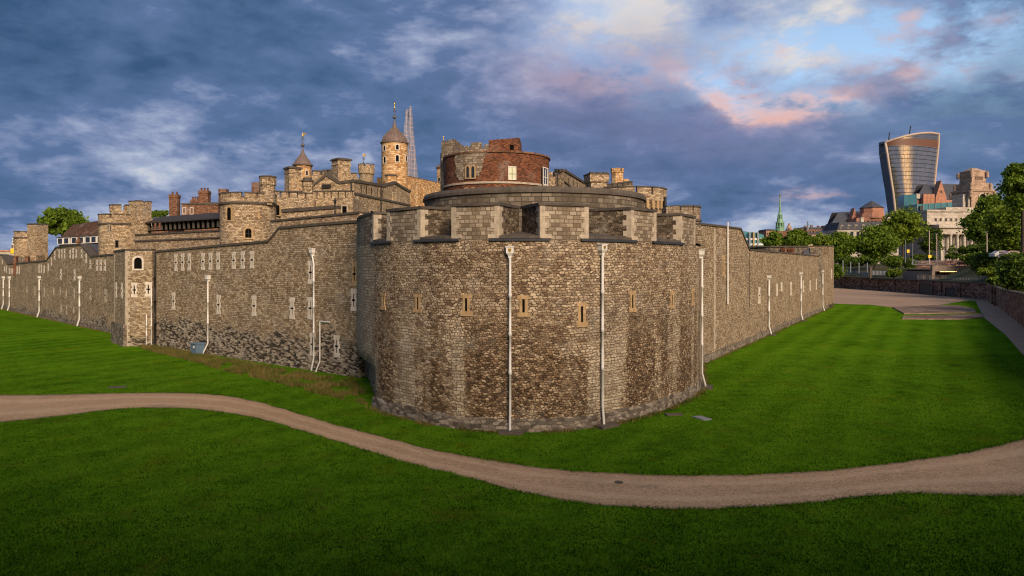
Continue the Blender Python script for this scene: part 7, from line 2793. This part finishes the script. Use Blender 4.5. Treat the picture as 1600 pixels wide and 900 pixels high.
ns = thing('notice_stone', 'small pale notice panel standing among the bushes left of the underpass', 'sign', (X(1434, 206), 206, 3.6))
mb = MB()
mb.box(X(1430.5, 206), X(1439, 206), 206, 206.12, Z(423, 206), Z(417, 206))
mb.build('panel', M_EDGE, ns)
mb = MB()
mb.box(X(1434, 206), X(1435, 206), 206.13, 206.25, 3.6, Z(418, 206))
mb.build('post', M_GREY, ns)


def lamp(label, px, ybase, ytop, Yl, r=0.10, sign=None, head=True, group='poles along the road beyond the moat'):
    zb_, zt = Z(ybase, Yl), Z(ytop, Yl)
    root = thing('street_pole', label, 'pole', (X(px, Yl), Yl, zb_), group)
    mb = MB()
    mb.tube([(X(px, Yl), Yl, zb_ - 0.5), (X(px, Yl), Yl, zb_ + 1.5), (X(px, Yl), Yl, zt)], [r * 1.5, r * 1.1, r * 0.8], 8)
    mb.build('post', M_EDGE if r > 0.09 else M_GREY, root)
    if head:
        mb = MB()
        mb.box(X(px, Yl) - 0.5, X(px, Yl) + 0.25, Yl - 0.15, Yl + 0.15, zt, zt + 0.14)
        mb.build('lamp_head', M_GREY, root)
    if sign:
        s0, s1, wd = sign
        mb = MB()
        mb.box(X(px, Yl) - wd, X(px, Yl) + wd, Yl - r * 1.6 - 0.1, Yl - r * 1.6, Z(s0, Yl), Z(s1, Yl))
        mb.build('sign_plate', M_YELLOW, root)
    return root


lamp('tall white pole carrying a small yellow plate low down', 1452, 409, 360, 200, 0.14, (403, 398.5, 0.45), False)
lamp('white lamp pole right of the pole with the yellow plate', 1463.5, 414, 366, 196, 0.13)
lamp('thin reddish tipped pole behind the white lamp pole', 1466.5, 405, 376, 215, 0.08, None, False)
lamp('dark grey pole beside the yellow traffic sign', 1414.5, 408, 374, 210, 0.08, None, False)
lamp('short grey pole between traffic sign and white pole', 1426, 410, 379, 208, 0.08, None, False)
lamp('white lamp pole standing in front of the long clipped hedge', 1542, 397, 363, 172, 0.12)
ts = thing('traffic_sign', 'bright yellow square traffic sign on a short dark post', 'traffic sign', (X(1418, 206), 206, Z(410, 206)))
mb = MB()
mb.tube([(X(1418, 206), 206, Z(412, 206)), (X(1418, 206), 206, Z(390, 206))], 0.07, 6)
mb.build('post', M_BLACK, ts)
mb = MB()
mb.box(X(1416.5, 206), X(1420.5, 206), 205.8, 205.9, Z(395, 206), Z(390, 206))
mb.build('sign_plate', M_YELLOW, ts)
mb = MB()
mb.box(X(1417, 206), X(1420, 206), 205.8, 206.2, Z(399.5, 206), Z(395.2, 206))
mb.build('signal_box', M_BLACK, ts)


# grassy bank that carries the hedge, the cars and the trees at the right edge
mb = MB()
rows = []
def wall_x(yy):
    pts_ = [(88, 64.0), (126, 87.0), (156, 104.8), (173, 106.7), (198, 107.9), (240, 106.0)]
    return lerp_poly(pts_, yy)
for v_ in range(16):
    yy = 90 + 8.5 * v_
    row = []
    for u_ in range(15):
        xx = wall_x(yy) + 0.75 + 2.6 * u_
        k = max(0, min(1, u_ / 4.5)) * max(0, min(1, (v_ - 0.5) / 4.0)) * max(0, min(1, (13.5 - v_) / 4.0))
        row.append((xx, yy, 3.3 + 6.2 * (k * k * (3 - 2 * k)) + (0.25 * mnoise.noise(Vector((xx * 0.2, yy * 0.2, 0))) if u_ else 0)))
    rows.append(row)
mb.grid(rows, None, True)
tag(mb.build('grass_bank', M_CITY), kind='structure')


# parked cars on the rise
def car(label, px, py, Yc, mat, flip=1):
    c = P(px, py, Yc)
    root = thing('parked_car', label, 'car', c, 'cars parked above the long hedge')
    L_, W_ = 4.2, 1.75
    prof_ = [(-2.1, 0.35), (2.1, 0.35), (2.12, 0.75), (1.9, 0.92), (0.95, 1.0), (0.35, 1.45), (-1.1, 1.48), (-1.8, 1.05), (-2.1, 0.95)]
    def sec(y_, inset):
        return [(c.x + flip * u * (1 if v < 1.02 else 0.94), c.y + y_ * (1.0 if v < 1.02 else 0.84), c.z + v) for u, v in prof_]
    mb = MB()
    a_, b_ = sec(-W_ / 2, 0), sec(W_ / 2, 0)
    mb.face(a_)
    mb.face(b_[::-1])
    for i in range(len(prof_)):
        j = (i + 1) % len(prof_)
        mb.face([a_[j], a_[i], b_[i], b_[j]])
    mb.build('body', mat, root)
    mb = MB()
    mb.box(c.x - 1.1, c.x + 0.35, c.y - W_ / 2 - 0.012, c.y - W_ / 2 + 0.2, c.z + 1.06, c.z + 1.38)
    mb.build('side_window', M_GLASS, root)
    for u in (-1.3, 1.3):
        mb = MB()
        mb.tube([(c.x + u, c.y - W_ / 2 - 0.02, c.z + 0.33), (c.x + u, c.y - W_ / 2 + 0.2, c.z + 0.33)], 0.33, 12)
        wh = mb.build('wheel', M_TYRE, root)
        mb = MB()
        mb.tube([(c.x + u, c.y - W_ / 2 - 0.035, c.z + 0.33), (c.x + u, c.y - W_ / 2 - 0.02, c.z + 0.33)], 0.2, 10)
        mb.build('rim', M_GREY, wh)


car('pale car parked behind the hedge, left of the pink one', 1566, 403.5, 140, M_CARW)
car('pink toned car parked behind the hedge by the tree trunk', 1583, 404.0, 136, M_CAR)

# small marks on the lawn and path
x_, y_ = G(1096, 654)
mb = MB()
mb.prism([(x_ - 0.42, y_ + 0.35), (x_ - 0.05, y_ - 0.5), (x_ + 0.45, y_ - 0.35), (x_ + 0.12, y_ + 0.5)], 0.0, 0.05)
tag(mb.build('lawn_cover', M_GREY), 'flat blue grey cover plate set in the grass right of the bastion', 'cover plate')
x_, y_ = G(967, 754)
mb = MB()
mb.prism(octo(x_, y_, 0.16, 10), 0.0, 0.03)
tag(mb.build('drain_cover', M_SLAB), 'small dark drain cover set in the gravel path', 'drain cover')
x_, y_ = G(184, 605)
mb = MB()
mb.prism(sqr(x_, y_, 1.0, 0.3, 0.7), 0.0, 0.03)
tag(mb.build('lawn_cover', M_SLAB), 'dark flat cover in the left lawn above the path', 'cover plate')
x_, y_ = G(1055, 648)
mb = MB()
mb.prism(sqr(x_ - 0.1, y_ - 0.1, 0.9, 0.2, 0.4), 0.0, 0.07)
tag(mb.build('lawn_slab', M_SLAB), 'small brown stone slab lying against the bastion foot', 'stone slab')


# ------------------------------------------------------------------ grass
def blade_mesh(name, xy, hh, wd, mat, lean=0.5, z0=0.0):
    n = len(xy)
    ang_ = rng.uniform(0, 2 * PI, n)
    h_ = hh * rng.uniform(0.5, 1.3, n)
    w_ = wd * rng.uniform(0.6, 1.3, n)
    la = rng.uniform(0, 2 * PI, n)
    ll = h_ * lean * rng.uniform(0.2, 1.0, n)
    v = np.zeros((n, 3, 3))
    v[:, 0, 0] = xy[:, 0] - np.cos(ang_) * w_
    v[:, 0, 1] = xy[:, 1] - np.sin(ang_) * w_
    v[:, 1, 0] = xy[:, 0] + np.cos(ang_) * w_
    v[:, 1, 1] = xy[:, 1] + np.sin(ang_) * w_
    v[:, 2, 0] = xy[:, 0] + np.cos(la) * ll
    v[:, 2, 1] = xy[:, 1] + np.sin(la) * ll
    v[:, 2, 2] = h_
    v[:, :, 2] += z0
    me = bpy.data.meshes.new(name)
    me.vertices.add(n * 3)
    me.vertices.foreach_set('co', v.reshape(-1).astype(np.float32))
    me.loops.add(n * 3)
    me.loops.foreach_set('vertex_index', np.arange(n * 3, dtype=np.int32))
    me.polygons.add(n)
    me.polygons.foreach_set('loop_start', np.arange(0, n * 3, 3, dtype=np.int32))
    me.update(calc_edges=True)
    me.materials.append(mat)
    o = bpy.data.objects.new(name, me)
    COL.objects.link(o)
    return o


def inside(poly, xy):
    x, y = xy[:, 0], xy[:, 1]
    r = np.zeros(len(x), bool)
    n = len(poly)
    for i in range(n):
        x0, y0 = poly[i]
        x1, y1 = poly[(i + 1) % n]
        if y0 == y1:
            continue
        r ^= ((y0 > y) != (y1 > y)) & (x < (x1 - x0) * (y - y0) / (y1 - y0) + x0)
    return r


def mat_blade(name, c0, c1, c2, k=0.3, dry=None):
    m, t, b = new_mat(name)
    rnd = t.node('ShaderNodeNewGeometry').outputs['Random Per Island']
    tc = t.node('ShaderNodeTexCoord').outputs['Object']
    a = t.noise(tc, 0.35, 5, 0.65)
    c = t.noise(tc, 2.2, 4, 0.65)
    f = t.m('ADD', t.m('MULTIPLY', rnd, k), t.m('ADD', t.m('MULTIPLY', a, 0.45), t.m('MULTIPLY', c, 0.50)))
    f = t.m('SUBTRACT', f, 0.05)
    col = t.ramp(f, [(0.42, c0), (0.58, c1), (0.76, c2)])
    if dry:
        pn = t.step(t.noise(tc, 0.55, 6, 0.72), 0.535, 0.66)
        col = t.mix(t.m('MULTIPLY', pn, 0.55), col, dry)
        dk = t.step(t.noise(t.vm('ADD', tc, (40, 13, 0)), 0.9, 5, 0.7), 0.54, 0.66)
        col = t.mix(t.m('MULTIPLY', dk, 0.60), col, c0)
    t.put(b.inputs['Base Color'], col)
    b.inputs['Roughness'].default_value = 0.8
    b.inputs['Specular IOR Level'].default_value = 0.0
    return m


M_BLADE = mat_blade('short grass blade', (0.011, 0.032, 0.002), (0.047, 0.124, 0.006), (0.105, 0.205, 0.012), 0.3, (0.110, 0.092, 0.016))
M_DRY = mat_blade('long dry grass blade', (0.035, 0.072, 0.008), (0.095, 0.090, 0.022), (0.22, 0.150, 0.060), 0.35)

path_poly = [(p[0], p[1]) for p in fe] + [(p[0], p[1]) for p in reversed([ne[i] for i in ridx])]
bast_poly = BPL + [(15, 62), (-12, 62)]
N = 420000
yy = 15.0 + (62.0 - 15.0) * rng.uniform(0, 1, N) ** 1.7
xx = (rng.uniform(-0.76, 0.76, N)) * yy
xy = np.stack([xx, yy], 1)
keep = ~inside(path_poly, xy) & ~inside(bast_poly, xy)
# leave out what lies behind the curtain walls
keep &= ~((xy[:, 0] < -10.5) & (xy[:, 1] > 49.5 + (-10.9 - xy[:, 0]) * 0.80 - 0.1)) & ~((xy[:, 0] > 14.5) & (xy[:, 1] > 55.5 + (xy[:, 0] - 14.9) * 1.69))
xy = xy[keep]
g_ = blade_mesh('grass', xy, 0.055, 0.022, M_BLADE, 0.8)
tag(g_, kind='stuff')
# ragged fringe along both path edges
ep = []
for line, sgn in ((fe, 1), (ne, -1)):
    for i in range(len(line) - 1):
        L_ = math.hypot(line[i + 1][0] - line[i][0], line[i + 1][1] - line[i][1])
        for k in range(int(L_ * 55)):
            u = random.random()
            d_ = random.gauss(0.0, 0.09) + 0.03
            ep.append((line[i][0] + (line[i + 1][0] - line[i][0]) * u, line[i][1] + (line[i + 1][1] - line[i][1]) * u + sgn * d_))
g2_ = blade_mesh('path_edge_grass', np.array(ep), 0.07, 0.028, M_BLADE, 0.8)
tag(g2_, kind='stuff')
# unmown tufts where the mower cannot reach, along the wall feet
ft = []
for line in (BPL, [(a, b) for a, b in RPL], S3PL):
    for i in range(len(line) - 1):
        va, vb = Vector(line[i]), Vector(line[i + 1])
        L_ = (vb - va).length
        t_ = (vb - va).normalized()
        for k in range(int(L_ * (130 if line is BPL else 45))):
            q = va + t_ * random.uniform(0, L_) + Vector((t_.y, -t_.x)) * (0.16 + abs(random.gauss(0, 0.16)))
            if mnoise.noise(Vector((q.x * 0.8, q.y * 0.8, 7.0))) > -0.15:
                ft.append((q.x, q.y))
tag(blade_mesh('wall_foot_grass', np.array(ft), 0.15, 0.022, M_DRY, 0.8), kind='stuff')
# long dry grass along the foot of the left curtain
dry_px = [(215, 541), (243, 541), (300, 552), (400, 570), (500, 587), (556, 597), (572, 618), (560, 630), (500, 617), (430, 598), (350, 580), (280, 560), (230, 548)]
dry_poly = [G(a, b) for a, b in dry_px]
xs = [p[0] for p in dry_poly]
ys = [p[1] for p in dry_poly]
xy = np.stack([rng.uniform(min(xs), max(xs), 240000), rng.uniform(min(ys), max(ys), 240000)], 1)
xy = xy[inside(dry_poly, xy)]
keep = np.array([mnoise.noise(Vector((float(a) * 0.7, float(b) * 0.7, 3.0))) > -0.12 for a, b in xy])
xy = xy[keep][:60000]
g3_ = blade_mesh('long_grass', xy, 0.24, 0.020, M_DRY, 1.0)
tag(g3_, kind='stuff')
